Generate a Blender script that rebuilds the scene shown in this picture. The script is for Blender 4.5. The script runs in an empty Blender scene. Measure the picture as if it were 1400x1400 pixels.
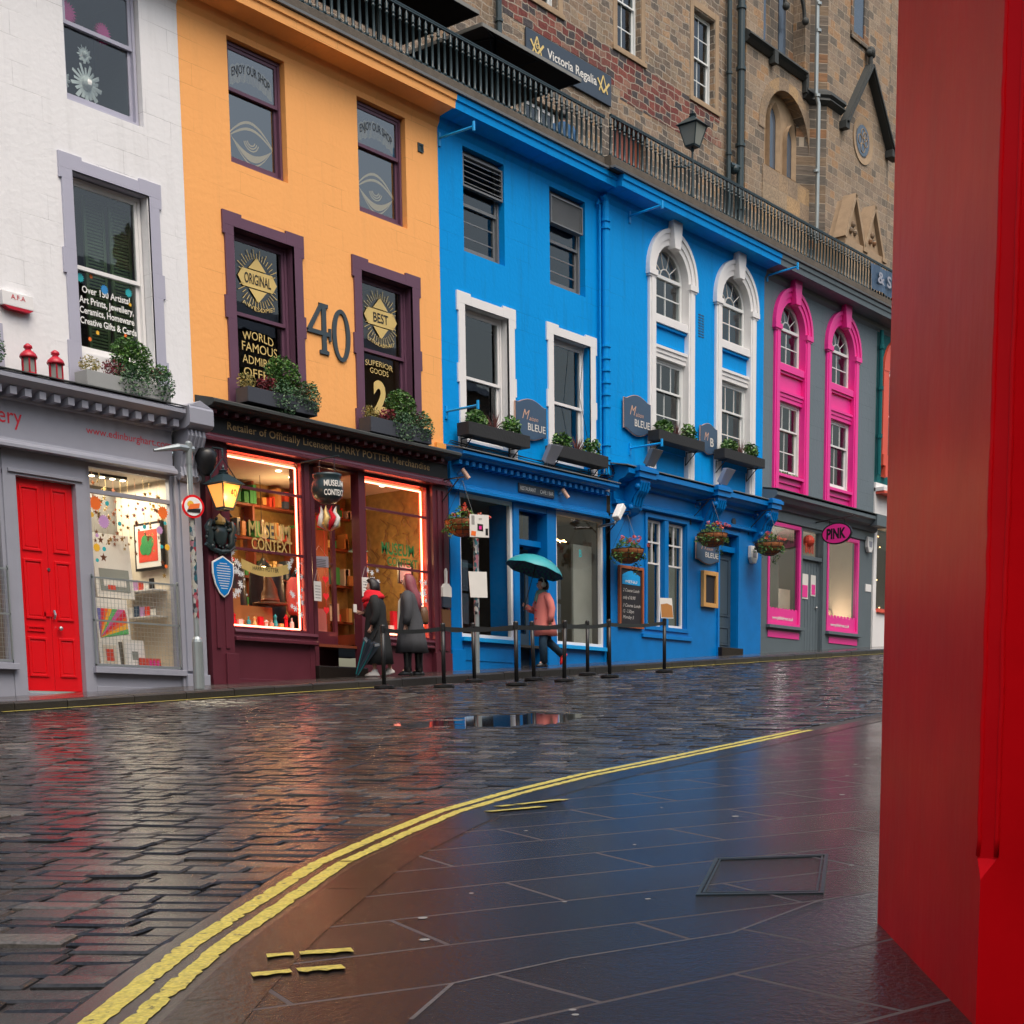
import bpy, math, random
from mathutils import Vector, Matrix
PI = math.pi
sc = bpy.context.scene
col = sc.collection
# ------------------------------------------------------------ camera, sky, sun, exposure
cd = bpy.data.cameras.new('camera'); cam = bpy.data.objects.new('camera', cd); col.objects.link(cam); sc.camera = cam
R_ = (0.61677335, -0.78702035, -0.01376937); U_ = (0.12937207, 0.08410048, 0.98802327); F_ = (0.77643641, 0.6111678, -0.15368939)
cam.matrix_world = Matrix(((R_[0], U_[0], -F_[0], 0), (R_[1], U_[1], -F_[1], -20), (R_[2], U_[2], -F_[2], .9), (0, 0, 0, 1)))
cd.sensor_width = 36; cd.lens = 54; cd.shift_y = (1357.04 - 700) / 1400; cd.clip_start = .05; cd.clip_end = 500
w = bpy.data.worlds.new('World'); sc.world = w; w.use_nodes = True
SUN_EL, SUN_AZ = math.radians(60), math.radians(200)
nt = w.node_tree; sky = nt.nodes.new('ShaderNodeTexSky'); sky.sky_type = 'NISHITA'; sky.sun_disc = False
sky.sun_elevation = SUN_EL; sky.sun_rotation = SUN_AZ; sky.air_density = 1.6; sky.dust_density = 6; sky.ozone_density = .6
bg = nt.nodes['Background']; nt.links.new(sky.outputs[0], bg.inputs[0]); bg.inputs[1].default_value = .15
sl = bpy.data.lights.new('sun', 'SUN'); sl.energy = 1.2; sl.angle = math.radians(55); sl.color = (1, .98, .95)
sun = bpy.data.objects.new('sun', sl); col.objects.link(sun); sun.location = (0, -10, 40)
_d = Vector((math.sin(SUN_AZ) * math.cos(SUN_EL), math.cos(SUN_AZ) * math.cos(SUN_EL), math.sin(SUN_EL)))
sun.rotation_euler = _d.to_track_quat('Z', 'Y').to_euler()
sc.view_settings.view_transform = 'Standard'; sc.view_settings.look = 'None'; sc.view_settings.gamma = 1
sc.view_settings.use_curve_mapping = False; sc.view_settings.exposure = .35
sc.render.engine = 'CYCLES'
cy = sc.cycles; cy.use_denoising = True; cy.max_bounces = 7; cy.diffuse_bounces = 3; cy.glossy_bounces = 4; cy.transparent_max_bounces = 12
cy.caustics_reflective = False; cy.caustics_refractive = False; cy.sample_clamp_indirect = 4; cy.sample_clamp_direct = 30

# ------------------------------------------------------------ ground function
def G(x, y): return .776 + .0689 * x + .0388 * y          # road level
def P(x, y=0): return G(x, y) + .13                        # pavement level

# ------------------------------------------------------------ materials
MATS = {}
def _new(name):
    m = bpy.data.materials.new(name); m.use_nodes = True; MATS[name] = m
    return m, m.node_tree.nodes, m.node_tree.links, m.node_tree.nodes['Principled BSDF']
def _n(ns, t, **k):
    n = ns.new('ShaderNode' + t)
    for a, b in k.items(): setattr(n, a, b)
    return n
def _pos(ns, ls, scale=(1, 1, 1), swap=False, obj=False):
    if obj: g = _n(ns, 'TexCoord').outputs['Object']
    else: g = _n(ns, 'NewGeometry').outputs['Position']
    if swap:
        s = _n(ns, 'SeparateXYZ'); c = _n(ns, 'CombineXYZ'); ls.new(g, s.inputs[0]); ls.new(s.outputs[0], c.inputs[0]); ls.new(s.outputs[2], c.inputs[1]); ls.new(s.outputs[1], c.inputs[2]); g = c.outputs[0]
    m = _n(ns, 'Mapping'); m.inputs['Scale'].default_value = scale; ls.new(g, m.inputs[0]); return m.outputs[0]
def pm(name, c, rough=.5, metal=0, bump=.15, bscale=40, var=.12, vscale=3, coat=0, spec=.5, emit=None, es=1, obj=False):
    m, ns, ls, b = _new(name)
    v = _pos(ns, ls, obj=obj)
    b.inputs['Roughness'].default_value = rough; b.inputs['Metallic'].default_value = metal; b.inputs['Coat Weight'].default_value = coat
    b.inputs['Specular IOR Level'].default_value = spec; b.inputs['Coat Roughness'].default_value = .08
    nz = _n(ns, 'TexNoise'); nz.inputs['Scale'].default_value = vscale; nz.inputs['Detail'].default_value = 5; ls.new(v, nz.inputs[0])
    mx = _n(ns, 'MixRGB', blend_type='MIX'); ls.new(nz.outputs[0], mx.inputs[0])
    mx.inputs[1].default_value = (*[max(0, x * (1 - var)) for x in c], 1); mx.inputs[2].default_value = (*[min(1, x * (1 + var)) for x in c], 1)
    ls.new(mx.outputs[0], b.inputs['Base Color'])
    if bump:
        n2 = _n(ns, 'TexNoise'); n2.inputs['Scale'].default_value = bscale; n2.inputs['Detail'].default_value = 4; ls.new(v, n2.inputs[0])
        bp = _n(ns, 'Bump'); bp.inputs['Strength'].default_value = bump; bp.inputs['Distance'].default_value = .01; ls.new(n2.outputs[0], bp.inputs['Height']); ls.new(bp.outputs[0], b.inputs['Normal'])
    if emit: b.inputs['Emission Color'].default_value = (*emit, 1); b.inputs['Emission Strength'].default_value = es
    return m
def painted(name, c, rough=.55, rowh=.335, bw=.95, dirt=(.25, .24, .22), dirtamt=.5):
    """painted ashlar: faint joints, peeling edges, rain streaks"""
    m, ns, ls, b = _new(name); v = _pos(ns, ls, swap=True)
    b.inputs['Roughness'].default_value = rough
    nd = _n(ns, 'TexNoise'); nd.inputs['Scale'].default_value = 2.2; nd.inputs['Detail'].default_value = 4; ls.new(v, nd.inputs[0])
    ad = _n(ns, 'MixRGB', blend_type='ADD'); ad.inputs[0].default_value = .02; ls.new(v, ad.inputs[1]); ls.new(nd.outputs[1], ad.inputs[2])
    bk = _n(ns, 'TexBrick'); bk.inputs['Scale'].default_value = 1; bk.inputs['Mortar Size'].default_value = .004; bk.inputs['Mortar Smooth'].default_value = .5
    bk.inputs['Brick Width'].default_value = bw; bk.inputs['Row Height'].default_value = rowh; bk.inputs['Color1'].default_value = (.98, .98, .98, 1); bk.inputs['Color2'].default_value = (1, 1, 1, 1); bk.inputs['Mortar'].default_value = (.99, .99, .99, 1); b.inputs['Specular IOR Level'].default_value = .12; ls.new(ad.outputs[0], bk.inputs[0])
    # joints come and go
    nj = _n(ns, 'TexNoise'); nj.inputs['Scale'].default_value = .9; nj.inputs['Detail'].default_value = 2; ls.new(v, nj.inputs[0])
    rj = _n(ns, 'MapRange'); rj.inputs[1].default_value = .47; rj.inputs[2].default_value = .66; ls.new(nj.outputs[0], rj.inputs[0])
    mj = _n(ns, 'Math', operation='MULTIPLY'); ls.new(bk.outputs['Fac'], mj.inputs[0]); ls.new(rj.outputs[0], mj.inputs[1])
    # streaks
    vs = _pos(ns, ls, (5, .45, 1), swap=True); st = _n(ns, 'TexNoise'); st.inputs['Scale'].default_value = 1; st.inputs['Detail'].default_value = 7; st.inputs['Roughness'].default_value = .6; ls.new(vs, st.inputs[0])
    rs = _n(ns, 'MapRange'); rs.inputs[1].default_value = .53; rs.inputs[2].default_value = .85; rs.inputs[4].default_value = dirtamt; ls.new(st.outputs[0], rs.inputs[0])
    sp = _n(ns, 'TexNoise'); sp.inputs['Scale'].default_value = 9; sp.inputs['Detail'].default_value = 6; ls.new(v, sp.inputs[0])
    rp = _n(ns, 'MapRange'); rp.inputs[1].default_value = .69; rp.inputs[2].default_value = .73; rp.inputs[4].default_value = .5; ls.new(sp.outputs[0], rp.inputs[0])
    base = _n(ns, 'MixRGB', blend_type='MULTIPLY'); base.inputs[0].default_value = 1; base.inputs[1].default_value = (*c, 1); ls.new(bk.outputs[0], base.inputs[2])
    d1 = _n(ns, 'MixRGB'); ls.new(rs.outputs[0], d1.inputs[0]); ls.new(base.outputs[0], d1.inputs[1]); d1.inputs[2].default_value = (*[x * .55 + y * .3 for x, y in zip(c, dirt)], 1)
    d2 = _n(ns, 'MixRGB'); mm = _n(ns, 'Math', operation='MULTIPLY'); mm.inputs[1].default_value = .75; ls.new(mj.outputs[0], mm.inputs[0]); ls.new(mm.outputs[0], d2.inputs[0]); ls.new(d1.outputs[0], d2.inputs[1]); d2.inputs[2].default_value = (*[x * .5 for x in c], 1)
    d3 = _n(ns, 'MixRGB'); m3 = _n(ns, 'Math', operation='MULTIPLY'); ls.new(rp.outputs[0], m3.inputs[0]); ls.new(rs.outputs[0], m3.inputs[1]); ls.new(m3.outputs[0], d3.inputs[0]); ls.new(d2.outputs[0], d3.inputs[1]); d3.inputs[2].default_value = (.3, .27, .24, 1)
    ls.new(d3.outputs[0], b.inputs['Base Color'])
    nb = _n(ns, 'TexNoise'); nb.inputs['Scale'].default_value = 12; nb.inputs['Detail'].default_value = 6; ls.new(v, nb.inputs[0])
    hh = _n(ns, 'Math', operation='MULTIPLY_ADD'); hh.inputs[1].default_value = -.5; ls.new(mj.outputs[0], hh.inputs[0]); ls.new(nb.outputs[0], hh.inputs[2])
    bp = _n(ns, 'Bump'); bp.inputs['Strength'].default_value = .5; bp.inputs['Distance'].default_value = .012; ls.new(hh.outputs[0], bp.inputs['Height']); ls.new(bp.outputs[0], b.inputs['Normal'])
    return m
def masonry(name, cols, mortar=(.36, .31, .25), bw=.42, rh=.2, dist=.05, seam=.012, offset=.5, soot=.5, ramp_pos=None):
    m, ns, ls, b = _new(name); v = _pos(ns, ls, swap=True); b.inputs['Roughness'].default_value = .85
    # side faces: use the third coordinate too
    g = _n(ns, 'NewGeometry'); s = _n(ns, 'SeparateXYZ'); ls.new(g.outputs['Position'], s.inputs[0])
    a = _n(ns, 'Math', operation='ADD'); ls.new(s.outputs[0], a.inputs[0]); ls.new(s.outputs[1], a.inputs[1])
    c = _n(ns, 'CombineXYZ'); ls.new(a.outputs[0], c.inputs[0]); ls.new(s.outputs[2], c.inputs[1])
    nd = _n(ns, 'TexNoise'); nd.inputs['Scale'].default_value = 2.6; nd.inputs['Detail'].default_value = 3; ls.new(c.outputs[0], nd.inputs[0])
    ad = _n(ns, 'MixRGB', blend_type='ADD'); ad.inputs[0].default_value = dist * 2; ls.new(c.outputs[0], ad.inputs[1]); ls.new(nd.outputs[1], ad.inputs[2])
    bk = _n(ns, 'TexBrick'); bk.inputs['Scale'].default_value = 1; bk.inputs['Mortar Size'].default_value = seam; bk.inputs['Mortar Smooth'].default_value = .15; bk.offset = offset; bk.squash = .7; bk.squash_frequency = 3; bk.offset_frequency = 2
    bk.inputs['Brick Width'].default_value = bw; bk.inputs['Row Height'].default_value = rh; bk.inputs['Color1'].default_value = (0, 0, 0, 1); bk.inputs['Color2'].default_value = (1, 1, 1, 1); bk.inputs['Mortar'].default_value = (0, 0, 0, 1); ls.new(ad.outputs[0], bk.inputs[0])
    rp = _n(ns, 'ValToRGB'); rp.color_ramp.interpolation = 'CONSTANT' if ramp_pos is None else 'LINEAR'
    el = rp.color_ramp.elements
    for i, cc in enumerate(cols):
        p = i / len(cols)
        e = el[i] if i < 2 else el.new(p)
        e.position = p; e.color = (*cc, 1)
    ls.new(bk.outputs['Color'], rp.inputs[0])
    nz = _n(ns, 'TexNoise'); nz.inputs['Scale'].default_value = 14; nz.inputs['Detail'].default_value = 8; nz.inputs['Roughness'].default_value = .7; ls.new(c.outputs[0], nz.inputs[0])
    r1 = _n(ns, 'MapRange'); r1.inputs[1].default_value = .3; r1.inputs[2].default_value = .7; r1.inputs[3].default_value = .62; r1.inputs[4].default_value = 1.3; ls.new(nz.outputs[0], r1.inputs[0])
    m1 = _n(ns, 'MixRGB', blend_type='MULTIPLY'); m1.inputs[0].default_value = 1; ls.new(rp.outputs[0], m1.inputs[1]); ls.new(r1.outputs[0], m1.inputs[2])
    n3 = _n(ns, 'TexNoise'); n3.inputs['Scale'].default_value = 1.1; n3.inputs['Detail'].default_value = 6; ls.new(c.outputs[0], n3.inputs[0])
    r3 = _n(ns, 'MapRange'); r3.inputs[1].default_value = .45; r3.inputs[2].default_value = .7; r3.inputs[4].default_value = soot; ls.new(n3.outputs[0], r3.inputs[0])
    m2 = _n(ns, 'MixRGB'); ls.new(r3.outputs[0], m2.inputs[0]); ls.new(m1.outputs[0], m2.inputs[1]); m2.inputs[2].default_value = (.055, .05, .045, 1)
    m4 = _n(ns, 'MixRGB'); ls.new(bk.outputs['Fac'], m4.inputs[0]); ls.new(m2.outputs[0], m4.inputs[1]); m4.inputs[2].default_value = (*mortar, 1)
    ls.new(m4.outputs[0], b.inputs['Base Color'])
    hh = _n(ns, 'Math', operation='MULTIPLY_ADD'); hh.inputs[1].default_value = -.8; ls.new(bk.outputs['Fac'], hh.inputs[0]); ls.new(nz.outputs[0], hh.inputs[2])
    bp = _n(ns, 'Bump'); bp.inputs['Strength'].default_value = .9; bp.inputs['Distance'].default_value = .03; ls.new(hh.outputs[0], bp.inputs['Height']); ls.new(bp.outputs[0], b.inputs['Normal'])
    return m
def glassm(name, ior=1.9, tint=(.82, .86, .86), wav=.02):
    m, ns, ls, b = _new(name); ns.remove(b); out = ns['Material Output']
    fr = _n(ns, 'Fresnel'); fr.inputs[0].default_value = ior
    tr = _n(ns, 'BsdfTransparent'); tr.inputs[0].default_value = (*tint, 1)
    gl = _n(ns, 'BsdfGlossy'); gl.inputs['Roughness'].default_value = .015
    v = _pos(ns, ls); nz = _n(ns, 'TexNoise'); nz.inputs['Scale'].default_value = 2.5; ls.new(v, nz.inputs[0])
    bp = _n(ns, 'Bump'); bp.inputs['Strength'].default_value = wav; bp.inputs['Distance'].default_value = .05; ls.new(nz.outputs[0], bp.inputs['Height']); ls.new(bp.outputs[0], gl.inputs['Normal']); 
    ge = _n(ns, 'NewGeometry'); iv = _n(ns, 'Math', operation='SUBTRACT'); iv.inputs[0].default_value = 1; ls.new(ge.outputs['Backfacing'], iv.inputs[1]); ff = _n(ns, 'Math', operation='MULTIPLY'); ls.new(fr.outputs[0], ff.inputs[0]); ls.new(iv.outputs[0], ff.inputs[1])
    mx = _n(ns, 'MixShader'); ls.new(ff.outputs[0], mx.inputs[0]); ls.new(tr.outputs[0], mx.inputs[1]); ls.new(gl.outputs[0], mx.inputs[2]); ls.new(mx.outputs[0], out.inputs[0])
    return m
def leafm(name, cols, rough=.45):
    m, ns, ls, b = _new(name); g = _n(ns, 'NewGeometry'); rp = _n(ns, 'ValToRGB'); el = rp.color_ramp.elements
    for i, cc in enumerate(cols):
        p = i / max(1, len(cols) - 1)
        e = el[i] if i < 2 else el.new(p)
        e.position = p; e.color = (*cc, 1)
    ls.new(g.outputs['Random Per Island'], rp.inputs[0]); ls.new(rp.outputs[0], b.inputs['Base Color']); b.inputs['Roughness'].default_value = rough
    return m
def wet(name, cols, rough=(.08, .35), scale=(1, 1, 1), island=False, bump=.4, bsc=30, slabs=None, dist=.01, spec=.5, rpos=(.4, .65), nsc=.5, fleck=0):
    m, ns, ls, b = _new(name); v = _pos(ns, ls)
    nz = _n(ns, 'TexNoise'); nz.inputs['Scale'].default_value = nsc; nz.inputs['Detail'].default_value = 5; ls.new(v, nz.inputs[0])
    rr = _n(ns, 'MapRange'); rr.inputs[1].default_value = rpos[0]; rr.inputs[2].default_value = rpos[1]; rr.inputs[3].default_value = rough[0]; rr.inputs[4].default_value = rough[1]; ls.new(nz.outputs[0], rr.inputs[0])
    rp = _n(ns, 'ValToRGB'); el = rp.color_ramp.elements
    for i, cc in enumerate(cols):
        p = i / max(1, len(cols) - 1)
        e = el[i] if i < 2 else el.new(p)
        e.position = p; e.color = (*cc, 1)
    n4 = _n(ns, 'TexNoise'); n4.inputs['Scale'].default_value = bsc * 2.5; n4.inputs['Detail'].default_value = 6; ls.new(v, n4.inputs[0])
    b.inputs['Specular IOR Level'].default_value = spec
    n5 = _n(ns, 'TexNoise'); n5.inputs['Scale'].default_value = bsc; n5.inputs['Detail'].default_value = 5; n5.inputs['Roughness'].default_value = .65; ls.new(v, n5.inputs[0])
    h = n5.outputs[0]
    mo = _n(ns, 'MixRGB', blend_type='MULTIPLY'); mo.inputs[0].default_value = 1
    r2 = _n(ns, 'MapRange'); r2.inputs[1].default_value = .3; r2.inputs[2].default_value = .7; r2.inputs[3].default_value = .65; r2.inputs[4].default_value = 1.35; ls.new(n4.outputs[0], r2.inputs[0])
    ls.new(rp.outputs[0], mo.inputs[1]); ls.new(r2.outputs[0], mo.inputs[2]); cout = mo.outputs[0]
    if fleck:
        rf = _n(ns, 'MapRange'); rf.inputs[1].default_value = fleck; rf.inputs[2].default_value = fleck + .05; ls.new(n5.outputs[0], rf.inputs[0]); mf = _n(ns, 'MixRGB'); ls.new(rf.outputs[0], mf.inputs[0]); ls.new(cout, mf.inputs[1]); mf.inputs[2].default_value = (.05, .04, .03, 1); cout = mf.outputs[0]
    if island:
        g = _n(ns, 'NewGeometry'); ls.new(g.outputs['Random Per Island'], rp.inputs[0])
        mt = _n(ns, 'Math', operation='MULTIPLY_ADD'); mt.inputs[1].default_value = .12; ls.new(g.outputs['Random Per Island'], mt.inputs[0]); ls.new(rr.outputs[0], mt.inputs[2])
        cp = _n(ns, 'Math', operation='POWER'); cp.inputs[1].default_value = 1; ls.new(mt.outputs[0], b.inputs['Roughness'])
    elif slabs:
        mp = _n(ns, 'Mapping'); mp.inputs['Rotation'].default_value = (0, 0, slabs[0]); mp.inputs['Location'].default_value = slabs[3]
        geo = _n(ns, 'NewGeometry'); ls.new(geo.outputs['Position'], mp.inputs[0])
        bk = _n(ns, 'TexBrick'); bk.inputs['Scale'].default_value = 1; bk.inputs['Brick Width'].default_value = slabs[1]; bk.inputs['Row Height'].default_value = slabs[2]; bk.inputs['Mortar Size'].default_value = .009; bk.inputs['Mortar Smooth'].default_value = .2
        bk.inputs['Color1'].default_value = (0, 0, 0, 1); bk.inputs['Color2'].default_value = (1, 1, 1, 1); ls.new(mp.outputs[0], bk.inputs[0]); ls.new(bk.outputs[0], rp.inputs[0])
        m6 = _n(ns, 'MixRGB'); ls.new(bk.outputs['Fac'], m6.inputs[0]); ls.new(cout, m6.inputs[1]); m6.inputs[2].default_value = (.10, .08, .075, 1); cout = m6.outputs[0]
        hh = _n(ns, 'Math', operation='MULTIPLY_ADD'); hh.inputs[1].default_value = -1.2; ls.new(bk.outputs['Fac'], hh.inputs[0]); ls.new(h, hh.inputs[2])
        # every slab sits at a slightly different level
        h = hh.outputs[0]
        ma = _n(ns, 'Math', operation='MAXIMUM'); mb_ = _n(ns, 'Math', operation='MULTIPLY'); mb_.inputs[1].default_value = .5; ls.new(bk.outputs['Fac'], mb_.inputs[0]); ls.new(rr.outputs[0], ma.inputs[0]); ls.new(mb_.outputs[0], ma.inputs[1]); ls.new(ma.outputs[0], b.inputs['Roughness'])
    else:
        ls.new(nz.outputs[0], rp.inputs[0]); ls.new(rr.outputs[0], b.inputs['Roughness'])
    ls.new(cout, b.inputs['Base Color'])
    bp = _n(ns, 'Bump'); bp.inputs['Strength'].default_value = bump; bp.inputs['Distance'].default_value = dist; ls.new(h, bp.inputs['Height']); ls.new(bp.outputs[0], b.inputs['Normal'])
    return m

M = MATS
painted('white_wall', (.80, .80, .82), dirt=(.4, .4, .38), dirtamt=.42)
painted('orange_wall', (.95, .445, .15), dirt=(.5, .3, .15), dirtamt=.3)
painted('blue_wall', (.0, .29, .76), dirt=(.02, .12, .25), dirtamt=.8)
painted('grey_wall', (.15, .19, .22), dirt=(.1, .1, .1), dirtamt=.4)
painted('green_wall', (.01, .12, .13), dirt=(.1, .1, .1), dirtamt=.3)
pm('lilac_trim', (.42, .42, .52), .5, var=.06); pm('plum_trim', (.125, .055, .095), .45); pm('maroon', (.105, .022, .035), .32, bump=.08, coat=.2, var=.2)
pm('white_trim', (.78, .77, .77), .45, var=.06); pm('white_sash', (.72, .74, .74), .4, var=.05); pm('cream', (.62, .54, .38), .6)
pm('shop_blue', (.0, .175, .53), .4, bump=.1, coat=.03, var=.2, spec=.25); pm('shop_grey', (.3, .31, .37), .45, bump=.1, var=.1); pm('orange_trim', (.88, .38, .085), .5, var=.05)
pm('sky_blue_trim', (.0, .32, .75), .4, bump=.1); pm('pink_trim', (.80, .03, .30), .4, var=.06); pm('dark_grey_trim', (.10, .13, .15), .45); pm('coral_trim', (.7, .09, .05), .45)
pm('red_door', (.72, .006, .012), .28, bump=.06, coat=.4, var=.08); pm('iron', (.022, .042, .05), .35, bump=.2); pm('black_paint', (.012, .012, .014), .35, bump=.1)
pm('slate_door', (.045, .07, .095), .35); pm('lead', (.16, .17, .18), .5, bump=.4); pm('dark_room', (.03, .027, .024), .9, bump=0); pm('room_grey', (.16, .155, .15), .9, bump=0)
pm('soot_moulding', (.035, .04, .04), .7, bump=.6, bscale=20); pm('plastic_black', (.01, .01, .011), .4, bump=0); pm('galv', (.33, .37, .38), .35, metal=.5, bump=.2, bscale=15); pm('steel', (.5, .5, .5), .3, metal=1, bump=0)
pm('skin', (.55, .32, .24), .5, bump=0, var=.05, spec=.4); pm('hair_black', (.012, .009, .010), .4, bump=.6, bscale=90, obj=True); pm('hair_rose', (.24, .05, .07), .4, bump=.7, bscale=80, obj=True, var=.35, vscale=20)
pm('coat_black', (.010, .012, .014), .85, bump=.3, bscale=60, obj=True); pm('coat_grey', (.055, .057, .065), .9, bump=.4, bscale=60, obj=True, var=.2); pm('coat_pink', (.75, .22, .19), .85, bump=.3, bscale=60, obj=True)
pm('scarf_red', (.62, .006, .02), .9, bump=.5, bscale=50, obj=True); pm('scarf_sage', (.14, .24, .2), .9, bump=.5, bscale=50, obj=True); pm('denim', (.012, .04, .075), .85, obj=True); pm('shoe_red', (.75, .02, .02), .4, obj=True)
pm('leather_black', (.014, .014, .016), .25, bump=.1, obj=True); pm('canvas_white', (.6, .57, .55), .7, obj=True); pm('bag_brown', (.13, .06, .025), .5, obj=True); pm('jacket_blue', (.01, .08, .2), .7, obj=True)
pm('teal_cloth', (.04, .33, .36), .35, bump=.1, coat=.3, obj=True, var=.2, vscale=8); pm('umbrella_dark', (.02, .03, .045), .35, bump=.15, obj=True); pm('umbrella_stripe', (.0, .25, .28), .4, obj=True)
pm('gold_leaf', (.75, .55, .20), .45, metal=.2, bump=0, var=.15); pm('fascia_black', (.010, .009, .010), .4, bump=.1); pm('sign_gold', (.52, .35, .15), .5, bump=0); pm('white_letters', (.8, .8, .78), .5, bump=0); pm('red_letters', (.55, .01, .03), .5, bump=0)
pm('slate_blue', (.045, .085, .15), .4, bump=.05); pm('rose_gold', (.6, .36, .26), .4, bump=0); pm('sign_navy', (.035, .05, .075), .4, bump=.05); pm('plaque_blue', (.0, .18, .55), .35, bump=0); pm('number_slate', (.04, .06, .075), .5, bump=0)
pm('neon_core', (1, .5, .4), .5, bump=0, emit=(1, .22, .13), es=9); pm('neon_red', (1, .1, .05), .5, bump=0, emit=(1, .06, .03), es=6); pm('warm_bulb', (1, .8, .5), .5, bump=0, emit=(1, .6, .22), es=22); pm('spot_bulb', (1, .9, .7), .5, bump=0, emit=(1, .8, .5), es=14)
pm('lamp_glass', (.8, .4, .12), .3, bump=0, emit=(1, .36, .06), es=.8); pm('wood_gold', (.45, .2, .06), .45, bump=.2); pm('wood_frame', (.62, .33, .1), .45, bump=.2); pm('board_brown', (.35, .09, .03), .45); pm('chalkboard', (.018, .016, .02), .55); pm('chalk', (.6, .58, .55), .8, bump=0)
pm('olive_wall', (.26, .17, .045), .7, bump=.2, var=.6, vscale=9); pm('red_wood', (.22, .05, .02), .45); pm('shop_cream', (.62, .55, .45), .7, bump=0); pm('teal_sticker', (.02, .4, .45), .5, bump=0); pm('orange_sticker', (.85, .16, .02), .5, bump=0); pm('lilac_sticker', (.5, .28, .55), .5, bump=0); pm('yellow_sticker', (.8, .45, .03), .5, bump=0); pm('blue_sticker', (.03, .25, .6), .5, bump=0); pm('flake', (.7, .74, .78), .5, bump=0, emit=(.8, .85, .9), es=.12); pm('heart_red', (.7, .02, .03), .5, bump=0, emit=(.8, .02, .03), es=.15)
pm('gold_star', (.62, .43, .18), .25, metal=.8, bump=0); pm('copper_star', (.3, .12, .07), .3, metal=.7, bump=0); pm('print_white', (.72, .7, .66), .6, bump=0); pm('print_red', (.62, .06, .03), .6, bump=0); pm('print_green', (.03, .22, .06), .6, bump=0)
for i, c in enumerate([(.6, .02, .05), (.75, .12, .02), (.8, .4, .03), (.1, .4, .12), (.55, .1, .3), (.15, .15, .4)]): pm('ray_%d' % i, c, .5, bump=0)
pm('lantern_red', (.45, .01, .03), .35, bump=.1); pm('milk_glass', (.28, .3, .28), .2, bump=0); pm('planter_grey', (.30, .31, .31), .55); pm('planter_slate', (.045, .05, .065), .5); pm('planter_black', (.018, .018, .019), .6, bump=.5, bscale=25); pm('basket', (.30, .10, .03), .8, bump=.9, bscale=50, var=.35, vscale=30)
leafm('leaf_green', [(.015, .06, .01), (.04, .12, .02), (.07, .19, .03), (.15, .27, .05)]); leafm('leaf_ivy', [(.02, .07, .03), (.06, .16, .07), (.20, .30, .17)]); leafm('leaf_red', [(.12, .01, .02), (.28, .03, .05), (.05, .02, .02)]); leafm('leaf_yellow', [(.30, .24, .05), (.42, .34, .12), (.10, .16, .03)]); leafm('spike_leaf', [(.09, .02, .02), (.2, .07, .06), (.05, .03, .03)]); leafm('flower_coral', [(.7, .06, .04), (.75, .2, .1), (.7, .03, .12)])
pm('awning', (.022, .016, .012), .8, bump=.2, bscale=8); pm('awning_edge', (.20, .20, .19), .7); pm('asphalt_dark', (.03, .03, .03), .6)
pm('gum', (.34, .32, .29), .6, bump=0); pm('headphone', (.5, .6, .55), .35, bump=0, obj=True); pm('shutter_green', (.08, .13, .05), .5, bump=0); pm('curtain', (.35, .34, .33), .9, bump=.2); pm('bulb_white', (1, .9, .8), .5, bump=0, emit=(1, .55, .2), es=5)
masonry('tenement_stone', [(.25, .175, .12), (.30, .21, .14), (.19, .145, .11), (.36, .235, .14), (.28, .205, .15), (.14, .115, .095), (.33, .25, .17)], bw=.36, rh=.165, dist=.09, seam=.013)
masonry('red_stone', [(.16, .035, .03), (.22, .06, .045), (.06, .05, .055), (.19, .05, .04), (.28, .14, .10)], bw=.36, rh=.165, dist=.09)
masonry('church_stone', [(.30, .22, .15), (.25, .19, .14), (.21, .165, .125), (.30, .22, .15), (.33, .25, .18), (.15, .125, .10), (.27, .20, .145), (.36, .22, .12), (.28, .215, .155)], mortar=(.42, .35, .27), bw=.43, rh=.215, dist=.012, seam=.008, soot=.3)
masonry('church_dark', [(.15, .12, .095), (.11, .095, .08), (.2, .14, .09), (.26, .13, .06), (.13, .11, .09)], mortar=(.38, .32, .25), bw=.46, rh=.25, dist=.006, seam=.009)
masonry('dressed_stone', [(.34, .24, .15), (.42, .28, .15), (.30, .22, .15), (.36, .27, .18)], mortar=(.30, .24, .18), bw=.8, rh=.42, dist=.01, seam=.006, soot=.35)
pm('plain_stone', (.33, .235, .15), .85, bump=.6, bscale=25, var=.3, vscale=5); pm('parapet_stone', (.085, .07, .055), .9, bump=.8, bscale=20, var=.45, vscale=6); pm('leaded', (.05, .07, .1), .12, bump=.5, bscale=10, spec=1)
glassm('glass', 2.0); glassm('shop_glass', 1.5, (.97, .97, .96), .01); glassm('sky_glass', 3.1, (.6, .62, .64), .03)
pm('red_gloss', (.74, .003, .008), .3, bump=.0, coat=.0, var=.3, vscale=2.5, spec=.07)
m = M['red_gloss']; ns, ls = m.node_tree.nodes, m.node_tree.links; b = ns['Principled BSDF']; b.inputs['Coat Roughness'].default_value = .2
v1 = _pos(ns, ls, (9, 9, .8)); n1 = _n(ns, 'TexNoise'); n1.inputs['Scale'].default_value = 2; n1.inputs['Detail'].default_value = 5; ls.new(v1, n1.inputs[0])
v2 = _pos(ns, ls); n2 = _n(ns, 'TexNoise'); n2.inputs['Scale'].default_value = 7; n2.inputs['Detail'].default_value = 7; ls.new(v2, n2.inputs[0])
ad = _n(ns, 'Math', operation='MULTIPLY_ADD'); ad.inputs[1].default_value = 1.0; ls.new(n2.outputs[0], ad.inputs[0]); mw = _n(ns, 'Math', operation='MULTIPLY'); mw.inputs[1].default_value = .4; ls.new(n1.outputs[0], mw.inputs[0]); ls.new(mw.outputs[0], ad.inputs[2])
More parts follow.
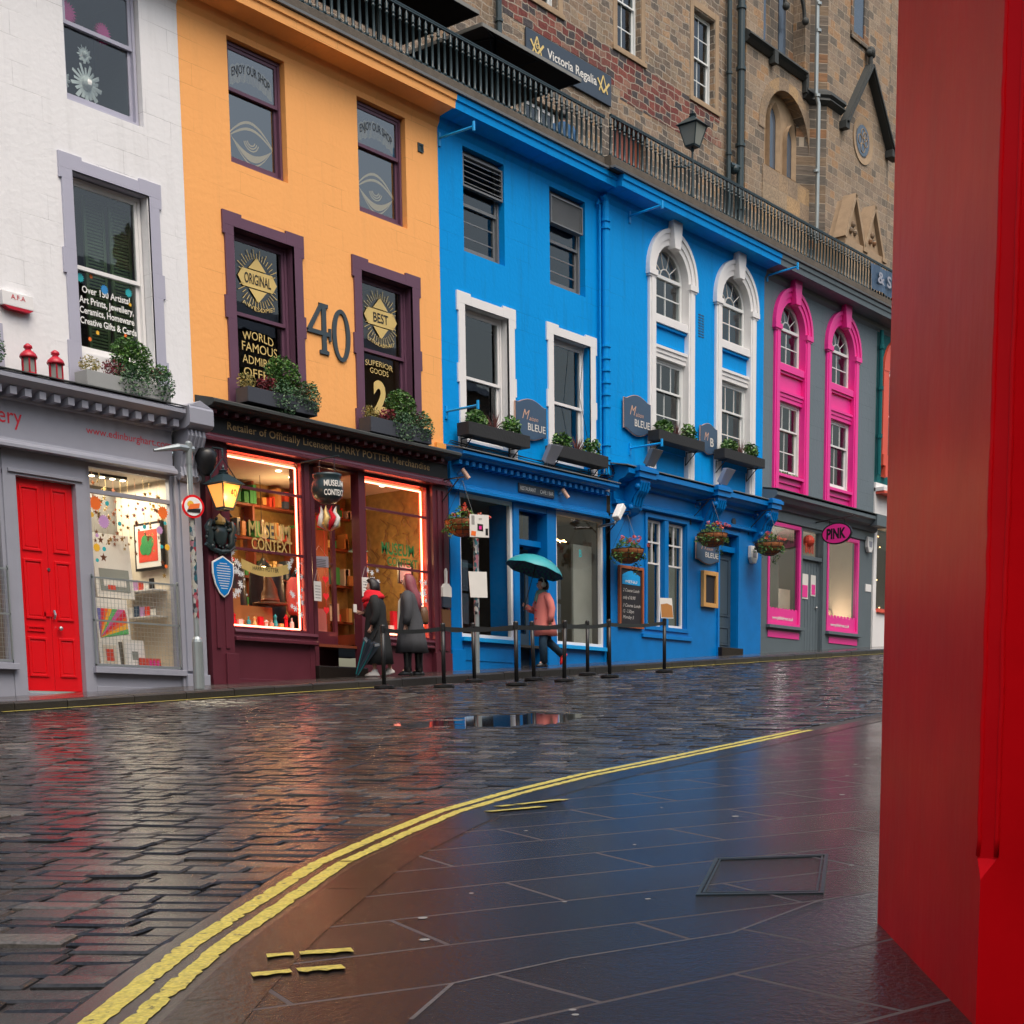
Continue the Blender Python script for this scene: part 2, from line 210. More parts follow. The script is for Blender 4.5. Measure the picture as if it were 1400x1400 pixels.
bp = _n(ns, 'Bump'); bp.inputs['Strength'].default_value = .45; bp.inputs['Distance'].default_value = .005; ls.new(ad.outputs[0], bp.inputs['Height']); ls.new(bp.outputs[0], b.inputs['Normal']); ls.new(bp.outputs[0], b.inputs['Coat Normal'])
wet('setts', [(.012, .012, .013), (.024, .022, .023), (.018, .017, .018), (.02, .019, .021), (.018, .017, .017), (.045, .042, .04), (.036, .033, .032), (.04, .038, .036), (.05, .046, .043), (.13, .115, .10)], (.05, .17), island=True, bump=.6, bsc=26, dist=.006, spec=.38)
wet('sett_bed', [(.03, .022, .02), (.06, .046, .04)], (.4, .6), bump=.7, bsc=50)
wet('flagstones', [(.005, .004, .004), (.016, .012, .012), (.008, .008, .009), (.026, .021, .019)], (.03, .12), bump=.9, bsc=38, slabs=(.4536, 1.25, .46, (0.1, .12, 0)), dist=.0045, spec=.32)
wet('flagstones_worn', [(.010, .008, .0075), (.02, .017, .016)], (.04, .1), bump=.7, bsc=38, slabs=(.25, .9, .55, (0.3, .1, 0)), dist=.014, spec=.35)
wet('far_pavement', [(.04, .035, .033), (.07, .06, .055)], (.08, .22), bump=.3, bsc=26, slabs=(0, .75, .6, (0, 0, 0)), dist=.006, spec=.6)
wet('kerbstone', [(.012, .009, .008), (.026, .020, .018)], (.06, .2), bump=.6, bsc=30, dist=.006, spec=.22)
wet('kerb_mortar', [(.09, .075, .07), (.16, .14, .13)], (.3, .5), bump=.5, bsc=30)
wet('dark_kerb', [(.012, .011, .01), (.03, .026, .024)], (.3, .6), bump=.7, bsc=25)
wet('yellow_paint', [(.50, .38, .05), (.66, .54, .10), (.42, .34, .07)], (.3, .5), bump=.9, bsc=28, dist=.008, nsc=12, fleck=.60)
wet('patch_tar', [(.02, .019, .019), (.035, .032, .03)], (.05, .12), bump=.5, bsc=60, dist=.004, spec=.7)
m, ns, ls, b = _new('water'); b.inputs['Base Color'].default_value = (.01, .01, .012, 1); b.inputs['Roughness'].default_value = .04; b.inputs['Specular IOR Level'].default_value = .5

# ------------------------------------------------------------ mesh builder
class MB:
    def __init__(s): s.v = []; s.f = []
    def add(s, vs, fs):
        o = len(s.v); s.v += [tuple(p) for p in vs]; s.f += [tuple(i + o for i in f) for f in fs]; return s
    def box(s, x0, x1, y0, y1, z0, z1):
        return s.add([(x0, y0, z0), (x1, y0, z0), (x1, y1, z0), (x0, y1, z0), (x0, y0, z1), (x1, y0, z1), (x1, y1, z1), (x0, y1, z1)], [(0, 3, 2, 1), (4, 5, 6, 7), (0, 1, 5, 4), (1, 2, 6, 5), (2, 3, 7, 6), (3, 0, 4, 7)])
    def poly(s, pts): return s.add(pts, [tuple(range(len(pts)))])
    def prism(s, pts, y0, y1):          # (x,z) outline extruded along y ; outline counter-clockwise seen from -y
        n = len(pts); return s.add([(x, y0, z) for x, z in pts] + [(x, y1, z) for x, z in pts], [tuple(range(n)), tuple(range(2 * n - 1, n - 1, -1))] + [(i, i + n, (i + 1) % n + n, (i + 1) % n) for i in range(n)])
    def mould(s, prof, x0, x1):         # (y,z) profile extruded along x
        n = len(prof); return s.add([(x0, y, z) for y, z in prof] + [(x1, y, z) for y, z in prof], [tuple(range(n)), tuple(range(2 * n - 1, n - 1, -1))] + [(i, i + n, (i + 1) % n + n, (i + 1) % n) for i in range(n)])
    def tube(s, pts, r, n=8, cap=True):
        pts = [Vector(p) for p in pts]; rs = r if isinstance(r, (list, tuple)) else [r] * len(pts); vs = []; fs = []
        up = None
        for i, p in enumerate(pts):
            d = (pts[min(i + 1, len(pts) - 1)] - pts[max(i - 1, 0)]).normalized()
            if up is None: up = Vector((0, 0, 1)) if abs(d.z) < .9 else Vector((1, 0, 0))
            a = d.cross(up).normalized(); bb = a.cross(d); up = bb
            for k in range(n):
                t = 2 * PI * k / n; vs.append(p + a * math.cos(t) * rs[i] + bb * math.sin(t) * rs[i])
        for i in range(len(pts) - 1):
            for k in range(n): fs.append((i * n + k, i * n + (k + 1) % n, (i + 1) * n + (k + 1) % n, (i + 1) * n + k))
        if cap: fs += [tuple(range(n - 1, -1, -1)), tuple(range((len(pts) - 1) * n, len(pts) * n))]
        return s.add(vs, fs)
    def loft(s, rings, n=16, cap=True):  # rings: (cx,cy,cz,rx,ry[,rot])
        vs = []; fs = []
        for i, r in enumerate(rings):
            for k in range(n):
                t = 2 * PI * k / n; vs.append((r[0] + math.cos(t) * r[3], r[1] + math.sin(t) * r[4], r[2] + (r[5] * math.cos(t) if len(r) > 5 else 0)))
        for i in range(len(rings) - 1):
            for k in range(n): fs.append((i * n + k, i * n + (k + 1) % n, (i + 1) * n + (k + 1) % n, (i + 1) * n + k))
        if cap: fs += [tuple(range(n - 1, -1, -1)), tuple(range((len(rings) - 1) * n, len(rings) * n))]
        return s.add(vs, fs)
    def lathe(s, prof, cx, cy, n=16): return s.loft([(cx, cy, z, r, r) for r, z in prof], n)
    def ball(s, c, r, n=12, sz=1): return s.loft([(c[0], c[1], c[2] - r * sz * math.cos(PI * i / 8), max(1e-4, r * math.sin(PI * i / 8)), max(1e-4, r * math.sin(PI * i / 8))) for i in range(9)], n)
    def xf(s, mat):
        s.v = [tuple(mat @ Vector(p)) for p in s.v]; return s
    def build(s, name, mat, parent=None, smooth=False, bevel=0, local=False):
        me = bpy.data.meshes.new(name)
        off = Vector((0, 0, 0))
        if parent is not None and not local:
            p = parent
            while p.parent: p = p.parent
            off = p.location
        me.from_pydata([tuple(Vector(q) - off) for q in s.v], [], s.f); me.update()
        me.materials.append(M[mat] if isinstance(mat, str) else mat)
        o = bpy.data.objects.new(name, me); col.objects.link(o)
        if parent is not None: o.parent = parent
        if smooth:
            for p in me.polygons: p.use_smooth = True
        if bevel:
            md = o.modifiers.new('bevel', 'BEVEL'); md.width = bevel; md.segments = 2; md.limit_method = 'ANGLE'
        return o
def thing(name, label, cat, loc, rz=0, group=None):
    o = bpy.data.objects.new(name, None); col.objects.link(o); o.location = loc; o.rotation_euler = (0, 0, rz); o.empty_display_size = .1
    o['label'] = label; o['category'] = cat
    if group: o['group'] = group
    return o
def tag(o, label, cat, group=None):
    o['label'] = label; o['category'] = cat
    if group: o['group'] = group
    return o
def struct(o, kind='structure'): o['kind'] = kind; return o
def recenter(o):                         # origin of a single-mesh thing to its base
    c = [v.co.copy() for v in o.data.vertices]; mn = Vector((sum(p.x for p in c) / len(c), sum(p.y for p in c) / len(c), min(p.z for p in c)))
    for v in o.data.vertices: v.co -= mn
    o.location = mn; return o
def solo(mb, name, mat, label, cat, group=None, **k): return recenter(tag(mb.build(name, mat, **k), label, cat, group))
def textmb(s, w=None, h=None, x=0, z=0, y=0, extr=.004, shear=0, bold=0, side=False, arc=0, spacing=1):
    """text as mesh; lower-left corner at x,z on the plane y facing -y (or plane x facing -x when side)"""
    cu = bpy.data.curves.new('t', 'FONT'); cu.body = s; cu.size = 1; cu.extrude = 0; cu.shear = shear; cu.offset = bold; cu.resolution_u = 3; cu.space_character = spacing
    ob = bpy.data.objects.new('t', cu); col.objects.link(ob)
    dg = bpy.context.evaluated_depsgraph_get(); me = bpy.data.meshes.new_from_object(ob.evaluated_get(dg))
    vs = [v.co.copy() for v in me.vertices]; fs = [tuple(p.vertices) for p in me.polygons]
    bpy.data.objects.remove(ob); bpy.data.curves.remove(cu); bpy.data.meshes.remove(me)
    x0 = min(v.x for v in vs); x1 = max(v.x for v in vs); y0 = min(v.y for v in vs); y1 = max(v.y for v in vs)
    kh = h / .729 if h else None; kw = w / (x1 - x0) if w else kh
    if kh is None: kh = kw
    out = MB(); pts = []
    for v in vs:
        a = (v.x - x0) * kw; bz = v.y * kh
        if arc: bz -= arc * ((a / ((x1 - x0) * kw)) * 2 - 1) ** 2
        pts.append((x + a, y, z + bz) if not side else (x, y - a, z + bz))
    return out.add(pts, fs)

# ------------------------------------------------------------ common building pieces
def arcpts(cx, cz, r, n=14, a0=0., a1=PI): return [(cx + r * math.cos(a0 + (a1 - a0) * i / n), cz + r * math.sin(a0 + (a1 - a0) * i / n)) for i in range(n + 1)]
def wallmb(x0, x1, z0, z1, Y, ops, dep=.2, back=2.3, box=True):
    """front sheet with openings (a,b,c,d[,'arch']) and their reveals, sides and top"""
    mb = MB(); bb = []
    for o in ops:
        top = o[3] + (o[1] - o[0]) / 2 if len(o) > 4 else o[3]; bb.append((o[0], o[1], o[2], top))
    xs = sorted({x0, x1, *[b[0] for b in bb], *[b[1] for b in bb]}); zs = sorted({z0, z1, *[b[2] for b in bb], *[b[3] for b in bb]})
    for i in range(len(xs) - 1):
        for k in range(len(zs) - 1):
            cx, cz = (xs[i] + xs[i + 1]) / 2, (zs[k] + zs[k + 1]) / 2
            if any(b[0] < cx < b[1] and b[2] < cz < b[3] for b in bb): continue
            mb.poly([(xs[i], Y, zs[k]), (xs[i + 1], Y, zs[k]), (xs[i + 1], Y, zs[k + 1]), (xs[i], Y, zs[k + 1])])
    for o, b in zip(ops, bb):
        a, c, d, e = b; R = (c - a) / 2; s = o[3]
        mb.poly([(a, Y, d), (a, Y + dep, d), (c, Y + dep, d), (c, Y, d)]); mb.poly([(a, Y, d), (a, Y, s), (a, Y + dep, s), (a, Y + dep, d)]); mb.poly([(c, Y, d), (c, Y + dep, d), (c, Y + dep, s), (c, Y, s)])
        if len(o) > 4:
            ap = arcpts((a + c) / 2, s, R, 20)
            for (p, q) in zip(ap, ap[1:]):
                mb.poly([(q[0], Y, q[1]), (p[0], Y, p[1]), (p[0], Y, e), (q[0], Y, e)]); mb.poly([(p[0], Y, p[1]), (q[0], Y, q[1]), (q[0], Y + dep, q[1]), (p[0], Y + dep, p[1])])
        else: mb.poly([(a, Y, s), (c, Y, s), (c, Y + dep, s), (a, Y + dep, s)])
    if box:
        mb.poly([(x0, Y, z0), (x0, Y, z1), (x0, back, z1), (x0, back, z0)]); mb.poly([(x1, Y, z0), (x1, back, z0), (x1, back, z1), (x1, Y, z1)]); mb.poly([(x0, Y, z1), (x1, Y, z1), (x1, back, z1), (x0, back, z1)]); mb.poly([(x0, back, z0), (x0, back, z1), (x1, back, z1), (x1, back, z0)])
    return mb
def frame_rect(mb, x0, x1, z0, z1, t, y0, y1, tb=None):
    tb = tb or t; mb.box(x0, x0 + t, y0, y1, z0, z1); mb.box(x1 - t, x1, y0, y1, z0, z1); mb.box(x0 + t, x1 - t, y0 + .001, y1, z1 - t, z1); mb.box(x0 + t, x1 - t, y0 + .001, y1, z0, z0 + tb)
def sash(par, x0, x1, z0, z1, rail, Y, fm='white_sash', gm='glass', up=(1, 1), lo=(1, 1), t=.055, case=.05, name='window'):
    """double hung sash window: case, upper sash in front, lower sash behind"""
    mb = MB(); frame_rect(mb, x0, x1, z0, z1, case, Y, Y + .13)
    a, b = x0 + case, x1 - case
    frame_rect(mb, a, b, rail - .03, z1 - case, t, Y + .02, Y + .06); frame_rect(mb, a, b, z0 + case, rail + .03, t, Y + .065, Y + .105, .09)
    for (n, k), (c, d), yy in ((up, (rail, z1 - case), Y + .03), (lo, (z0 + case, rail), Y + .075)):
        for i in range(1, n): xx = a + (b - a) * i / n; mb.box(xx - .012, xx + .012, yy, yy + .025, c, d)
        for i in range(1, k): zz = c + (d - c) * i / k; mb.box(a, b, yy + .002, yy + .023, zz - .012, zz + .012)
    w_ = mb.build(name, fm, par)
    g = MB(); g.box(a + .02, b - .02, Y + .038, Y + .042, rail, z1 - case - .03); g.box(a + .02, b - .02, Y + .083, Y + .087, z0 + case + .03, rail); g.build('pane', gm, w_)
    return w_
def archsash(par, x0, x1, z0, spring, Y, fm='white_sash', gm='glass'):
    mb = MB(); cx = (x0 + x1) / 2; R = (x1 - x0) / 2
    def ring(r0, r1, y0, y1):
        a = arcpts(cx, spring, r1, 20); bq = arcpts(cx, spring, r0, 20)
        for i in range(20):
            mb.add([(a[i][0], y0, a[i][1]), (a[i + 1][0], y0, a[i + 1][1]), (bq[i + 1][0], y0, bq[i + 1][1]), (bq[i][0], y0, bq[i][1]), (a[i][0], y1, a[i][1]), (a[i + 1][0], y1, a[i + 1][1]), (bq[i + 1][0], y1, bq[i + 1][1]), (bq[i][0], y1, bq[i][1])], [(0, 1, 2, 3), (7, 6, 5, 4), (0, 4, 5, 1), (3, 2, 6, 7)])
    ring(R - .09, R, Y, Y + .1); ring(.2, .225, Y + .02, Y + .05)
    mb.box(x0, x0 + .09, Y, Y + .1, z0, spring); mb.box(x1 - .09, x1, Y, Y + .1, z0, spring); mb.box(x0 + .09, x1 - .09, Y + .002, Y + .1, z0, z0 + .08); mb.box(x0 + .05, x1 - .05, Y - .02, Y + .09, spring - .035, spring + .035)
    for ang in (36, 72, 108, 144):
        t = math.radians(ang); mb.tube([(cx + .21 * math.cos(t), Y + .035, spring + .21 * math.sin(t)), (cx + (R - .05) * math.cos(t), Y + .035, spring + (R - .05) * math.sin(t))], .013, 5)
    mb.box(cx - .013, cx + .013, Y + .02, Y + .05, z0, spring); zz = (z0 + .06 + spring) / 2; mb.box(x0, x1, Y + .022, Y + .048, zz - .013, zz + .013)
    w_ = mb.build('window', fm, par)
    g = MB(); g.prism([(x0 + .03, z0 + .03), (x1 - .03, z0 + .03)] + arcpts(cx, spring, R - .03, 20), Y + .033, Y + .037); g.build('pane', gm, w_)
    return w_
def quoin_surround(par, x0, x1, top, z0, mat, Y=0, jw=.235, proj=.035, hd=.215):
    """stepped stone window surround with long and short blocks"""
    k = .045; mb = MB()
    zc = [(top - .36, top, k), (8.38, top - .36, 0), (8.03, 8.38, k), (7.08, 8.03, 0), (z0, 7.08, k)]
    a, b = x0 + k, x1 - k
    for c, d, e in zc:
        dd = min(d, top - hd) if d > top - hd else d
        mb.box(a - e, a - k + jw, Y - proj, Y + .02, c, dd); mb.box(b + k - jw, b + e, Y - proj, Y + .02, c, dd)
    mb.box(a - k, a + .37, Y - proj - .001, Y + .02, top - hd, top); mb.box(b - .37, b + k, Y - proj - .001, Y + .02, top - hd, top); mb.box(a + .37, b - .37, Y - proj, Y + .02, top - hd, top - .045)
    o, i_ = a - k + jw, b + k - jw
    mb.box(o - .004, o, Y - proj + .004, Y + .19, z0, top - hd); mb.box(i_, i_ + .004, Y - proj + .004, Y + .19, z0, top - hd); mb.box(o, i_, Y - proj + .004, Y + .19, top - hd, top - hd + .004)
    return mb.build('window_surround', mat, par, bevel=.004)
def dentils(mb, x0, x1, pitch, wd, y0, y1, z0, z1):
    x = x0
    while x + wd < x1: mb.box(x, x + wd, y0, y1, z0, z1); x += pitch
def leaves(mb, c, r, n, size, seed=0, droop=0, flat=0):
    rnd = random.Random(seed)
    for _ in range(n):
        while True:
            p = Vector((rnd.uniform(-1, 1), rnd.uniform(-1, 1), rnd.uniform(-1, 1)))
            if .3 < p.length < 1: break
        q = Vector((c[0] + p.x * r[0], c[1] + p.y * r[1], c[2] + p.z * r[2] - droop * (p.x ** 2 + p.y ** 2)))
        a = Vector((rnd.gauss(0, 1), rnd.gauss(0, 1), rnd.gauss(0, .6))).normalized(); bq = a.cross(Vector((rnd.gauss(0, 1), rnd.gauss(0, 1), rnd.gauss(0, 1)))).normalized()
        s = size * rnd.uniform(.6, 1.3); e = a.cross(bq) * s * .2
        mb.add([q - a * s, q - bq * s * .45 + e, q + a * s, q + bq * s * .45 + e], [(0, 1, 2, 3)])
    return mb

# ============================================================ GROUND
rnd = random.Random(4)
def sheet(mb, pts, dz):
    mb.add([(x, y, G(x, y) + dz) for x, y in pts], [tuple(range(len(pts)))])
struct(MB().add([(x, y, G(x, y) - .013) for x, y in ((-12, -60), (90, -60), (90, -1.9), (-12, -1.9))], [(0, 1, 2, 3)]).build('road_bed', 'sett_bed'))
# near kerb line (double yellow lines follow it)
YL = [(-6, -23.5), (-2, -20.1), (.5, -18.25), (2.2, -16.95), (2.95, -16.42), (3.55, -16.05), (4.35, -15.56), (5.15, -15.18), (5.95, -14.83), (6.8, -14.58), (7.8, -14.36), (9.0, -14.2), (10.3, -14.0), (12.5, -13.66), (16, -13.2), (22, -12.5), (32, -11.6), (60, -9.5)]
def ylx(x):
    for (a, b), (c, d) in zip(YL, YL[1:]):
        if a <= x <= c: return b + (d - b) * (x - a) / (c - a)
    return YL[-1][1]
# setts, each a worn stone
def setts():
    mb = MB(); V, F = mb.v, mb.f
    # arc-length parametrised near curve, rows fan out from it
    pts = [Vector((x, ylx(x), 0)) for x in [(-6 + .5 * i) for i in range(110)]]
    cum = [0]
    for a, b in zip(pts, pts[1:]): cum.append(cum[-1] + (b - a).length)
    def at(s):
        for i in range(len(cum) - 1):
            if cum[i] <= s <= cum[i + 1]: return pts[i].lerp(pts[i + 1], (s - cum[i]) / (cum[i + 1] - cum[i]))
        return pts[-1]
    s = 4.0
    while s < cum[-1] - 2:
        wd = .136 * rnd.uniform(.82, 1.2)
        p = at(s); x = p.x
        th = math.radians(33 - 30 * min(1, max(0, (x - 1.5) / 9.5)) + 1.2 * math.sin(x * .7)); th2 = th
        nx, ny = -math.sin(th), math.cos(th); tx, ty = math.cos(th), math.sin(th)
        t = .065 + rnd.uniform(0, .01); first = True
        while t < 17:
            ln = rnd.uniform(.14, .40) if first else rnd.uniform(.17, .31); first = False
            fan = 1 + .028 * max(0, t)*(1 if x < 11 else 0)
            def W(u, v_):
                bend = .0
                return (p.x + nx * v_ + tx * (u * fan + bend), p.y + ny * v_ + ty * (u * fan + bend))
            cx, cy_ = W(wd / 2, t + ln / 2)
            keep = cy_ < -2.12 and cx > -4 and -.35 * cx < 40 and (cx - 0) * .6 - (cy_ + 20) * .787 > -16
            if keep:
                g = .0075; h = rnd.gauss(.0, .0032); tl = rnd.gauss(0, .015); tw = rnd.gauss(0, .016); dep = .02
                pd = ((cx - 12.4) / 1.25) ** 2 + ((cy_ + 10.1) / .95) ** 2; h -= .010 * max(0, 1 - pd * pd)
                u0, u1, v0, v1 = g, wd - g, t + g, t + ln - g; b2 = .011
                js = [rnd.uniform(-.010, .010) for _ in range(8)]
                o = len(V)
                crns = [(u0 + js[0], v0 + js[1]), (u1 + js[2], v0 + js[3]), (u1 + js[4], v1 + js[5]), (u0 + js[6], v1 + js[7])]
                cu, cv = wd / 2, t + ln / 2
                for sc_, zz in ((1, -.03), (1, -.007), (None, 0)):
                    for (u, v_) in crns:
                        uu, vv = (u, v_) if sc_ else (u + (b2 if u < cu else -b2), v_ + (b2 if v_ < cv else -b2))
                        X, Y_ = W(uu, vv); V.append((X, Y_, G(X, Y_) + zz + h + (u - cu) * tl + (v_ - cv) * tw * .6))
                X, Y_ = W(cu, cv); V.append((X, Y_, G(X, Y_) + .0008 + h))
                for r in (0, 4):
                    for k in range(4): F.append((o + r + k, o + r + (k + 1) % 4, o + r + 4 + (k + 1) % 4, o + r + 4 + k))
                for k in range(4): F.append((o + 8 + k, o + 8 + (k + 1) % 4, o + 12))
            t += ln
            if cy_ > -2: break
        s += wd * (1.0 if x < 11 else 1.25)
    return mb
struct(setts().build('road', 'setts'))
struct(MB().add([(12.4 + 1.3 * math.cos(2 * PI * i / 40), -10.1 + 1.0 * math.sin(2 * PI * i / 40), G(12.4 + 1.3 * math.cos(2 * PI * i / 40), -10.1 + 1.0 * math.sin(2 * PI * i / 40)) - .0035) for i in range(40)], [tuple(range(40))]).build('puddle', 'water'))
# far pavement + kerb
mb = MB(); mb.add([(x, y, P(x, y)) for x, y in ((-12, -1.86), (90, -1.86), (90, 2.5), (-12, 2.5))], [(0, 1, 2, 3)]); struct(mb.build('pavement', 'far_pavement'))
mb = MB(); x = -12
while x < 70:
    L_ = rnd.uniform(.8, 1.15); a, b = x + .006, x + L_ - .006; dz = rnd.uniform(-.006, .006)
    mb.add([(q, y, G(q, y) + h + dz) for y, h in ((-2.02, -.05), (-2.02, .105), (-1.99, .128), (-1.855, .132), (-1.855, -.05)) for q in (a, b)], [(0, 1, 3, 2), (2, 3, 5, 4), (4, 5, 7, 6), (6, 7, 9, 8), (0, 2, 4, 6, 8), (9, 7, 5, 3, 1)]); x += L_
struct(mb.build('kerb', 'dark_kerb'))
# near pavement: flagstones behind a flush kerb that follows the curve
def off(i_, d):
    a = Vector(YL[max(0, i_ - 1)]); b = Vector(YL[min(len(YL) - 1, i_ + 1)]); t = (b - a).normalized(); p = Vector(YL[i_]); return (p.x + t.y * d, p.y - t.x * d)
inner = [off(i, .37) for i in range(len(YL))]
mb = MB()
for i in range(len(YL) - 1):
    a, b = inner[i], inner[i + 1]
    mb.add([(a[0], a[1], G(*a) + .012), (b[0], b[1], G(*b) + .012), (b[0], -45, G(b[0], -45) + .012), (a[0], -45, G(a[0], -45) + .012)], [(0, 3, 2, 1)])
struct(mb.build('pavement', 'flagstones'))
def along(d, step):
    """points at equal arc steps along the yellow-line curve, offset d towards the pavement"""
    out = []; acc = 0; nxt = 0
    for (a, b), (c, e) in zip(YL, YL[1:]):
        p, q = Vector((a, b)), Vector((c, e)); L_ = (q - p).length
        while nxt <= acc + L_:
            t = (nxt - acc) / L_; r = p.lerp(q, t); out.append((r, (q - p).normalized())); nxt += step
        acc += L_
    # smooth the heading
    res = []
    for i, (r, t) in enumerate(out):
        k0, k1 = max(0, i - 6), min(len(out) - 1, i + 6); t = (out[k1][0] - out[k0][0]).normalized()
        rr = sum((out[k][0] for k in range(max(0, i - 3), min(len(out), i + 4))), Vector((0, 0))) / len(range(max(0, i - 3), min(len(out), i + 4)))
        res.append((rr.x + t.y * d, rr.y - t.x * d))
    return res
# kerb stones, one slab each with a seam, and a tar channel beside the lines
mb = MB(); A_, B_ = along(.2, .1), along(.40, .1); i = 0
while i < len(A_) - 12:
    k = i + rnd.randint(8, 11); pa, pb = A_[i:k], B_[i:k]
    o = len(mb.v); n = len(pa)
    dz_ = rnd.uniform(-.001, .001)
    for q in pa: mb.v.append((q[0], q[1], G(*q) + .0125 + dz_))
    for q in pb: mb.v.append((q[0], q[1], G(*q) + .0130))
    for j in range(n - 1): mb.f.append((o + j, o + n + j, o + n + j + 1, o + j + 1))
    i = k - 1
struct(mb.build('kerb', 'kerbstone'))
def band(d0, d1, dz, step=.05, jit=0, x0=-3, x1=11.9, gaps=0, seed=1):
    r = random.Random(seed); mb = MB(); a, b = along(d0, step), along(d1, step); o = 0; va = []
    j0 = j1 = 0
    for p, q in zip(a, b):
        if x0 < p[0] < x1:
            j0 = j0 * .35 + r.gauss(0, jit) - (.012 if r.random() < .05 else 0); j1 = j1 * .35 + r.gauss(0, jit) - (.012 if r.random() < .05 else 0); dx, dy = q[0] - p[0], q[1] - p[1]; L_ = math.hypot(dx, dy)
            va.append(((p[0] - dx / L_ * j0, p[1] - dy / L_ * j0), (q[0] + dx / L_ * j1, q[1] + dy / L_ * j1)))
    for (p, q) in va: mb.v += [(p[0], p[1], G(*p) + dz), (q[0], q[1], G(*q) + dz)]
    for i in range(len(va) - 1):
        if r.random() < gaps: continue
        mb.f.append((2 * i, 2 * i + 1, 2 * i + 3, 2 * i + 2))
    return mb
struct(band(-.06, .215, .0045).build('road_channel', 'patch_tar'))
struct(band(-.005, .06, .0065, .02, .0018, gaps=.0, seed=5).build('yellow_line', 'yellow_paint'))
struct(band(.10, .16, .007, .02, .0022, gaps=.004, seed=9).build('yellow_line', 'yellow_paint'))
# short yellow ticks across the kerb
mb = MB()
for (a, b, c, d) in ((2.96, -16.76, 3.16, -16.93), (2.78, -16.92, 2.98, -17.07), (6.2, -15.04, 6.62, -15.16), (6.0, -15.13, 6.3, -15.26)):
    n = 14; dx, dy = c - a, d - b; L_ = math.hypot(dx, dy); px, py = -dy / L_ * .055, dx / L_ * .055; o = len(mb.v)
    for i in range(n + 1):
        t = i / n; j = rnd.uniform(.6, 1.1); x, y = a + dx * t, b + dy * t; mb.v += [(x + px * j, y + py * j, G(x, y) + .0148), (x - px * j, y - py * j, G(x, y) + .0148)]
    for i in range(n):
        if rnd.random() > .06: mb.f.append((o + 2 * i, o + 2 * i + 1, o + 2 * i + 3, o + 2 * i + 2))
struct(mb.build('kerb_marks', 'yellow_paint'))
mb = MB(); x = 12
while x < 45:
    if not (19 < x < 27): mb.add([(q, y, G(q, y) + .015) for q in (x, x + .3) for y in (-2.16 + rnd.uniform(-.008, .008), -2.06)], [(0, 1, 3, 2)][::1])
    x += .3
mb.f = [tuple(reversed(f)) for f in mb.f]; struct(mb.build('yellow_line', 'yellow_paint'))
def seam(pts, wd, dz=.0145):
    mb = MB()
    for (a, b), (c, d) in zip(pts, pts[1:]):
        L_ = math.hypot(c - a, d - b); px, py = -(d - b) / L_ * wd, (c - a) / L_ * wd; mb.add([(x, y, G(x, y) + dz) for x, y in ((a - px, b - py), (c - px, d - py), (c + px, d + py), (a + px, b + py))], [(0, 1, 2, 3)])
    return mb
struct(MB().add([(x, y, G(x, y) + .0135) for x, y in ((2.64, -17.62), (2.98, -17.46), (3.39, -17.54), (3.92, -17.74), (4.52, -17.71), (5.0, -17.86), (8, -18.6), (8, -21), (-2, -21), (-2, -19.6))], [tuple(range(9, -1, -1))]).build('pavement', 'flagstones_worn'))
struct(seam([(2.64, -17.62), (2.98, -17.46), (3.39, -17.54), (3.92, -17.74), (4.52, -17.71), (5.0, -17.86)], .006).build('pavement_seam', 'kerb_mortar'))
mb = MB()
for k in range(26):
    x = rnd.uniform(2.6, 9.5); y = rnd.uniform(-18.5, -15.2)
    if y > ylx(x) - .7: continue
    q = rnd.uniform(.008, .018); mb.add([(x + q * math.cos(a), y + q * math.sin(a), G(x + q * math.cos(a), y + q * math.sin(a)) + .0139) for a in [2 * PI * i / 9 for i in range(9)]], [tuple(range(9))])
struct(mb.build('pavement_gum_spots', 'gum'))
# manhole frame let into the flags
mh = [(5.17, -16.94), (5.47, -17.27), (4.66, -17.66), (4.42, -17.31)]
mb = MB(); cx = sum(p[0] for p in mh) / 4; cyy = sum(p[1] for p in mh) / 4
for s0, s1, dz in ((1.0, .94, .016), (.91, .88, .016)):
    for i in range(4):
        a, b = mh[i], mh[(i + 1) % 4]; q = [(cx + (p[0] - cx) * s, cyy + (p[1] - cyy) * s) for p, s in ((a, s0), (b, s0), (b, s1), (a, s1))]
        mb.add([(x, y, G(x, y) + dz) for x, y in q] + [(x, y, G(x, y) - .02) for x, y in q], [(0, 3, 2, 1), (0, 1, 5, 4), (2, 3, 7, 6)])
tag(mb.build('manhole_frame', 'iron'), 'flush rectangular iron inspection cover frame in the wet foreground flagstones', 'manhole cover')

# ============================================================ BUILDINGS
TOPZ = 12.68
def cornice(par, mat, x0, x1, Y, name='cornice'):
    mb = MB(); mb.mould([(Y, 12.48), (Y - .05, 12.56), (Y - .07, 12.66), (Y - .40, 12.72), (Y - .42, 12.70), (Y - .45, 12.70), (Y - .46, 12.82), (Y - .49, 12.84), (Y - .50, 12.93), (Y + .3, 12.95), (Y + .3, 12.48)], x0, x1); return mb.build(name, mat, par)
def inside(par, x0, x1, floors, mat='dark_room'):
    mb = MB()
    for z in floors: mb.box(x0 + .02, x1 - .02, .24, 2.25, z - .06, z + .06)
    mb.box(x0 + .03, x1 - .03, 2.0, 2.28, floors[0], 12.6); return mb.build('interior', mat, par)
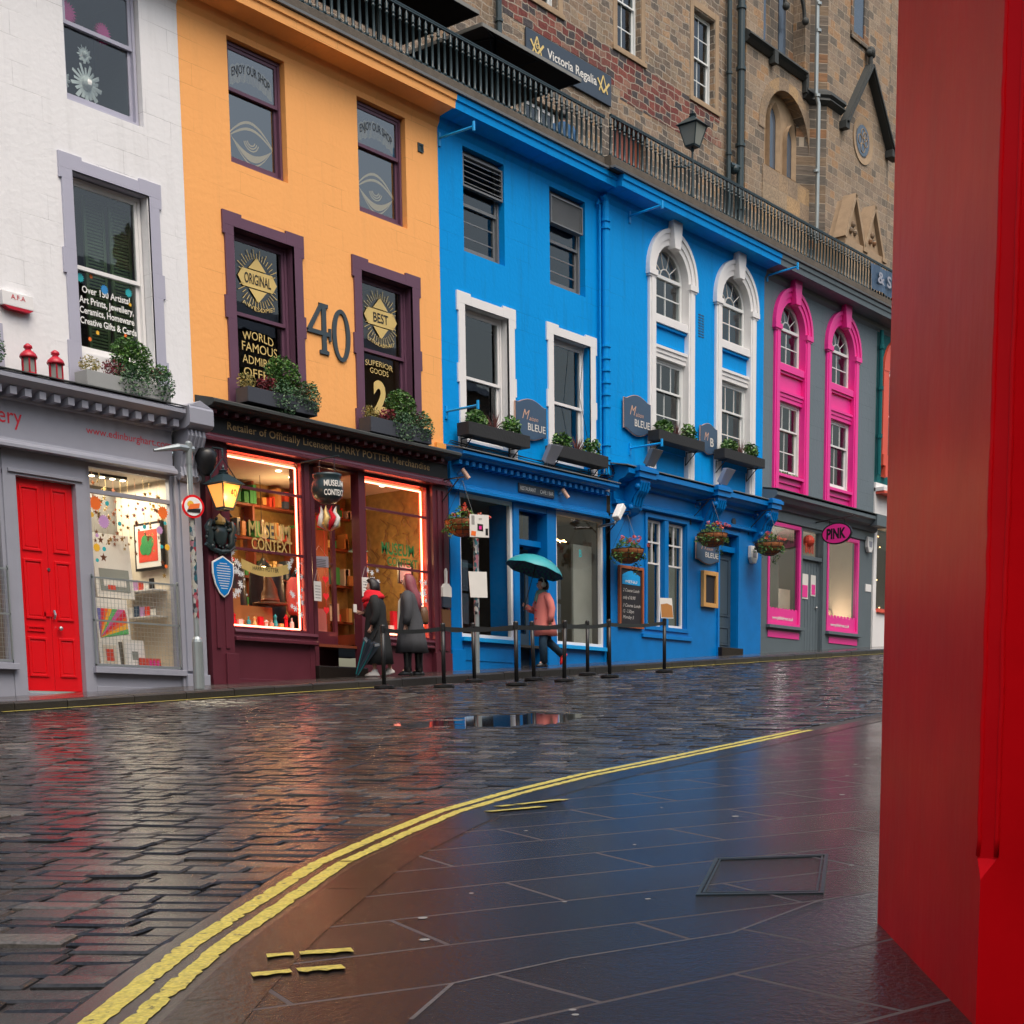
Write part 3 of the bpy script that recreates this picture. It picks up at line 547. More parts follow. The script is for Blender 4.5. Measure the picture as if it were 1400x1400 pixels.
# ---- white building
Wb = thing('shop_building', 'white painted building with red double door and grey gallery shopfront', 'building', (13, 0, P(13)))
X0, X1 = 7.5, 17.31
wallmb(X0, X1, 6.0, 12.9, 0, [(15.16, 16.56, 6.95, 9.5), (15.16, 16.56, 10.48, 12.38), (12.15, 13.55, 6.95, 9.5), (12.15, 13.55, 10.48, 12.38)]).build('wall', 'white_wall', Wb)
quoin_surround(Wb, 14.92, 16.81, 9.71, 6.45, 'lilac_trim'); quoin_surround(Wb, 11.91, 13.80, 9.71, 6.45, 'lilac_trim')
for x in (15.16, 12.15):
    sash(Wb, x + .02, x + 1.38, 6.97, 9.48, 8.23, .16, 'white_trim'); sash(Wb, x + .02, x + 1.38, 10.5, 12.37, 11.6, .09, 'lilac_trim')
cornice(Wb, 'white_wall', X0, X1, 0); inside(Wb, X0, X1, (6.4, 10.0))
mb = MB()
for i in range(2):
    a = 15.72 + i * .42; frame_rect(mb, a, a + .4, 7.1, 9.4, .05, .42 + .08 * (1 - i), .46 + .08 * (1 - i)); 
    for k in range(44): mb.box(a + .05, a + .35, .43 + .08 * (1 - i), .45 + .08 * (1 - i), 7.15 + k * .05, 7.18 + k * .05)
mb.build('shutter', 'shutter_green', Wb)
# poster lettering on the lower sash
wt = MB()
for s, z, xx, ww in (('Over 150 Artists!', 7.90, 15.42, .90), ('Art Prints, Jewellery,', 7.75, 15.36, 1.02), ('Ceramics, Homeware', 7.60, 15.36, 1.02), ('Creative Gifts & Cards', 7.45, 15.36, 1.06)):
    t = textmb(s, ww, .10, xx, z, .235, bold=.02); wt.add(t.v, t.f)
wt.build('lettering', 'white_letters', Wb)
def star(mb, c, r, n=12, ri=.6, y=None, th=.01, ax='y'):
    pts = []
    for i in range(2 * n):
        a = PI * i / n; q = r if i % 2 == 0 else r * ri; pts.append((c[0] + q * math.sin(a), c[2] + q * math.cos(a)))
    mb.prism(pts[::-1], c[1] - th / 2, c[1] + th / 2)
for nm, lst in (('teal_sticker', [(15.40, .236, 8.10, .07, 12), (16.30, .236, 8.07, .07, 12)]), ('blue_sticker', [(15.84, .236, 8.02, .075, 12)]), ('orange_sticker', [(15.60, .236, 8.16, .035, 9), (15.52, .236, 7.24, .035, 9), (16.20, .236, 7.42, .03, 9)]), ('yellow_sticker', [(16.32, .236, 7.9, .03, 9), (15.67, .236, 7.36, .035, 9)])):
    mb = MB()
    for a in lst: star(mb, a[:3], a[3], a[4], .72, th=.004)
    mb.build('sticker', nm, Wb)
# paper snowflakes and pink rosettes in the top window
mb = MB()
for c, r in (((15.72, .26, 10.92), .28), ((15.70, .25, 11.32), .13), ((15.30, .27, 10.88), .14)):
    for k in range(18):
        a = 2 * PI * k / 18; L_ = r * (1 if k % 2 else .8)
        mb.add([(c[0] + .03 * math.sin(a - .9), c[1], c[2] + .03 * math.cos(a - .9)), (c[0] + L_ * math.sin(a - .1), c[1] - .01, c[2] + L_ * math.cos(a - .1)), (c[0] + L_ * math.sin(a + .1), c[1] + .01, c[2] + L_ * math.cos(a + .1)), (c[0] + .03 * math.sin(a + .9), c[1], c[2] + .03 * math.cos(a + .9))], [(0, 1, 2, 3), (3, 2, 1, 0)])
    mb.ball(c, r * .35, 10)
tag(mb.build('paper_snowflakes', 'white_letters'), 'white folded paper snowflakes hanging in the top left window', 'decoration'); 
mb = MB()
for c, r in (((15.42, .26, 11.80), .17), ((16.06, .26, 11.72), .15)):
    star(mb, c, r, 20, .62, th=.06)
tag(mb.build('paper_rosettes', 'pink_trim'), 'pink paper rosettes in the top sash of the white building', 'decoration')
# shopfront, stone-grey
sf = MB()
sf.mould([(0, 6.44), (-.44, 6.34), (-.47, 6.30), (-.47, 6.25), (-.42, 6.21), (-.38, 6.18), (-.30, 6.16), (-.16, 6.12), (-.14, 6.04), (-.10, 6.02), (-.10, 5.5), (-.14, 5.49), (-.15, 5.46), (-.20, 5.43), (-.22, 5.40), (-.22, 5.36), (0, 5.36)], X0, 16.74)
dentils(sf, 8, 16.7, .245, .11, -.36, -.12, 6.055, 6.16)
sf.build('shop_cornice', 'shop_grey', Wb)
mb = MB(); mb.mould([(-.05, 6.45), (-.49, 6.345), (-.49, 6.36), (-.05, 6.47)], X0, 16.75)
mb.build('gutter', 'soot_moulding', Wb)
mb = MB()
mb.mould([(-.06, 6.38), (-.5, 6.38), (-.52, 6.34), (-.52, 6.12), (-.48, 6.08), (-.40, 6.05), (-.06, 6.05)], 16.78, 17.27); mb.prism([(16.78, 6.38), (17.27, 6.38), (17.02, 6.48)], -.5, 0)
mb.mould([(0, 6.05), (-.38, 6.05), (-.40, 5.95), (-.33, 5.80), (-.22, 5.68), (-.17, 5.5), (-.2, 5.36), (-.15, 5.28), (-.06, 5.3), (0, 5.4)], 16.84, 17.2)
for x in (16.9, 16.98, 17.06, 17.14): mb.tube([(x, -.40, 6.04), (x, -.41, 5.95), (x, -.34, 5.80), (x, -.235, 5.68), (x, -.185, 5.5), (x, -.21, 5.36)], .022, 6)
for x in (16.84, 17.2): mb.tube([(x - .03, -.16, 5.35), (x + .03, -.16, 5.35)], .06, 10)
mb.build('console', 'shop_grey', Wb, bevel=.006)
mb = MB()
mb.box(13.64, 13.86, -.04, .14, 1.6, 5.06); mb.box(14.90, 15.10, -.04, .14, 1.6, 5.06); mb.box(13.64, 15.10, -.041, .14, 5.0, 5.36); mb.box(13.72, 15.02, -.07, -.03, 5.04, 5.09)
mb.box(13.86, 14.90, -.0, .16, 1.6, 1.90)
mb.box(15.10, 16.80, -.02, .14, 1.6, 2.22); mb.box(15.04, 16.84, -.12, .14, 2.22, 2.31); mb.box(15.1, 16.8, -.045, .1, 1.6, 2.02)
mb.box(16.78, 17.30, -.08, .14, 1.6, 5.36); mb.box(16.86, 17.18, -.115, -.07, 2.3, 5.3); mb.box(16.82, 17.30, -.14, .1, 1.6, 2.25)
mb.box(X0, 13.64, -.02, .14, 1.2, 2.22); mb.box(X0, 13.68, -.12, .14, 2.22, 2.31); mb.box(11.3, 11.7, -.04, .14, 2.3, 5.36)
mb.build('shopfront', 'shop_grey', Wb, bevel=.005)
def shopwin(par, x0, x1, z0, z1, fm, transom=None, t=.06, Y=0., gm='shop_glass', bars=()):
    mb = MB(); frame_rect(mb, x0, x1, z0, z1, t, Y - .01, Y + .08)
    if transom: mb.box(x0 + t, x1 - t, Y - .008, Y + .07, transom - .03, transom + .03)
    for z in bars: mb.box(x0 + t, x1 - t, Y + .0, Y + .05, z - .022, z + .022)
    w_ = mb.build('shop_window', fm, par, bevel=.003); MB().box(x0 + t - .01, x1 - t + .01, Y + .035, Y + .04, z0 + t, z1 - t).build('pane', gm, w_); return w_
shopwin(Wb, 15.12, 16.78, 2.31, 5.36, 'shop_grey', 4.95); shopwin(Wb, 11.7, 13.64, 2.31, 5.36, 'shop_grey', 4.95)
def panels(mb, x0, x1, zs, y):
    for a, b in zs:
        frame_rect(mb, x0, x1, a, b, .035, y - .02, y + .01); mb.box(x0 + .06, x1 - .06, y - .008, y + .01, a + .06, b - .06)
dr = thing; d1 = MB(); Yd = .06
for a, b in ((13.862, 14.40), (14.406, 14.898)):
    d1.box(a, b, Yd, Yd + .05, 1.93, 4.995); panels(d1, a + .1, b - .1, ((3.97, 4.9), (2.98, 3.85), (2.14, 2.72)), Yd)
dd = d1.build('door', 'red_door', Wb, bevel=.004)
mb = MB(); mb.ball((14.52, Yd - .06, 2.86), .035); mb.tube([(14.43, Yd - .04, 3.0), (14.43, Yd - .07, 3.05), (14.43, Yd - .04, 3.12)], .018, 6); mb.tube([(14.40, Yd - .015, 3.72), (14.40, Yd + .01, 3.72)], .025, 8); mb.build('handle', 'steel', dd)
mb = MB(); frame_rect(mb, 13.97, 14.27, 2.80, 2.88, .02, Yd - .02, Yd); mb.box(14.25, 14.40, Yd - .02, Yd, 3.03, 3.09); mb.build('letterbox', 'red_door', dd)
for gx0, gx1 in ((15.06, 16.74), (11.8, 13.6)):
    mb = MB(); 
    for z in (2.33, 3.0, 3.64): mb.box(gx0, gx1, -.10, -.075, z, z + .025)
    mb.box(gx0, gx0 + .02, -.10, -.07, 2.33, 3.7); mb.box(gx1 - .02, gx1, -.10, -.07, 2.33, 3.7)
    x = gx0 + .07
    while x < gx1: mb.box(x, x + .004, -.092, -.088, 2.33, 3.65); x += .068
    z = 2.4
    while z < 3.64: mb.box(gx0, gx1, -.0875, -.0835, z, z + .004); z += .068
    mb.build('window_guard', 'galv', Wb)
t = textmb('www.edinburghart.com', 1.62, .11, 15.10, 5.76, -.104); t.build('lettering', 'red_letters', Wb)
t = textmb('The Red Door Gallery', 2.9, .24, 11.08, 5.70, -.104); t.build('lettering', 'red_letters', Wb)
mb = MB(); mb.box(13.78, 14.30, -.10, -.0, 7.33, 7.53); mb.build('alarm_box', 'white_trim', Wb, bevel=.01); MB().prism([(13.80, 7.33), (13.88, 7.29), (14.22, 7.29), (14.29, 7.33)], -.10, -.0).build('alarm_lamp', 'lantern_red', Wb)
textmb('A.F.A', .24, .07, 13.92, 7.43, -.104).build('lettering', 'red_letters', Wb)
# shop room
def room(par, x0, x1, y1, z0, z1, fl, side, backm, ceil, name='shop_room'):
    for nm, m_, bx in (('room_floor', fl, (x0, x1, .1, y1, z0 - .05, z0)), ('room_ceiling', ceil, (x0, x1, .1, y1, z1, z1 + .05)), ('room_back', backm, (x0, x1, y1, y1 + .05, z0, z1)), ('room_side', side, (x1, x1 + .04, .1, y1, z0, z1)), ('room_side', side, (x0 - .04, x0, .1, y1, z0, z1))):
        MB().box(*bx).build(nm, m_, par)
room(Wb, 11.0, 16.84, 1.5, 2.31, 5.34, 'shop_cream', 'shop_cream', 'room_grey', 'shop_cream')
# ---- orange building
Ob = thing('shop_building', 'orange painted building with the number 40 above a dark maroon shopfront', 'building', (20, 0, P(20)))
X0, X1 = 17.312, 23.51
wallmb(X0, X1, 6.3, 12.9, 0, [(18.28, 19.66, 6.8, 9.48), (21.31, 22.69, 6.8, 9.48), (18.33, 19.6, 10.48, 12.38), (21.34, 22.61, 10.48, 12.38)]).build('wall', 'orange_wall', Ob)
quoin_surround(Ob, 18.06, 19.89, 9.69, 6.62, 'plum_trim'); quoin_surround(Ob, 21.08, 22.91, 9.69, 6.62, 'plum_trim')
for a, b in ((18.30, 19.64), (21.33, 22.67)): sash(Ob, a, b, 6.85, 9.46, 8.21, .15, 'plum_trim')
for a, b in ((18.35, 19.58), (21.36, 22.59)): sash(Ob, a, b, 10.5, 12.36, 11.66, .10, 'plum_trim', 'sky_glass')
cornice(Ob, 'orange_wall', X0, X1, 0); inside(Ob, X0, X1, (6.5, 10.0))
MB().box(23.25, 23.52, -.06, 0, 6.6, 6.8).build('corner_stone', 'orange_trim', Ob)
mb = MB(); frame_rect(mb, 22.94, 23.09, 11.91, 12.06, .03, -.02, .01); mb.box(22.96, 23.07, -.006, .0, 11.93, 12.04); mb.build('vent', 'iron', Ob)
# gold window lettering
def gold(parts, name='lettering', m_='gold_leaf'):
    mb = MB()
    for p in parts: mb.add(p.v, p.f)
    return mb.build(name, m_, Ob)
def sunburst(cx, cz, y=.165, word=None):
    mb = MB(); 
    for k in range(40):
        a = 2 * PI * k / 40; r0, r1 = .33, .33 + (.16 if k % 2 else .1)
        if abs(math.sin(a)) < .3: continue
        p = [(cx + r0 * math.cos(a - .012), cz + r0 * math.sin(a - .012)), (cx + r1 * math.cos(a - .012), cz + r1 * math.sin(a - .012)), (cx + r1 * math.cos(a + .012), cz + r1 * math.sin(a + .012)), (cx + r0 * math.cos(a + .012), cz + r0 * math.sin(a + .012))]; mb.prism(p, y, y + .003)
    mb.prism([(cx, cz - .36), (cx + .2, cz - .16), (cx - .2, cz - .16)][::1], y, y + .003); mb.prism([(cx - .2, cz + .16), (cx + .2, cz + .16), (cx, cz + .36)], y, y + .003)
    mb.prism([(cx - .44, cz), (cx - .34, cz - .14), (cx + .34, cz - .14), (cx + .44, cz), (cx + .34, cz + .14), (cx - .34, cz + .14)], y, y + .003)
    return mb
for cx, s, s2 in ((18.97, 'ORIGINAL', 'AWESOME!'), (22.0, 'BEST', 'EXTRAORDINARY')):
    gold([sunburst(cx, 8.82)]); textmb(s, .60 if len(s) > 4 else .40, .17, cx - (.3 if len(s) > 4 else .2), 8.74, .160, bold=.012).build('lettering', 'fascia_black', Ob)
    gold([textmb(s2, .72, .07, cx - .36, 8.32, .162, arc=-.08)])
gold([textmb('WORLD', .70, .14, 18.62, 7.86, .205, arc=.04), textmb('FAMOUS', .80, .15, 18.60, 7.66, .205), textmb('ADMIRED', .80, .14, 18.60, 7.46, .205), textmb('OFFER', .7, .15, 18.62, 7.25, .205)])
gold([textmb('SUPERIOR', .74, .10, 21.6, 7.98, .205, arc=.03), textmb('GOODS', .5, .10, 21.72, 7.84, .205), textmb('2', .36, .55, 21.8, 7.18, .205, bold=.05)])
for cx in (18.96, 21.97):
    mb = MB(); y = .142; pts = [(cx - .46 + .92 * i / 16, 12.14 - .14 * (2 * i / 16 - 1) ** 2 + (.03 if i % 2 else 0)) for i in range(17)]; low = [(cx - .46 + .92 * i / 16, 11.88 - .14 * (2 * i / 16 - 1) ** 2 - (.03 if i % 2 else 0)) for i in range(17)]
    for i in range(16): mb.prism([low[i], low[i + 1], pts[i + 1], pts[i]], y, y + .002)
    gold([mb], 'banner_decal'); textmb('ENJOY OUR SHOP', .84, .14, cx - .42, 12.0, .136, arc=.13, bold=.01).build('lettering', 'fascia_black', Ob)
    # an eye in outline
    mb = MB(); y = .185
    def lens(a, b, h1, h2, z, thick, up=True):
        for i in range(18):
            u0, u1 = i / 18, (i + 1) / 18; f = lambda u, h: z + h * math.sin(PI * u) * (1 if up else -1); x_ = lambda u: a + (b - a) * u
            q = [(x_(u0), f(u0, h1)), (x_(u1), f(u1, h1)), (x_(u1), f(u1, h2) + thick), (x_(u0), f(u0, h2) + thick)]
            mb.prism(q, y, y + .002)
    lens(cx - .48, cx + .48, .26, .28, 11.0, .025); lens(cx - .45, cx + .48, .18, .20, 10.98, .025); 
    lens(cx - .45, cx + .48, -.30, -.19, 10.98, .0); lens(cx - .45, cx + .48, -.36, -.35, 10.98, .015)
    for r in (.10, .14, .18):
        a = arcpts(cx, 11.02, r, 16, -PI * .9, PI * -.1); b = arcpts(cx, 11.02, r - .02, 16, -PI * .9, PI * -.1)
        for i in range(16): mb.prism([a[i], a[i + 1], b[i + 1], b[i]], y + .001, y + .004)
    gold([mb], 'eye_decal')
mb = MB()   # the number 40
yy0, yy1 = -.03, -.0
mb.prism([(20.22, 7.86), (20.44, 7.86), (20.44, 7.92), (20.385, 7.93), (20.385, 8.66), (20.28, 8.66), (20.28, 7.93), (20.22, 7.92)], yy0, yy1)
mb.prism([(20.385, 8.64), (20.44, 8.64), (20.44, 8.70), (20.22, 8.70), (20.28, 8.62)], yy0 + .001, yy1)
mb.prism([(19.92, 8.22), (20.02, 8.22), (20.31, 8.66), (20.25, 8.70)], yy0 + .002, yy1); mb.prism([(19.92, 8.17), (20.50, 8.17), (20.50, 8.24), (19.96, 8.24)], yy0 - .001, yy1); mb.prism([(20.45, 8.10), (20.50, 8.10), (20.50, 8.31), (20.45, 8.31)], yy0 - .002, yy1)
for i in range(40):
    a0, a1 = 2 * PI * i / 40, 2 * PI * (i + 1) / 40; cx, cz = 20.76, 8.25
    f = lambda a, rx, rz: (cx + rx * math.cos(a), cz + rz * math.sin(a)); mb.prism([f(a0, .125, .37), f(a0, .225, .44), f(a1, .225, .44), f(a1, .125, .37)], yy0, yy1)
mb.build('house_number', 'number_slate', Ob)
# maroon shopfront
mb = MB(); mb.mould([(0, 6.70), (-.42, 6.60), (-.47, 6.57), (-.47, 6.53), (-.43, 6.52), (-.40, 6.49), (-.12, 6.47), (-.10, 6.42), (0, 6.42)], 17.34, 23.5); mb.build('shop_cornice', 'soot_moulding', Ob)
mb = MB(); mb.box(17.38, 23.48, -.13, -.1, 6.40, 6.47); dentils(mb, 17.45, 23.4, .235, .085, -.30, -.12, 6.40, 6.465); mb.build('dentil_band', 'maroon', Ob)
mb = MB(); mb.box(17.36, 23.50, -.10, 0, 6.13, 6.42); mb.build('fascia_sign', 'fascia_black', Ob)
t = textmb('Retailer of Officially Licensed HARRY POTTER Merchandise', 5.05, .125, 17.92, 6.235, -.105, bold=.01, spacing=1.05); t.build('lettering', 'sign_gold', Ob)
mb = MB(); mb.mould([(0, 6.13), (-.13, 6.13), (-.16, 6.10), (-.17, 6.06), (-.22, 6.03), (-.22, 5.99), (0, 5.99)], 17.36, 23.50)
mb.box(17.40, 17.90, -.10, .15, 1.7, 5.99); mb.box(17.50, 17.58, -.13, -.09, 2.7, 5.9); mb.box(17.70, 17.78, -.12, -.09, 2.7, 5.9); mb.box(17.68, 17.94, -.14, .1, 1.7, 2.62)
mb.box(23.04, 23.50, -.10, .15, 2.2, 5.99); mb.box(23.16, 23.24, -.13, -.09, 2.9, 5.9); mb.box(23.32, 23.40, -.13, -.09, 2.9, 5.9); mb.box(23.02, 23.5, -.14, .1, 2.2, 2.85)
mb.box(19.72, 19.84, -.03, .13, 1.9, 5.99); mb.box(19.98, 20.08, .1, .35, 1.9, 5.99); mb.box(21.06, 21.22, -.05, .15, 2.2, 5.99)
mb.box(17.92, 19.84, -.02, .13, 1.8, 2.86); mb.mould([(0, 3.04), (-.10, 3.04), (-.12, 2.99), (-.08, 2.95), (-.08, 2.92), (-.13, 2.90), (-.13, 2.85), (0, 2.85)], 17.92, 19.86); mb.box(17.95, 19.80, -.045, .0, 1.8, 2.22)
mb.box(21.2, 23.04, -.02, .13, 2.2, 2.95); mb.mould([(0, 3.08), (-.10, 3.08), (-.12, 3.04), (-.08, 3.0), (-.08, 2.98), (-.12, 2.96), (-.12, 2.93), (0, 2.93)], 21.2, 23.02)
mb.box(20.06, 21.08, .55, .70, 5.35, 5.99); mb.box(20.06, 21.08, .0, .6, 5.94, 5.99)
mb.build('shopfront', 'maroon', Ob, bevel=.004)
shopwin(Ob, 17.90, 19.73, 3.03, 5.99, 'maroon', bars=(5.38, 4.37)); shopwin(Ob, 21.22, 23.04, 3.07, 5.99, 'maroon', bars=(5.38, 4.37), Y=.01)
mb = MB(); frame_rect(mb, 20.1, 21.04, 2.55, 5.35, .08, .56, .62, .62); mb.box(20.1, 21.04, .565, .61, 4.38, 4.42); dd = mb.build('door', 'maroon', Ob); MB().box(20.17, 20.98, .585, .59, 3.2, 5.3).build('pane', 'shop_glass', dd); MB().tube([(20.2, .53, 3.5), (20.2, .53, 3.9)], .015, 6).build('handle', 'steel', dd)
mb = MB(); mb.box(19.86, 21.12, -.12, .6, 1.9, 2.5); mb.build('doorstep', 'kerbstone', Ob, bevel=.02)
room(Ob, 17.9, 23.03, 2.2, 2.9, 5.97, 'red_wood', 'olive_wall', 'olive_wall', 'shop_cream')
mb = MB()
for x in (18.75, 22.2): mb.box(x - .05, x + .05, .9, 1.0, 2.9, 5.95)
for z in (3.5, 4.2, 4.9, 5.5): mb.box(18.0, 22.9, 1.95, 2.18, z, z + .04)
for x in (19.0, 20.3, 21.6): mb.box(x, x + .05, 1.94, 2.18, 2.9, 5.95)
mb.box(21.3, 22.0, 1.7, 2.2, 2.9, 5.2); mb.build('shop_shelving', 'red_wood', Ob)
mb = MB(); rb = random.Random(12)
for k in range(34):
    y, z = rb.uniform(.3, 2.1), rb.uniform(3.6, 5.4); p = [(22.985, y, z)]
    for j in range(5): y += rb.uniform(-.14, .14); z += rb.uniform(-.02, .16); p.append((22.985, min(2.15, max(.15, y)), z))
    mb.tube(p, .007, 4)
mb.box(22.98, 22.99, .15, 2.15, 3.5, 3.52); mb.build('wallpaper_branches', 'bag_brown', Ob)
mb = MB()
for mi, m_ in enumerate(('gold_leaf', 'print_red', 'shop_cream', 'slate_blue', 'print_green', 'wood_gold')):
    mb = MB()
    for k in range(30):
        x = 18.05 + rnd.random() * 4.8; z = rnd.choice((3.54, 4.24, 4.94, 5.54)); h = rnd.uniform(.12, .34); mb.box(x, x + rnd.uniform(.05, .13), 1.96 - .02 * mi, 2.1, z, z + h)
    struct(mb.build('shelf_goods', m_, Ob), 'stuff')
t = textmb('MUSEUM', .95, .26, 18.45, 4.62, .05, bold=.02); t2 = textmb('CONTEXT', .95, .20, 18.5, 4.40, .05, bold=.015); t.add(t2.v, t2.f); t.build('lettering', 'gold_leaf', Ob)
t = textmb('MUSEUM', .9, .22, 21.75, 4.62, .06, bold=.02); t2 = textmb('CONTEXT', .85, .16, 21.9, 4.42, .06, bold=.015); t.add(t2.v, t2.f); t.build('lettering', 'print_green', Ob)
mb = MB(); a = [(18.25 + 1.1 * i / 12, 4.20 - .10 * math.sin(PI * i / 12)) for i in range(13)]
for i in range(12): mb.prism([(a[i][0], a[i][1] - .14), (a[i + 1][0], a[i + 1][1] - .14), (a[i + 1][0], a[i + 1][1] + .02), (a[i][0], a[i][1] + .02)], .05, .053)
mb.build('banner_decal', 'gold_leaf', Ob); textmb('HARRY POTTER', .6, .07, 18.5, 4.05, .045).build('lettering', 'fascia_black', Ob)
def flake(mb, c, r):
    for k in range(3):
        a = PI * k / 3; dx, dz = r * math.cos(a), r * math.sin(a); px, pz = -dz / r * r * .17, dx / r * r * .17
        mb.prism([(c[0] - dx - px, c[2] - dz - pz), (c[0] + dx - px, c[2] + dz - pz), (c[0] + dx + px, c[2] + dz + pz), (c[0] - dx + px, c[2] - dz + pz)], c[1] + k * .0006, c[1] + .002 + k * .0006)
mb = MB()
for x0, x1, z0, z1, n in ((17.98, 18.35, 3.55, 4.32, 30), (19.35, 19.66, 3.35, 4.3, 26), (21.3, 21.7, 3.4, 4.35, 22), (22.6, 22.96, 3.4, 4.2, 24)):
    for k in range(n):
        r = rnd.choice((.055, .045, .02)); u = rnd.random() ** 1.4; x = x0 + u * (x1 - x0) if x0 < 18.2 or 21 < x0 < 22 else x1 - u * (x1 - x0); flake(mb, (x, .047, rnd.uniform(z0, z1)), r)
mb.build('snowflake_stickers', 'flake', Ob)
mb = MB()
def heart(mb, cx, cz, r, y):
    pts = []
    for i in range(20):
        t_ = 2 * PI * i / 20; pts.append((cx + r * .062 * 16 * math.sin(t_) ** 3, cz + r * .062 * (13 * math.cos(t_) - 5 * math.cos(2 * t_) - 2 * math.cos(3 * t_) - math.cos(4 * t_))))
    mb.prism(pts[::-1], y, y + .006)
for x, zs in ((20.42, (4.25, 3.98, 3.7, 3.45)), (20.72, (4.4, 4.1, 3.8, 3.55))):
    for z in zs: heart(mb, x, z, .075, .52)
    mb.box(x - .002, x + .002, .525, .528, 3.3, 5.3)
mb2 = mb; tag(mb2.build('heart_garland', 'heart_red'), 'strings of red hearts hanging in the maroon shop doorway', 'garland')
# ---- blue building with square windows
Bb = thing('shop_building', 'bright blue building with four square-headed windows and louvred vents', 'building', (26, 0, P(26)))
X0, X1 = 23.512, 28.95
wallmb(X0, X1, 6.4, 12.9, 0, [(24.19, 25.57, 6.95, 9.5), (27.07, 28.40, 6.95, 9.5), (24.24, 25.51, 10.48, 12.37), (27.01, 28.27, 10.48, 12.37)]).build('wall', 'blue_wall', Bb)
quoin_surround(Bb, 23.96, 25.80, 9.71, 6.75, 'white_trim'); quoin_surround(Bb, 26.84, 28.64, 9.71, 6.75, 'white_trim')
for a, b in ((24.21, 25.55), (27.09, 28.38)): sash(Bb, a, b, 7.0, 9.48, 8.22, .15, 'white_trim')
for a, b in ((24.26, 25.49), (27.03, 28.25)): sash(Bb, a, b, 10.5, 12.35, 11.4, .13, 'lead', lo=(1, 3))
cornice(Bb, 'blue_wall', X0, 28.78, 0); inside(Bb, X0, X1, (6.6, 10.0))
mb = MB(); frame_rect(mb, 24.26, 25.49, 11.67, 12.25, .035, .02, .10)
for k in range(5): z = 11.74 + k * .10; mb.mould([(.02, z), (.10, z + .05), (.10, z + .06), (.02, z + .012)], 24.3, 25.46)
mb.build('vent_louvre', 'lead', Bb)
mb = MB(); frame_rect(mb, 27.03, 28.15, 11.68, 12.22, .03, -.03, .12)
for k in range(26): z = 11.71 + k * .019; mb.box(27.06, 28.12, -.01, -.004, z, z + .008)
mb.box(27.05, 28.13, .05, .1, 11.7, 12.2); mb.build('vent_louvre', 'lead', Bb)
mb = MB(); mb.mould([(0, 6.78), (-.40, 6.68), (-.44, 6.65), (-.44, 6.60), (-.38, 6.58), (-.34, 6.54), (-.12, 6.52), (-.10, 6.46), (-.10, 6.12), (-.15, 6.09), (-.16, 6.04), (-.20, 6.02), (-.20, 5.97), (0, 5.97)], 23.58, 28.88); dentils(mb, 23.62, 28.85, .2, .09, -.30, -.1, 6.43, 6.51); mb.build('shop_cornice', 'shop_blue', Bb)
MB().mould([(-.02, 6.79), (-.47, 6.68), (-.47, 6.70), (-.02, 6.81)], 23.55, 28.9).build('gutter', 'lead', Bb)
mb = MB()
mb.box(23.58, 23.90, -.06, .12, 2.0, 5.97); mb.box(23.56, 23.96, -.09, .12, 2.0, 2.95); mb.box(25.62, 25.80, -.05, .6, 2.0, 5.97); mb.box(26.76, 27.08, -.05, .6, 2.0, 5.97); mb.box(25.80, 26.76, -.04, .1, 5.85, 5.97); mb.box(25.80, 26.76, .12, .3, 5.18, 5.30)
mb.box(23.9, 25.62, -.02, .12, 2.0, 3.12); mb.box(27.08, 28.9, -.02, .12, 2.0, 3.12); mb.box(23.96, 25.55, -.035, -.02, 2.75, 3.0); mb.box(28.86, 28.95, -.04, .12, 2.0, 5.97)
mb.build('shopfront', 'shop_blue', Bb, bevel=.005)
for a, b in ((23.88, 25.66), (27.04, 28.88)): MB().box(a, b, -.13, .05, 3.12, 3.2).build('window_sill', 'sky_blue_trim', Bb, bevel=.005)
shopwin(Bb, 23.90, 25.62, 3.2, 5.97, 'white_trim', t=.075); shopwin(Bb, 27.08, 28.86, 3.2, 5.97, 'white_trim', t=.075)
mb = MB(); frame_rect(mb, 25.82, 26.74, 2.62, 5.16, .1, .45, .5, .8); mb.box(26.1, 26.14, .452, .5, 3.5, 5.1); mb.box(26.42, 26.46, .452, .5, 3.5, 5.1); dd = mb.build('door', 'slate_door', Bb); MB().box(25.9, 26.7, .47, .475, 3.3, 5.1).build('pane', 'glass', dd); MB().box(25.82, 26.74, .2, .205, 5.3, 5.85).build('top_light', 'glass', Bb)
mb = MB(); mb.box(25.82, 26.76, -.02, .5, 2.2, 2.62); mb.build('doorstep', 'kerbstone', Bb)
room(Bb, 23.6, 28.9, 2.2, 3.15, 5.95, 'dark_room', 'room_grey', 'dark_room', 'room_grey')
mb = MB()
for a, b, z0, z1 in ((23.98, 24.55, 3.5, 4.1), (23.98, 24.55, 4.15, 4.75), (27.15, 27.7, 3.5, 4.1), (27.15, 27.7, 4.2, 4.8)): mb.box(a, b, .3, .32, z0, z1)
mb.build('menu_panels', 'sign_navy', Bb); MB().box(28.1, 28.8, .25, .3, 3.2, 5.4).build('blind', 'milk_glass', Bb)
textmb('B', .10, .16, 28.0, 5.1, .02, bold=.02).build('lettering', 'teal_sticker', Bb)
MB().box(25.70, 26.92, -.13, -.10, 6.17, 6.35).build('fascia_plaque', 'sign_navy', Bb, bevel=.01)
t = textmb('RESTAURANT', .52, .08, 25.75, 6.22, -.134); t2 = textmb('CAFE / BAR', .46, .08, 26.42, 6.22, -.134); t.add(t2.v, t2.f); t.build('lettering', 'white_letters', Bb)
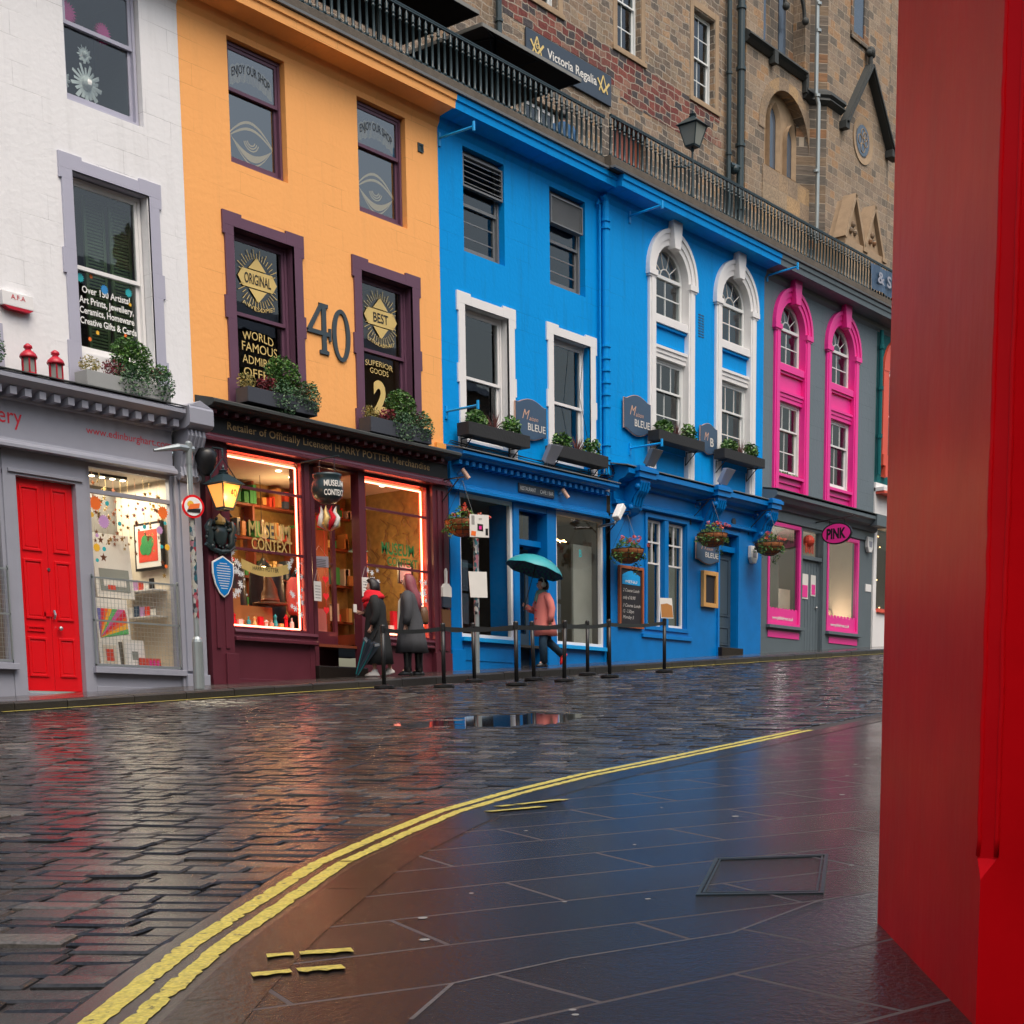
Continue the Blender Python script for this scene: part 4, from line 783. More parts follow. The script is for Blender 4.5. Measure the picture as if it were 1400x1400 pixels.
# drainpipes at the corner
mb = MB(); mb.tube([(28.75, -.12, 12.62), (28.85, -.12, 12.5), (28.85, -.12, 6.9)], .085, 12); 
for z in (12.1, 11.95, 9.55, 9.3, 9.05, 8.8, 8.55, 8.3, 7.5, 7.2): mb.tube([(28.85, -.12, z), (28.85, -.12, z + .05)], .11, 12)
mb.tube([(28.62, -.08, 12.4), (28.66, -.08, 12.5), (28.7, -.08, 12.4), (28.7, -.08, 7.0)], .025, 6); mb.build('drainpipe', 'blue_wall', Bb, smooth=False)
def ironarm(par, x, z, x1=None, dz=.0, yy=-1.0, m_='sky_blue_trim', Y=0):
    mb = MB(); mb.box(x - .03, x + .03, Y - .03, Y + .005, z - .14, z + .1); mb.tube([(x, Y, z), (x, yy, z + dz)], .024, 6); mb.tube([(x, yy, z + dz - .07), (x, yy, z + dz + .09)], .03, 6); return mb.build('flag_arm', m_, par)
ironarm(Bb, 23.55, 12.3, yy=-.85, dz=.0); ironarm(Bb, 23.60, 7.42, yy=-.8)
mb = MB(); rc = random.Random(6)
for k in range(4):
    p = [(23.6 + i * .66, -.06 - .02 * k, 6.82 + .02 * k + rc.uniform(-.03, .03)) for i in range(9)]; mb.tube(p, .008, 5)
for k in range(7): x = 28.6 + rc.uniform(0, .5); mb.tube([(x, -.1, 7.3), (x + rc.uniform(-.1, .1), -.2, 7.1), (x + rc.uniform(-.2, .2), -.25, 6.9), (x + rc.uniform(-.2, .3), -.1, 6.8)], .01, 5)
mb.tube([(28.2, -.02, 9.6), (28.0, -.02, 8.4), (28.45, -.03, 7.1)], .006, 5); mb.build('cables', 'black_paint', Bb)
# ---- blue building with arched windows
Cb = thing('shop_building', 'bright blue building with two tall white-trimmed arched windows', 'building', (32, 0, P(32))); Y = -.15
X0, X1 = 28.952, 35.74
def arched(par, walls, trim, X0, X1, wins, panelm, fm, ilow=6.6, keym=None):
    ops = []
    for a, b in wins: ops.append((a, b, 7.0, 11.50, 'arch'))
    wallmb(X0, X1, ilow, 12.9, Y, ops, dep=.22).build('wall', walls, par)
    for a, b in wins:
        cx = (a + b) / 2; R = (b - a) / 2; sm = MB()
        jw = .225; Ro = R + .34
        for s in (-1, 1):
            u0, u1 = sorted((cx + s * R, cx + s * (R + .27))); sm.box(u0, u1, Y - .06, Y + .02, 7.0, 11.44); u0, u1 = sorted((cx + s * (R + .06), cx + s * (R + .20))); sm.box(u0, u1, Y - .08, Y - .05, 7.0, 11.44)
            u0, u1 = sorted((cx + s * (R - .01), cx + s * Ro)); sm.box(u0, u1, Y - .11, Y + .02, 11.40, 11.52); sm.box(u0 + .03, u1 - .03, Y - .085, Y, 11.36, 11.41)
            u = cx + s * (R + .002); sm.box(min(u, u - s * .006), max(u, u - s * .006), Y - .055, Y + .2, 7.0, 11.5)
        for r0, r1, pr in ((R - .004, R + .12, .05), (R + .12, R + .25, .075), (R + .25, Ro, .105)):
            p = arcpts(cx, 11.5, r1, 24); q = arcpts(cx, 11.5, r0, 24)
            for i in range(24):
                sm.add([(p[i][0], Y - pr, p[i][1]), (p[i + 1][0], Y - pr, p[i + 1][1]), (q[i + 1][0], Y - pr, q[i + 1][1]), (q[i][0], Y - pr, q[i][1]), (p[i][0], Y, p[i][1]), (p[i + 1][0], Y, p[i + 1][1]), (q[i][0], Y + (.2 if r0 < R else 0), q[i][1]), (q[i + 1][0], Y + (.2 if r0 < R else 0), q[i + 1][1])], [(3, 2, 1, 0), (0, 1, 5, 4), (2, 3, 6, 7)])
        sm.build('window_surround', trim, par)
        MB().prism([(cx - .12, 12.1), (cx + .12, 12.1), (cx + .21, 12.76), (cx - .21, 12.76)], Y - .20, Y).build('keystone', trim, par, bevel=.01)
        # sills, recessed panel and moulded lintel
        sm = MB(); sm.box(a, b, Y - .04, Y + .2, 10.46, 10.62); sm.box(a, b, Y - .02, Y + .2, 10.60, 10.64); sm.build('window_sill', trim, par); sm = MB()
        sm.mould([(Y + .2, 9.99), (Y - .03, 9.99), (Y - .03, 9.93), (Y + .0, 9.91), (Y + .0, 9.84), (Y + .02, 9.82), (Y + .02, 9.74), (Y + .2, 9.74)], a, b); sm.build('lintel', trim, par); MB().box(a, b, Y - .06, Y + .2, 7.86, 7.93).build('window_sill', trim, par)
        sm = MB(); sm.box(a, b, Y + .0, Y + .2, 10.40, 10.46); sm.box(a, b, Y + .06, Y + .2, 9.985, 10.41); sm.build('spandrel_panel', panelm, par); sm = MB(); sm.box(a, b, Y + .02, Y + .2, 7.0, 7.1); sm.box(a, b, Y + .06, Y + .2, 7.1, 7.86); sm.box(a, b, Y + .02, Y + .2, 7.72, 7.86); sm.build('spandrel_panel', panelm, par)
        archsash(par, a + .015, b - .015, 10.64, 11.52, Y + .13, fm); sash(par, a + .01, b - .01, 7.94, 9.74, 9.08, Y + .10, fm, up=(3, 1), lo=(2, 2), t=.045, case=.06)
arched(Cb, 'blue_wall', 'white_trim', X0, X1, ((30.72, 32.11), (33.62, 35.0)), 'blue_wall', 'white_sash')
cornice(Cb, 'blue_wall', 28.78, X1, Y); inside(Cb, X0, X1, (6.9, 10.2))
mb = MB(); mb.mould([(Y, 7.14), (Y - .40, 7.06), (Y - .46, 7.02), (Y - .46, 6.92), (Y - .42, 6.90), (Y - .36, 6.84), (Y - .2, 6.80), (Y - .16, 6.72), (Y - .06, 6.70), (Y - .06, 6.42), (Y - .12, 6.38), (Y - .12, 6.32), (Y, 6.30)], 29.0, 35.72)
for a, b in ((29.28, 29.95), (32.62, 33.22), (35.25, 35.74)): mb.box(a, b, Y - .56, Y, 6.86, 7.10); mb.box(a - .04, b + .04, Y - .60, Y, 6.98, 7.06)
mb.build('shop_cornice', 'shop_blue', Cb)
MB().mould([(Y - .02, 7.15), (Y - .49, 7.06), (Y - .49, 7.08), (Y - .02, 7.17)], 28.9, 35.75).build('gutter', 'lead', Cb)
for cx in (29.6, 32.92, 35.48):
    mb = MB(); mb.mould([(Y, 6.86), (Y - .5, 6.86), (Y - .5, 6.76), (Y - .44, 6.72), (Y - .42, 6.6), (Y - .32, 6.50), (Y - .25, 6.36), (Y - .28, 6.26), (Y - .2, 6.16), (Y - .08, 6.12), (Y, 6.1)], cx - .2, cx + .2)
    for k in range(4): mb.tube([(cx - .15 + k * .1, Y - .5, 6.78), (cx - .15 + k * .1, Y - .45, 6.6), (cx - .15 + k * .1, Y - .34, 6.48), (cx - .15 + k * .1, Y - .28, 6.3)], .035, 6)
    for s in (-1, 1): mb.ball((cx + s * .2, Y - .42, 6.68), .07); mb.ball((cx + s * .17, Y - .22, 6.26), .07)
    mb.build('console', 'shop_blue', Cb)
gw = [(30.42, 31.12, 3.76, 6.17), (31.31, 32.09, 3.76, 6.17), (33.64, 34.52, 2.6, 6.15)]
wallmb(X0, X1, 2.0, 6.6, Y, gw, dep=.25, box=False).build('shopfront', 'shop_blue', Cb)
mb = MB(); frame_rect(mb, 30.32, 32.2, 3.68, 6.27, .09, Y - .035, Y + .01); mb.box(31.13, 31.30, Y - .03, Y + .01, 3.76, 6.17); mb.box(30.2, 32.35, Y - .05, Y, 3.5, 3.58); frame_rect(mb, 33.54, 34.62, 2.9, 6.25, .09, Y - .035, Y + .01); mb.box(34.62, 35.0, Y - .02, Y, 2.8, 6.3); mb.build('joinery', 'shop_blue', Cb, bevel=.004)
for a, b in ((30.44, 31.10), (31.33, 32.07)):
    mb = MB(); frame_rect(mb, a, b, 3.78, 6.15, .055, Y + .08, Y + .14); 
    for z in (5.66, 5.19): mb.box(a + .05, b - .05, Y + .085, Y + .13, z - .018, z + .018)
    m_ = (a + b) / 2; mb.box(m_ - .015, m_ + .015, Y + .083, Y + .128, 5.2, 6.1); w_ = mb.build('window', 'white_trim', Cb); MB().box(a + .04, b - .04, Y + .11, Y + .115, 3.82, 6.1).build('pane', 'glass', w_)
MB().box(31.36, 32.04, .12, .14, 3.8, 5.2).build('blind', 'milk_glass', Cb)
mb = MB(); mb.box(33.66, 34.5, .02, .07, 3.42, 5.75); panels(mb, 33.78, 34.38, ((3.5, 3.95), (4.2, 5.6)), .02); dd = mb.build('door', 'slate_door', Cb, bevel=.003); MB().ball((33.8, -.03, 4.1), .03).build('handle', 'steel', dd)
mb = MB(); mb.box(33.64, 34.52, -.08, .08, 5.75, 5.88); mb.build('door_transom', 'shop_blue', Cb); MB().box(33.64, 34.52, .03, .035, 5.88, 6.15).build('top_light', 'glass', Cb)
MB().box(33.56, 34.6, -.3, .1, 2.8, 3.42).build('doorstep', 'kerbstone', Cb, bevel=.01)
room(Cb, 29.0, 35.7, 2.2, 2.9, 6.6, 'dark_room', 'room_grey', 'dark_room', 'room_grey')
mb = MB(); mb.tube([(34.2, Y - .03, 6.46), (34.2, Y - .09, 6.46)], .09, 12); mb.build('number_plate', 'sign_navy', Cb)
ironarm(Cb, 29.72, 12.42, yy=-1.0, dz=.05, Y=Y); ironarm(Cb, 29.72, 7.58, yy=-1.0, dz=.0, Y=Y)
mb = MB()
for k in range(9):
    for j in range(2): mb.box(32.62 + j * .14, 32.72 + j * .14, Y - .01, Y + .001, 10.5 + k * .06, 10.52 + k * .06)
mb.build('air_grille', 'sign_navy', Cb)
# ---- grey and pink building
Pb = thing('shop_building', 'slate grey building with hot pink arched window surrounds', 'building', (39, 0, P(39)))
X0, X1 = 35.742, 42.22
arched(Pb, 'grey_wall', 'pink_trim', X0, X1, ((36.51, 37.86), (39.36, 40.74)), 'pink_trim', 'white_sash', ilow=6.9)
cornice(Pb, 'dark_grey_trim', X0, 43.5, Y); inside(Pb, X0, X1, (7.2, 10.2))
mb = MB(); mb.mould([(Y, 7.44), (Y - .36, 7.38), (Y - .42, 7.34), (Y - .42, 7.26), (Y - .36, 7.22), (Y - .3, 7.14), (Y - .16, 7.10), (Y - .12, 7.0), (Y - .05, 6.98), (Y - .05, 6.74), (Y, 6.74)], 35.76, 42.2); mb.box(41.5, 42.3, Y - .46, Y, 7.1, 7.4); mb.build('shop_cornice', 'dark_grey_trim', Pb)
MB().mould([(Y, 7.46), (Y - .45, 7.39), (Y - .45, 7.41), (Y, 7.49)], 35.76, 42.2).build('gutter', 'soot_moulding', Pb)
wallmb(X0, X1, 2.6, 6.98, Y, [(36.06, 37.86, 4.12, 6.72), (37.98, 39.08, 3.2, 6.68), (39.38, 41.34, 4.12, 6.72)], dep=.2, box=False).build('shopfront', 'dark_grey_trim', Pb)
mb = MB(); mb.box(36.0, 37.95, Y - .12, Y + .02, 4.03, 4.11); mb.box(39.32, 41.42, Y - .12, Y + .02, 4.03, 4.11); mb.box(37.98, 39.08, Y + .0, Y + .2, 5.92, 6.02); mb.box(39.1, 39.3, Y - .03, Y, 3, 6.7); mb.build('joinery', 'dark_grey_trim', Pb, bevel=.005)
mb = MB(); mb.box(36.1, 37.8, Y - .02, Y, 3.80, 3.98); mb.box(39.55, 41.3, Y - .02, Y, 3.80, 3.98); mb.build('plinth_panel', 'pink_trim', Pb)
for a, b in ((36.07, 37.85), (39.39, 41.33)):
    mb = MB(); frame_rect(mb, a, b, 4.12, 6.71, .09, Y - .02, Y + .1, .06); w_ = mb.build('shop_window', 'pink_trim', Pb); MB().box(a + .08, b - .08, Y + .04, Y + .045, 4.16, 6.64).build('pane', 'glass', w_)
    mb = MB(); mb.box(a + .09, b - .09, Y + .02, Y + .024, 4.18, 4.5)
    for k in range(9): x = a + .18 + k * (b - a - .36) / 8; mb.prism([(x + .09 * math.cos(PI * j / 8), 4.5 + .07 * math.sin(PI * j / 8)) for j in range(9)], Y + .02, Y + .0235)
    mb.build('window_band', 'pink_trim', w_); textmb('www.pickledgreen.co.uk', 1.15, .09, a + .3, 4.27, Y + .015, bold=.02).build('lettering', 'white_letters', w_)
mb = MB(); mb.box(37.98, 39.06, Y + .08, Y + .13, 3.2, 5.92); 
for k in range(6): mb.box(38.12 + k * .16, 38.125 + k * .16, Y + .072, Y + .08, 3.5, 5.85)
dd = mb.build('door', 'dark_grey_trim', Pb); MB().ball((38.9, Y + .05, 4.7), .035).build('handle', 'steel', dd)
for a, b, z0, z1 in ((38.05, 38.42, 4.9, 5.55), (38.58, 38.86, 5.0, 5.55)):
    o = MB().box(a, b, Y + .06, Y + .068, z0, z1).build('door_poster', 'print_white', dd); q = MB().box(a + .04, b - .04, Y + .052, Y + .058, z0 + .04, z0 + (z1 - z0) * .55); q.build('door_poster', 'pink_trim', dd)
MB().box(38.0, 39.06, Y + .1, Y + .105, 6.02, 6.68).build('top_light', 'glass', Pb)
mb = MB(); mb.ball((38.45, Y + .08, 6.42), .16, sz=1); [mb.box(38.25 + k * .1, 38.30 + k * .1, Y + .06, Y + .07, 6.1 + .03 * (k % 2), 6.35) for k in range(5)]; mb.build('sticker', 'print_red', Pb)
room(Pb, 35.8, 42.1, 2.0, 3.3, 6.9, 'shop_cream', 'shop_cream', 'room_grey', 'shop_cream')
mb = MB(); mb.box(37.6, 38.6, .9, .95, 4.2, 6.0); mb.box(41.2, 42.0, 1.0, 1.1, 4.2, 4.9); mb.box(39.2, 40.4, 1.5, 1.6, 3.4, 5.4); mb.build('shop_fittings', 'shop_cream', Pb)
MB().box(41.78, 42.14, Y - .02, Y, 5.35, 5.55).build('street_plate', 'white_trim', Pb)
mb = MB(); leaves(mb, (37.2, -.06, 7.98), (.6, .05, .05), 160, .035, 3); mb.build('sill_garland', 'leaf_green', Pb)
ironarm(Pb, 35.86, 12.55, yy=-1.0, dz=.05, Y=Y)
# ---- green building at the end of the row
Gb = thing('shop_building', 'dark green building with coral arched window at the far right end', 'building', (44, 0, P(44)))
X0, X1 = 42.222, 49.0
wallmb(X0, X1, 8.3, 12.9, Y, [(42.95, 44.2, 9.2, 11.5, 'arch')], dep=.22).build('wall', 'green_wall', Gb)
mb = MB(); mb.box(42.6, 42.95, Y - .06, Y + .02, 9.0, 11.5); mb.box(44.2, 44.55, Y - .06, Y + .02, 9.0, 11.5); mb.box(42.55, 44.6, Y - .12, Y + .02, 8.9, 9.2); mb.box(42.66, 42.86, Y - .14, Y, 8.6, 8.9); mb.box(44.3, 44.5, Y - .14, Y, 8.6, 8.9)
p = arcpts(43.575, 11.5, .975, 24); q = arcpts(43.575, 11.5, .625, 24)
for i in range(24): mb.add([(p[i][0], Y - .07, p[i][1]), (p[i + 1][0], Y - .07, p[i + 1][1]), (q[i + 1][0], Y - .07, q[i + 1][1]), (q[i][0], Y - .07, q[i][1]), (p[i][0], Y, p[i][1]), (p[i + 1][0], Y, p[i + 1][1]), (q[i + 1][0], Y, q[i + 1][1]), (q[i][0], Y, q[i][1])], [(3, 2, 1, 0), (0, 1, 5, 4), (2, 3, 7, 6)])
mb.build('window_surround', 'coral_trim', Gb); archsash(Gb, 42.96, 44.19, 9.22, 11.5, Y + .12)
mb = MB(); mb.box(X0, X1, Y - .05, .3, 2.8, 4.85); mb.box(X0, X1, Y - .05, .3, 7.2, 8.4); mb.box(X0, 42.42, Y - .04, .3, 4.85, 7.2); mb.box(X0, X1, Y - .3, Y, 8.15, 8.25); mb.build('shopfront', 'white_trim', Gb)
mb = MB(); mb.box(X0 + .02, X1, Y - .32, Y - .02, 8.08, 8.15); mb.box(X0 + .2, X1, Y - .12, Y, 4.80, 4.9); mb.build('trim_band', 'coral_trim', Gb); MB().box(42.42, 48.8, Y + .1, Y + .105, 4.85, 7.2).build('shop_window', 'shop_glass', Gb)
room(Gb, 42.3, 48.9, 2.0, 4.8, 7.2, 'shop_cream', 'room_grey', 'room_grey', 'room_grey')
mb = MB(); 
for k in range(90): mb.ball((42.5 + rnd.random() * .9, .15 + rnd.random() * .3, 5.0 + rnd.random() * 2.1), .017, 6)
mb.build('fairy_lights', 'bulb_white', Gb)
mb = MB(); mb.tube([(42.3, Y - .1, 12.5), (42.3, Y - .1, 8.6)], .06, 8); [mb.tube([(42.3, Y - .1, z), (42.3, Y - .1, z + .1)], .085, 8) for z in (12, 10.9, 9.6)]; mb.build('drainpipe', 'green_wall', Gb)

# ============================================================ TERRACE AND WHAT STANDS ON IT
struct(MB().box(7.5, 49, .02, 2.6, 12.96, 13.02).build('terrace', 'flagstones'))
def railing(x0, x1, Y, label):
    t = thing('iron_railing', label, 'railing', (x0, Y, 13.22), group='cast iron railings along the terrace')
    mb = MB(); mb.box(x0, x1, Y - .02, Y + .03, 14.0, 14.035); mb.box(x0, x1, Y - .028, Y + .038, 14.03, 14.05); mb.box(x0, x1, Y - .015, Y + .025, 13.23, 13.25); mb.build('handrail', 'iron', t)
    bal = MB(); bal.lathe([(.034, 13.21), (.036, 13.28), (.024, 13.30), (.029, 13.4), (.023, 13.76), (.036, 13.775), (.036, 13.79), (.024, 13.80), (.024, 13.83), (.036, 13.84), (.036, 13.85), (.026, 13.87), (.035, 13.93), (.014, 13.97), (.014, 14.0)], x0, Y, 8)
    b0 = bal.build('baluster', 'iron', t, smooth=True); n = int((x1 - x0) / .173)
    for i in range(1, n + 1):
        c = b0.copy(); col.objects.link(c); c.parent = t; c.location = (i * .173, 0, 0)
    return t
railing(14.7, 28.5, -.35, 'left run of black cast iron baluster railing above the white, orange and first blue buildings')
railing(28.5, 45.6, -.50, 'right run of black cast iron baluster railing above the arched window buildings')
def parapet(x0, x1, Y, lab):
    mb = MB(); x = x0
    mb.mould([(Y - .08, 12.96), (Y - .08, 13.08), (Y - .07, 13.20), (Y - .04, 13.225), (Y + .12, 13.225), (Y + .14, 12.96)], x0, x1)
    return solo(mb, 'stone_parapet', 'parapet_stone', lab, 'parapet', 'stone kerbs under the terrace railings')
parapet(7.5, 28.42, -.33, 'mossy stone kerb under the left run of terrace railing'); parapet(28.42, 49, -.50, 'mossy stone kerb under the right run of terrace railing')
MBl = MB(); MBl.mould([(-.5, 12.945), (-.545, 12.95), (-.55, 12.99), (-.40, 12.995)], 7.5, 28.40); MBl.mould([(-.62, 12.945), (-.69, 12.95), (-.70, 12.99), (-.55, 12.995)], 28.38, 49)
solo(MBl, 'roof_gutter', 'lead', 'long lead gutter on top of the painted cornices', 'gutter')
# rubble tenement behind
Tn = thing('tenement_building', 'rubble stone tenement with sash windows above the terrace', 'building', (28, 2.5, 13)); Y = 2.5
tw = [(33.18, 34.2, 17.7, 19.95), (36.67, 37.72, 17.62, 19.72), (29.70, 30.76, 17.65, 19.9), (26.3, 27.36, 17.65, 19.9)]
wallmb(10, 39.02, 12.96, 28, Y, tw + [(33.0, 34.5, 13.0, 16.02), (29.55, 30.8, 13.0, 15.5)], dep=.25, back=8).build('wall', 'tenement_stone', Tn)
for i, (a, b, c, d) in enumerate(tw):
    mb = MB(); frame_rect(mb, a - .17, b + .2, c - .15, d + .2, .17, Y - .02, Y + .24, .15); mb.box(a - .2, b + .24, Y - .05, Y + .1, c - .15, c - .04); mb.build('window_surround', 'plain_stone', Tn, bevel=.01)
    sash(Tn, a + .01, b - .01, c, d - .01, (c + d) / 2 + .02, Y + .14, 'white_sash', 'glass', up=(2, 2), lo=(2, 2), t=.04, case=.04)
    MB().box(a + .06, a + .5, Y + .32, Y + .34, c, d).build('curtain', 'curtain', Tn)
MB().box(10.2, 38.9, Y + .8, Y + .85, 13, 23.9).build('interior', 'dark_room', Tn)
mb = MB(); x = 28.5; z = 16.93
for r in range(3):
    z0 = 16.93 + r * .2; mb.box(28.45 + rnd.random() * .3, 38.0 - rnd.random() * .4, Y - .006 - .001 * r, Y, z0, z0 + .2)
for (a, b, z0) in ((32.9, 38.1, 16.73), (33.3, 36.4, 16.53), (26, 29.4, 17.53)): mb.box(a, b, Y - .005, Y, z0, z0 + .2)
mb.build('faded_wall_sign', 'red_stone', Tn)
mb = MB(); frame_rect(mb, 29.6, 30.75, 13.0, 15.45, .07, Y + .1, Y + .16); mb.box(30.15, 30.2, Y + .1, Y + .15, 13, 15.4); mb.box(29.6, 30.75, Y + .1, Y + .15, 14.9, 14.97); dd = mb.build('door', 'white_trim', Tn); MB().box(29.66, 30.7, Y + .12, Y + .125, 13.1, 15.4).build('pane', 'glass', dd)
mb = MB(); mb.box(33.02, 34.48, Y + .2, Y + .26, 13, 16.0); mb.build('door', 'red_wood', Tn)
sg = MB().box(29.5, 32.85, Y - .06, Y - .015, 16.2, 16.88).build('shop_sign', 'sign_navy', Tn, bevel=.01)
textmb('Victoria Regalia', 1.95, .20, 30.28, 16.49, Y - .064, bold=.012).build('lettering', 'print_white', sg)
mb = MB()
def strip(mb, p, q, t, y0, y1):
    dx, dz = q[0] - p[0], q[1] - p[1]; L_ = math.hypot(dx, dz); a, b_ = -dz / L_ * t / 2, dx / L_ * t / 2; mb.prism([(p[0] - a, p[1] - b_), (q[0] - a, q[1] - b_), (q[0] + a, q[1] + b_), (p[0] + a, p[1] + b_)], y0, y1)
for cx in (29.89, 32.5):
    strip(mb, (cx, 16.79), (cx - .17, 16.42), .035, Y - .068, Y - .062); strip(mb, (cx, 16.79), (cx + .17, 16.42), .035, Y - .070, Y - .062); strip(mb, (cx - .24, 16.67), (cx, 16.42), .05, Y - .072, Y - .062); strip(mb, (cx + .24, 16.67), (cx, 16.42), .05, Y - .074, Y - .062)
t = textmb('G', .1, .12, 29.84, 16.54, Y - .075, bold=.02); mb.add(t.v, t.f); mb.build('emblem', 'gold_leaf', sg)
for x0, z1 in ((28.45, 24), (38.28, 24)):
    mb = MB(); mb.tube([(x0, Y - .12, 13.0), (x0, Y - .12, z1)], .065, 10); 
    for z in (14.5, 16.6, 18.6, 20.5): mb.tube([(x0, Y - .12, z), (x0, Y - .12, z + .06)], .09, 10)
    mb.build('drainpipe', 'iron', Tn)
mb = MB(); mb.tube([(38.72, Y - .22, 13.0), (38.72, Y - .22, 24)], .1, 12); [mb.tube([(38.72, Y - .22, z), (38.72, Y - .22, z + .08)], .135, 12) for z in (14.6, 15.3, 16.9, 18.8, 20.3)]
mb.tube([(38.3, Y - .15, 16.35), (38.72, Y - .22, 16.35)], .08, 8); mb.ball((38.5, Y - .16, 16.3), .13); mb.build('soil_pipe', 'iron', Tn)
# church
Ch = thing('church_building', 'dark ashlar church with gothic windows, string course and gabled stair tower', 'church', (42, 2.3, 13)); Y = 2.3
Yf = 2.3
wallmb(39.02, 43.2, 12.96, 29, Yf, [(40.05, 42.65, 16.85, 17.75, 'arch'), (39.95, 42.35, 19.95, 24)], dep=.5, back=8).build('wall', 'church_stone', Ch)
mb = MB(); p = arcpts(41.35, 17.75, 1.62, 24); q = arcpts(41.35, 17.75, 1.30, 24)
for i in range(24): mb.add([(p[i][0], Yf - .02, p[i][1]), (p[i + 1][0], Yf - .02, p[i + 1][1]), (q[i + 1][0], Yf - .02, q[i + 1][1]), (q[i][0], Yf - .02, q[i][1]), (p[i][0], Yf, p[i][1]), (p[i + 1][0], Yf, p[i + 1][1]), (q[i + 1][0], Yf + .3, q[i + 1][1]), (q[i][0], Yf + .3, q[i][1])], [(3, 2, 1, 0), (0, 1, 5, 4), (2, 3, 7, 6)])
mb.build('window_arch', 'dressed_stone', Ch)
MB().box(39.95, 43.15, Yf - .03, Yf, 13.0, 16.83).build('wall_dressing', 'dressed_stone', Ch)
def lancet(x0, x1, z0, z1, y, n=10):   # pointed light outline
    w_ = x1 - x0; pts = [(x0, z0), (x1, z0)]
    for i in range(n + 1): a = math.acos(.5) * i / n; pts.append((x0 + w_ * math.cos(a), z1 - w_ * .866 + w_ * math.sin(a)))
    for i in range(n - 1, -1, -1): a = math.acos(.5) * i / n; pts.append((x1 - w_ * math.cos(a), z1 - w_ * .866 + w_ * math.sin(a)))
    return pts
mb = MB(); mb.box(40.05, 42.65, Yf + .30, Yf + .5, 16.85, 19.1); mb.build('tracery', 'plain_stone', Ch)
for a, b, c, d in ((40.75, 41.18, 17.0, 18.62), (41.75, 42.12, 17.0, 18.3)):
    mb = MB(); mb.prism(lancet(a, b, c, d, 0), Yf + .28, Yf + .30); mb.build('leaded_light', 'leaded', Ch)
    mb = MB(); o = lancet(a - .09, b + .09, c - .02, d + .12, 0); i_ = lancet(a, b, c, d, 0)
    for k in range(len(o)): j = (k + 1) % len(o); mb.add([(o[k][0], Yf + .16, o[k][1]), (o[j][0], Yf + .16, o[j][1]), (i_[j][0], Yf + .27, i_[j][1]), (i_[k][0], Yf + .27, i_[k][1]), (o[k][0], Yf + .3, o[k][1]), (o[j][0], Yf + .3, o[j][1])], [(0, 1, 2, 3), (0, 4, 5, 1)])
    mb.build('window_reveal', 'plain_stone', Ch)
MB().box(39.95, 42.35, Yf + .38, Yf + .5, 19.95, 24).build('tracery', 'church_dark', Ch)
for a, b in ((40.25, 40.7), (41.45, 41.85)):
    MB().prism(lancet(a, b, 20.0, 22.0, 0), Yf + .35, Yf + .38).build('leaded_light', 'leaded', Ch)
    mb = MB(); ap = arcpts(a - .3, 21.6, 1.0, 10, 0, PI / 3); 
    mb.tube([(b + .35, Yf - .05, 21.2)] + [(b + .35 - .01 * k ** 2, Yf - .05, 21.2 + .12 * k) for k in range(1, 9)], .06, 6); mb.ball((b + .35, Yf - .08, 21.15), .1); mb.build('hood_mould', 'soot_moulding', Ch)
def string(mb, x0, x1, z, y): mb.mould([(y, z + .12), (y - .16, z + .02), (y - .18, z - .04), (y - .10, z - .09), (y - .10, z - .12), (y - .16, z - .14), (y - .05, z - .22), (y, z - .22)], x0, x1)
mb = MB(); string(mb, 38.95, 42.25, 19.82, Yf); mb.box(42.2, 42.36, Yf - .14, Yf, 19.3, 19.8); string(mb, 42.25, 43.1, 19.4, Yf); mb.box(40.25, 40.45, Yf - .2, Yf, 19.45, 19.75); mb.build('string_course', 'soot_moulding', Ch)
mb = MB()    # stair tower, canted corners
xs = [(42.35, 2.55), (43.05, 1.95), (47.18, 1.95), (47.9, 2.5), (62, 2.5)]
for (a, b), (c, d) in zip(xs, xs[1:]): mb.poly([(a, b, 12.96), (c, d, 12.96), (c, d, 30), (a, b, 30)])
o = mb.build('stair_tower', 'church_stone', Ch)
mb = MB(); a, b = xs[0], xs[1]
for (a, b), (c, d) in ((xs[0], xs[1]), (xs[2], xs[3])): mb.add([(a, b - .004, 12.96), (c, d - .004, 12.96), (c, d - .004, 30), (a, b - .004, 30)], [(0, 1, 2, 3)])
mb.build('canted_corner', 'church_dark', Ch)
mb = MB(); mb.add([(q[0], q[1] - e, z) for z, e in ((19.55, 0), (19.45, .16), (19.36, .18), (19.30, .1), (19.22, .16), (19.12, 0)) for q in ((42.25, 2.6), (43.0, 1.95), (43.95, 1.95))], [(i * 3 + k, i * 3 + k + 3, i * 3 + k + 4, i * 3 + k + 1) for i in range(5) for k in range(2)]); mb.build('string_course', 'soot_moulding', Ch)
Yt = 1.95
mb = MB(); 
for p, q in (((45.52, 20.92), (43.95, 18.92)), ((45.52, 20.92), (47.15, 18.98))):
    dx, dz = q[0] - p[0], q[1] - p[1]; L_ = math.hypot(dx, dz); a, c = -dz / L_ * .065, dx / L_ * .065
    for s, yy in ((1, .22), (.55, .28)): mb.prism([(p[0] - a * s, p[1] - c * s), (p[0] + a * s, p[1] + c * s), (q[0] + a * s, q[1] + c * s), (q[0] - a * s, q[1] - c * s)][::(1 if a * dz < 0 else 1)], Yt - yy, Yt)
mb.box(43.85, 44.1, Yt - .22, Yt, 18.75, 18.95); mb.box(46.95, 47.5, Yt - .25, Yt, 18.8, 19.0)
mb.tube([(45.52, Yt - .15, 20.9), (45.52, Yt - .15, 21.15)], .07, 8); mb.ball((45.52, Yt - .15, 21.3), .14, sz=1.1); mb.ball((45.40, Yt - .15, 21.25), .09); mb.ball((45.64, Yt - .15, 21.25), .09); mb.build('gable_mould', 'soot_moulding', Ch)
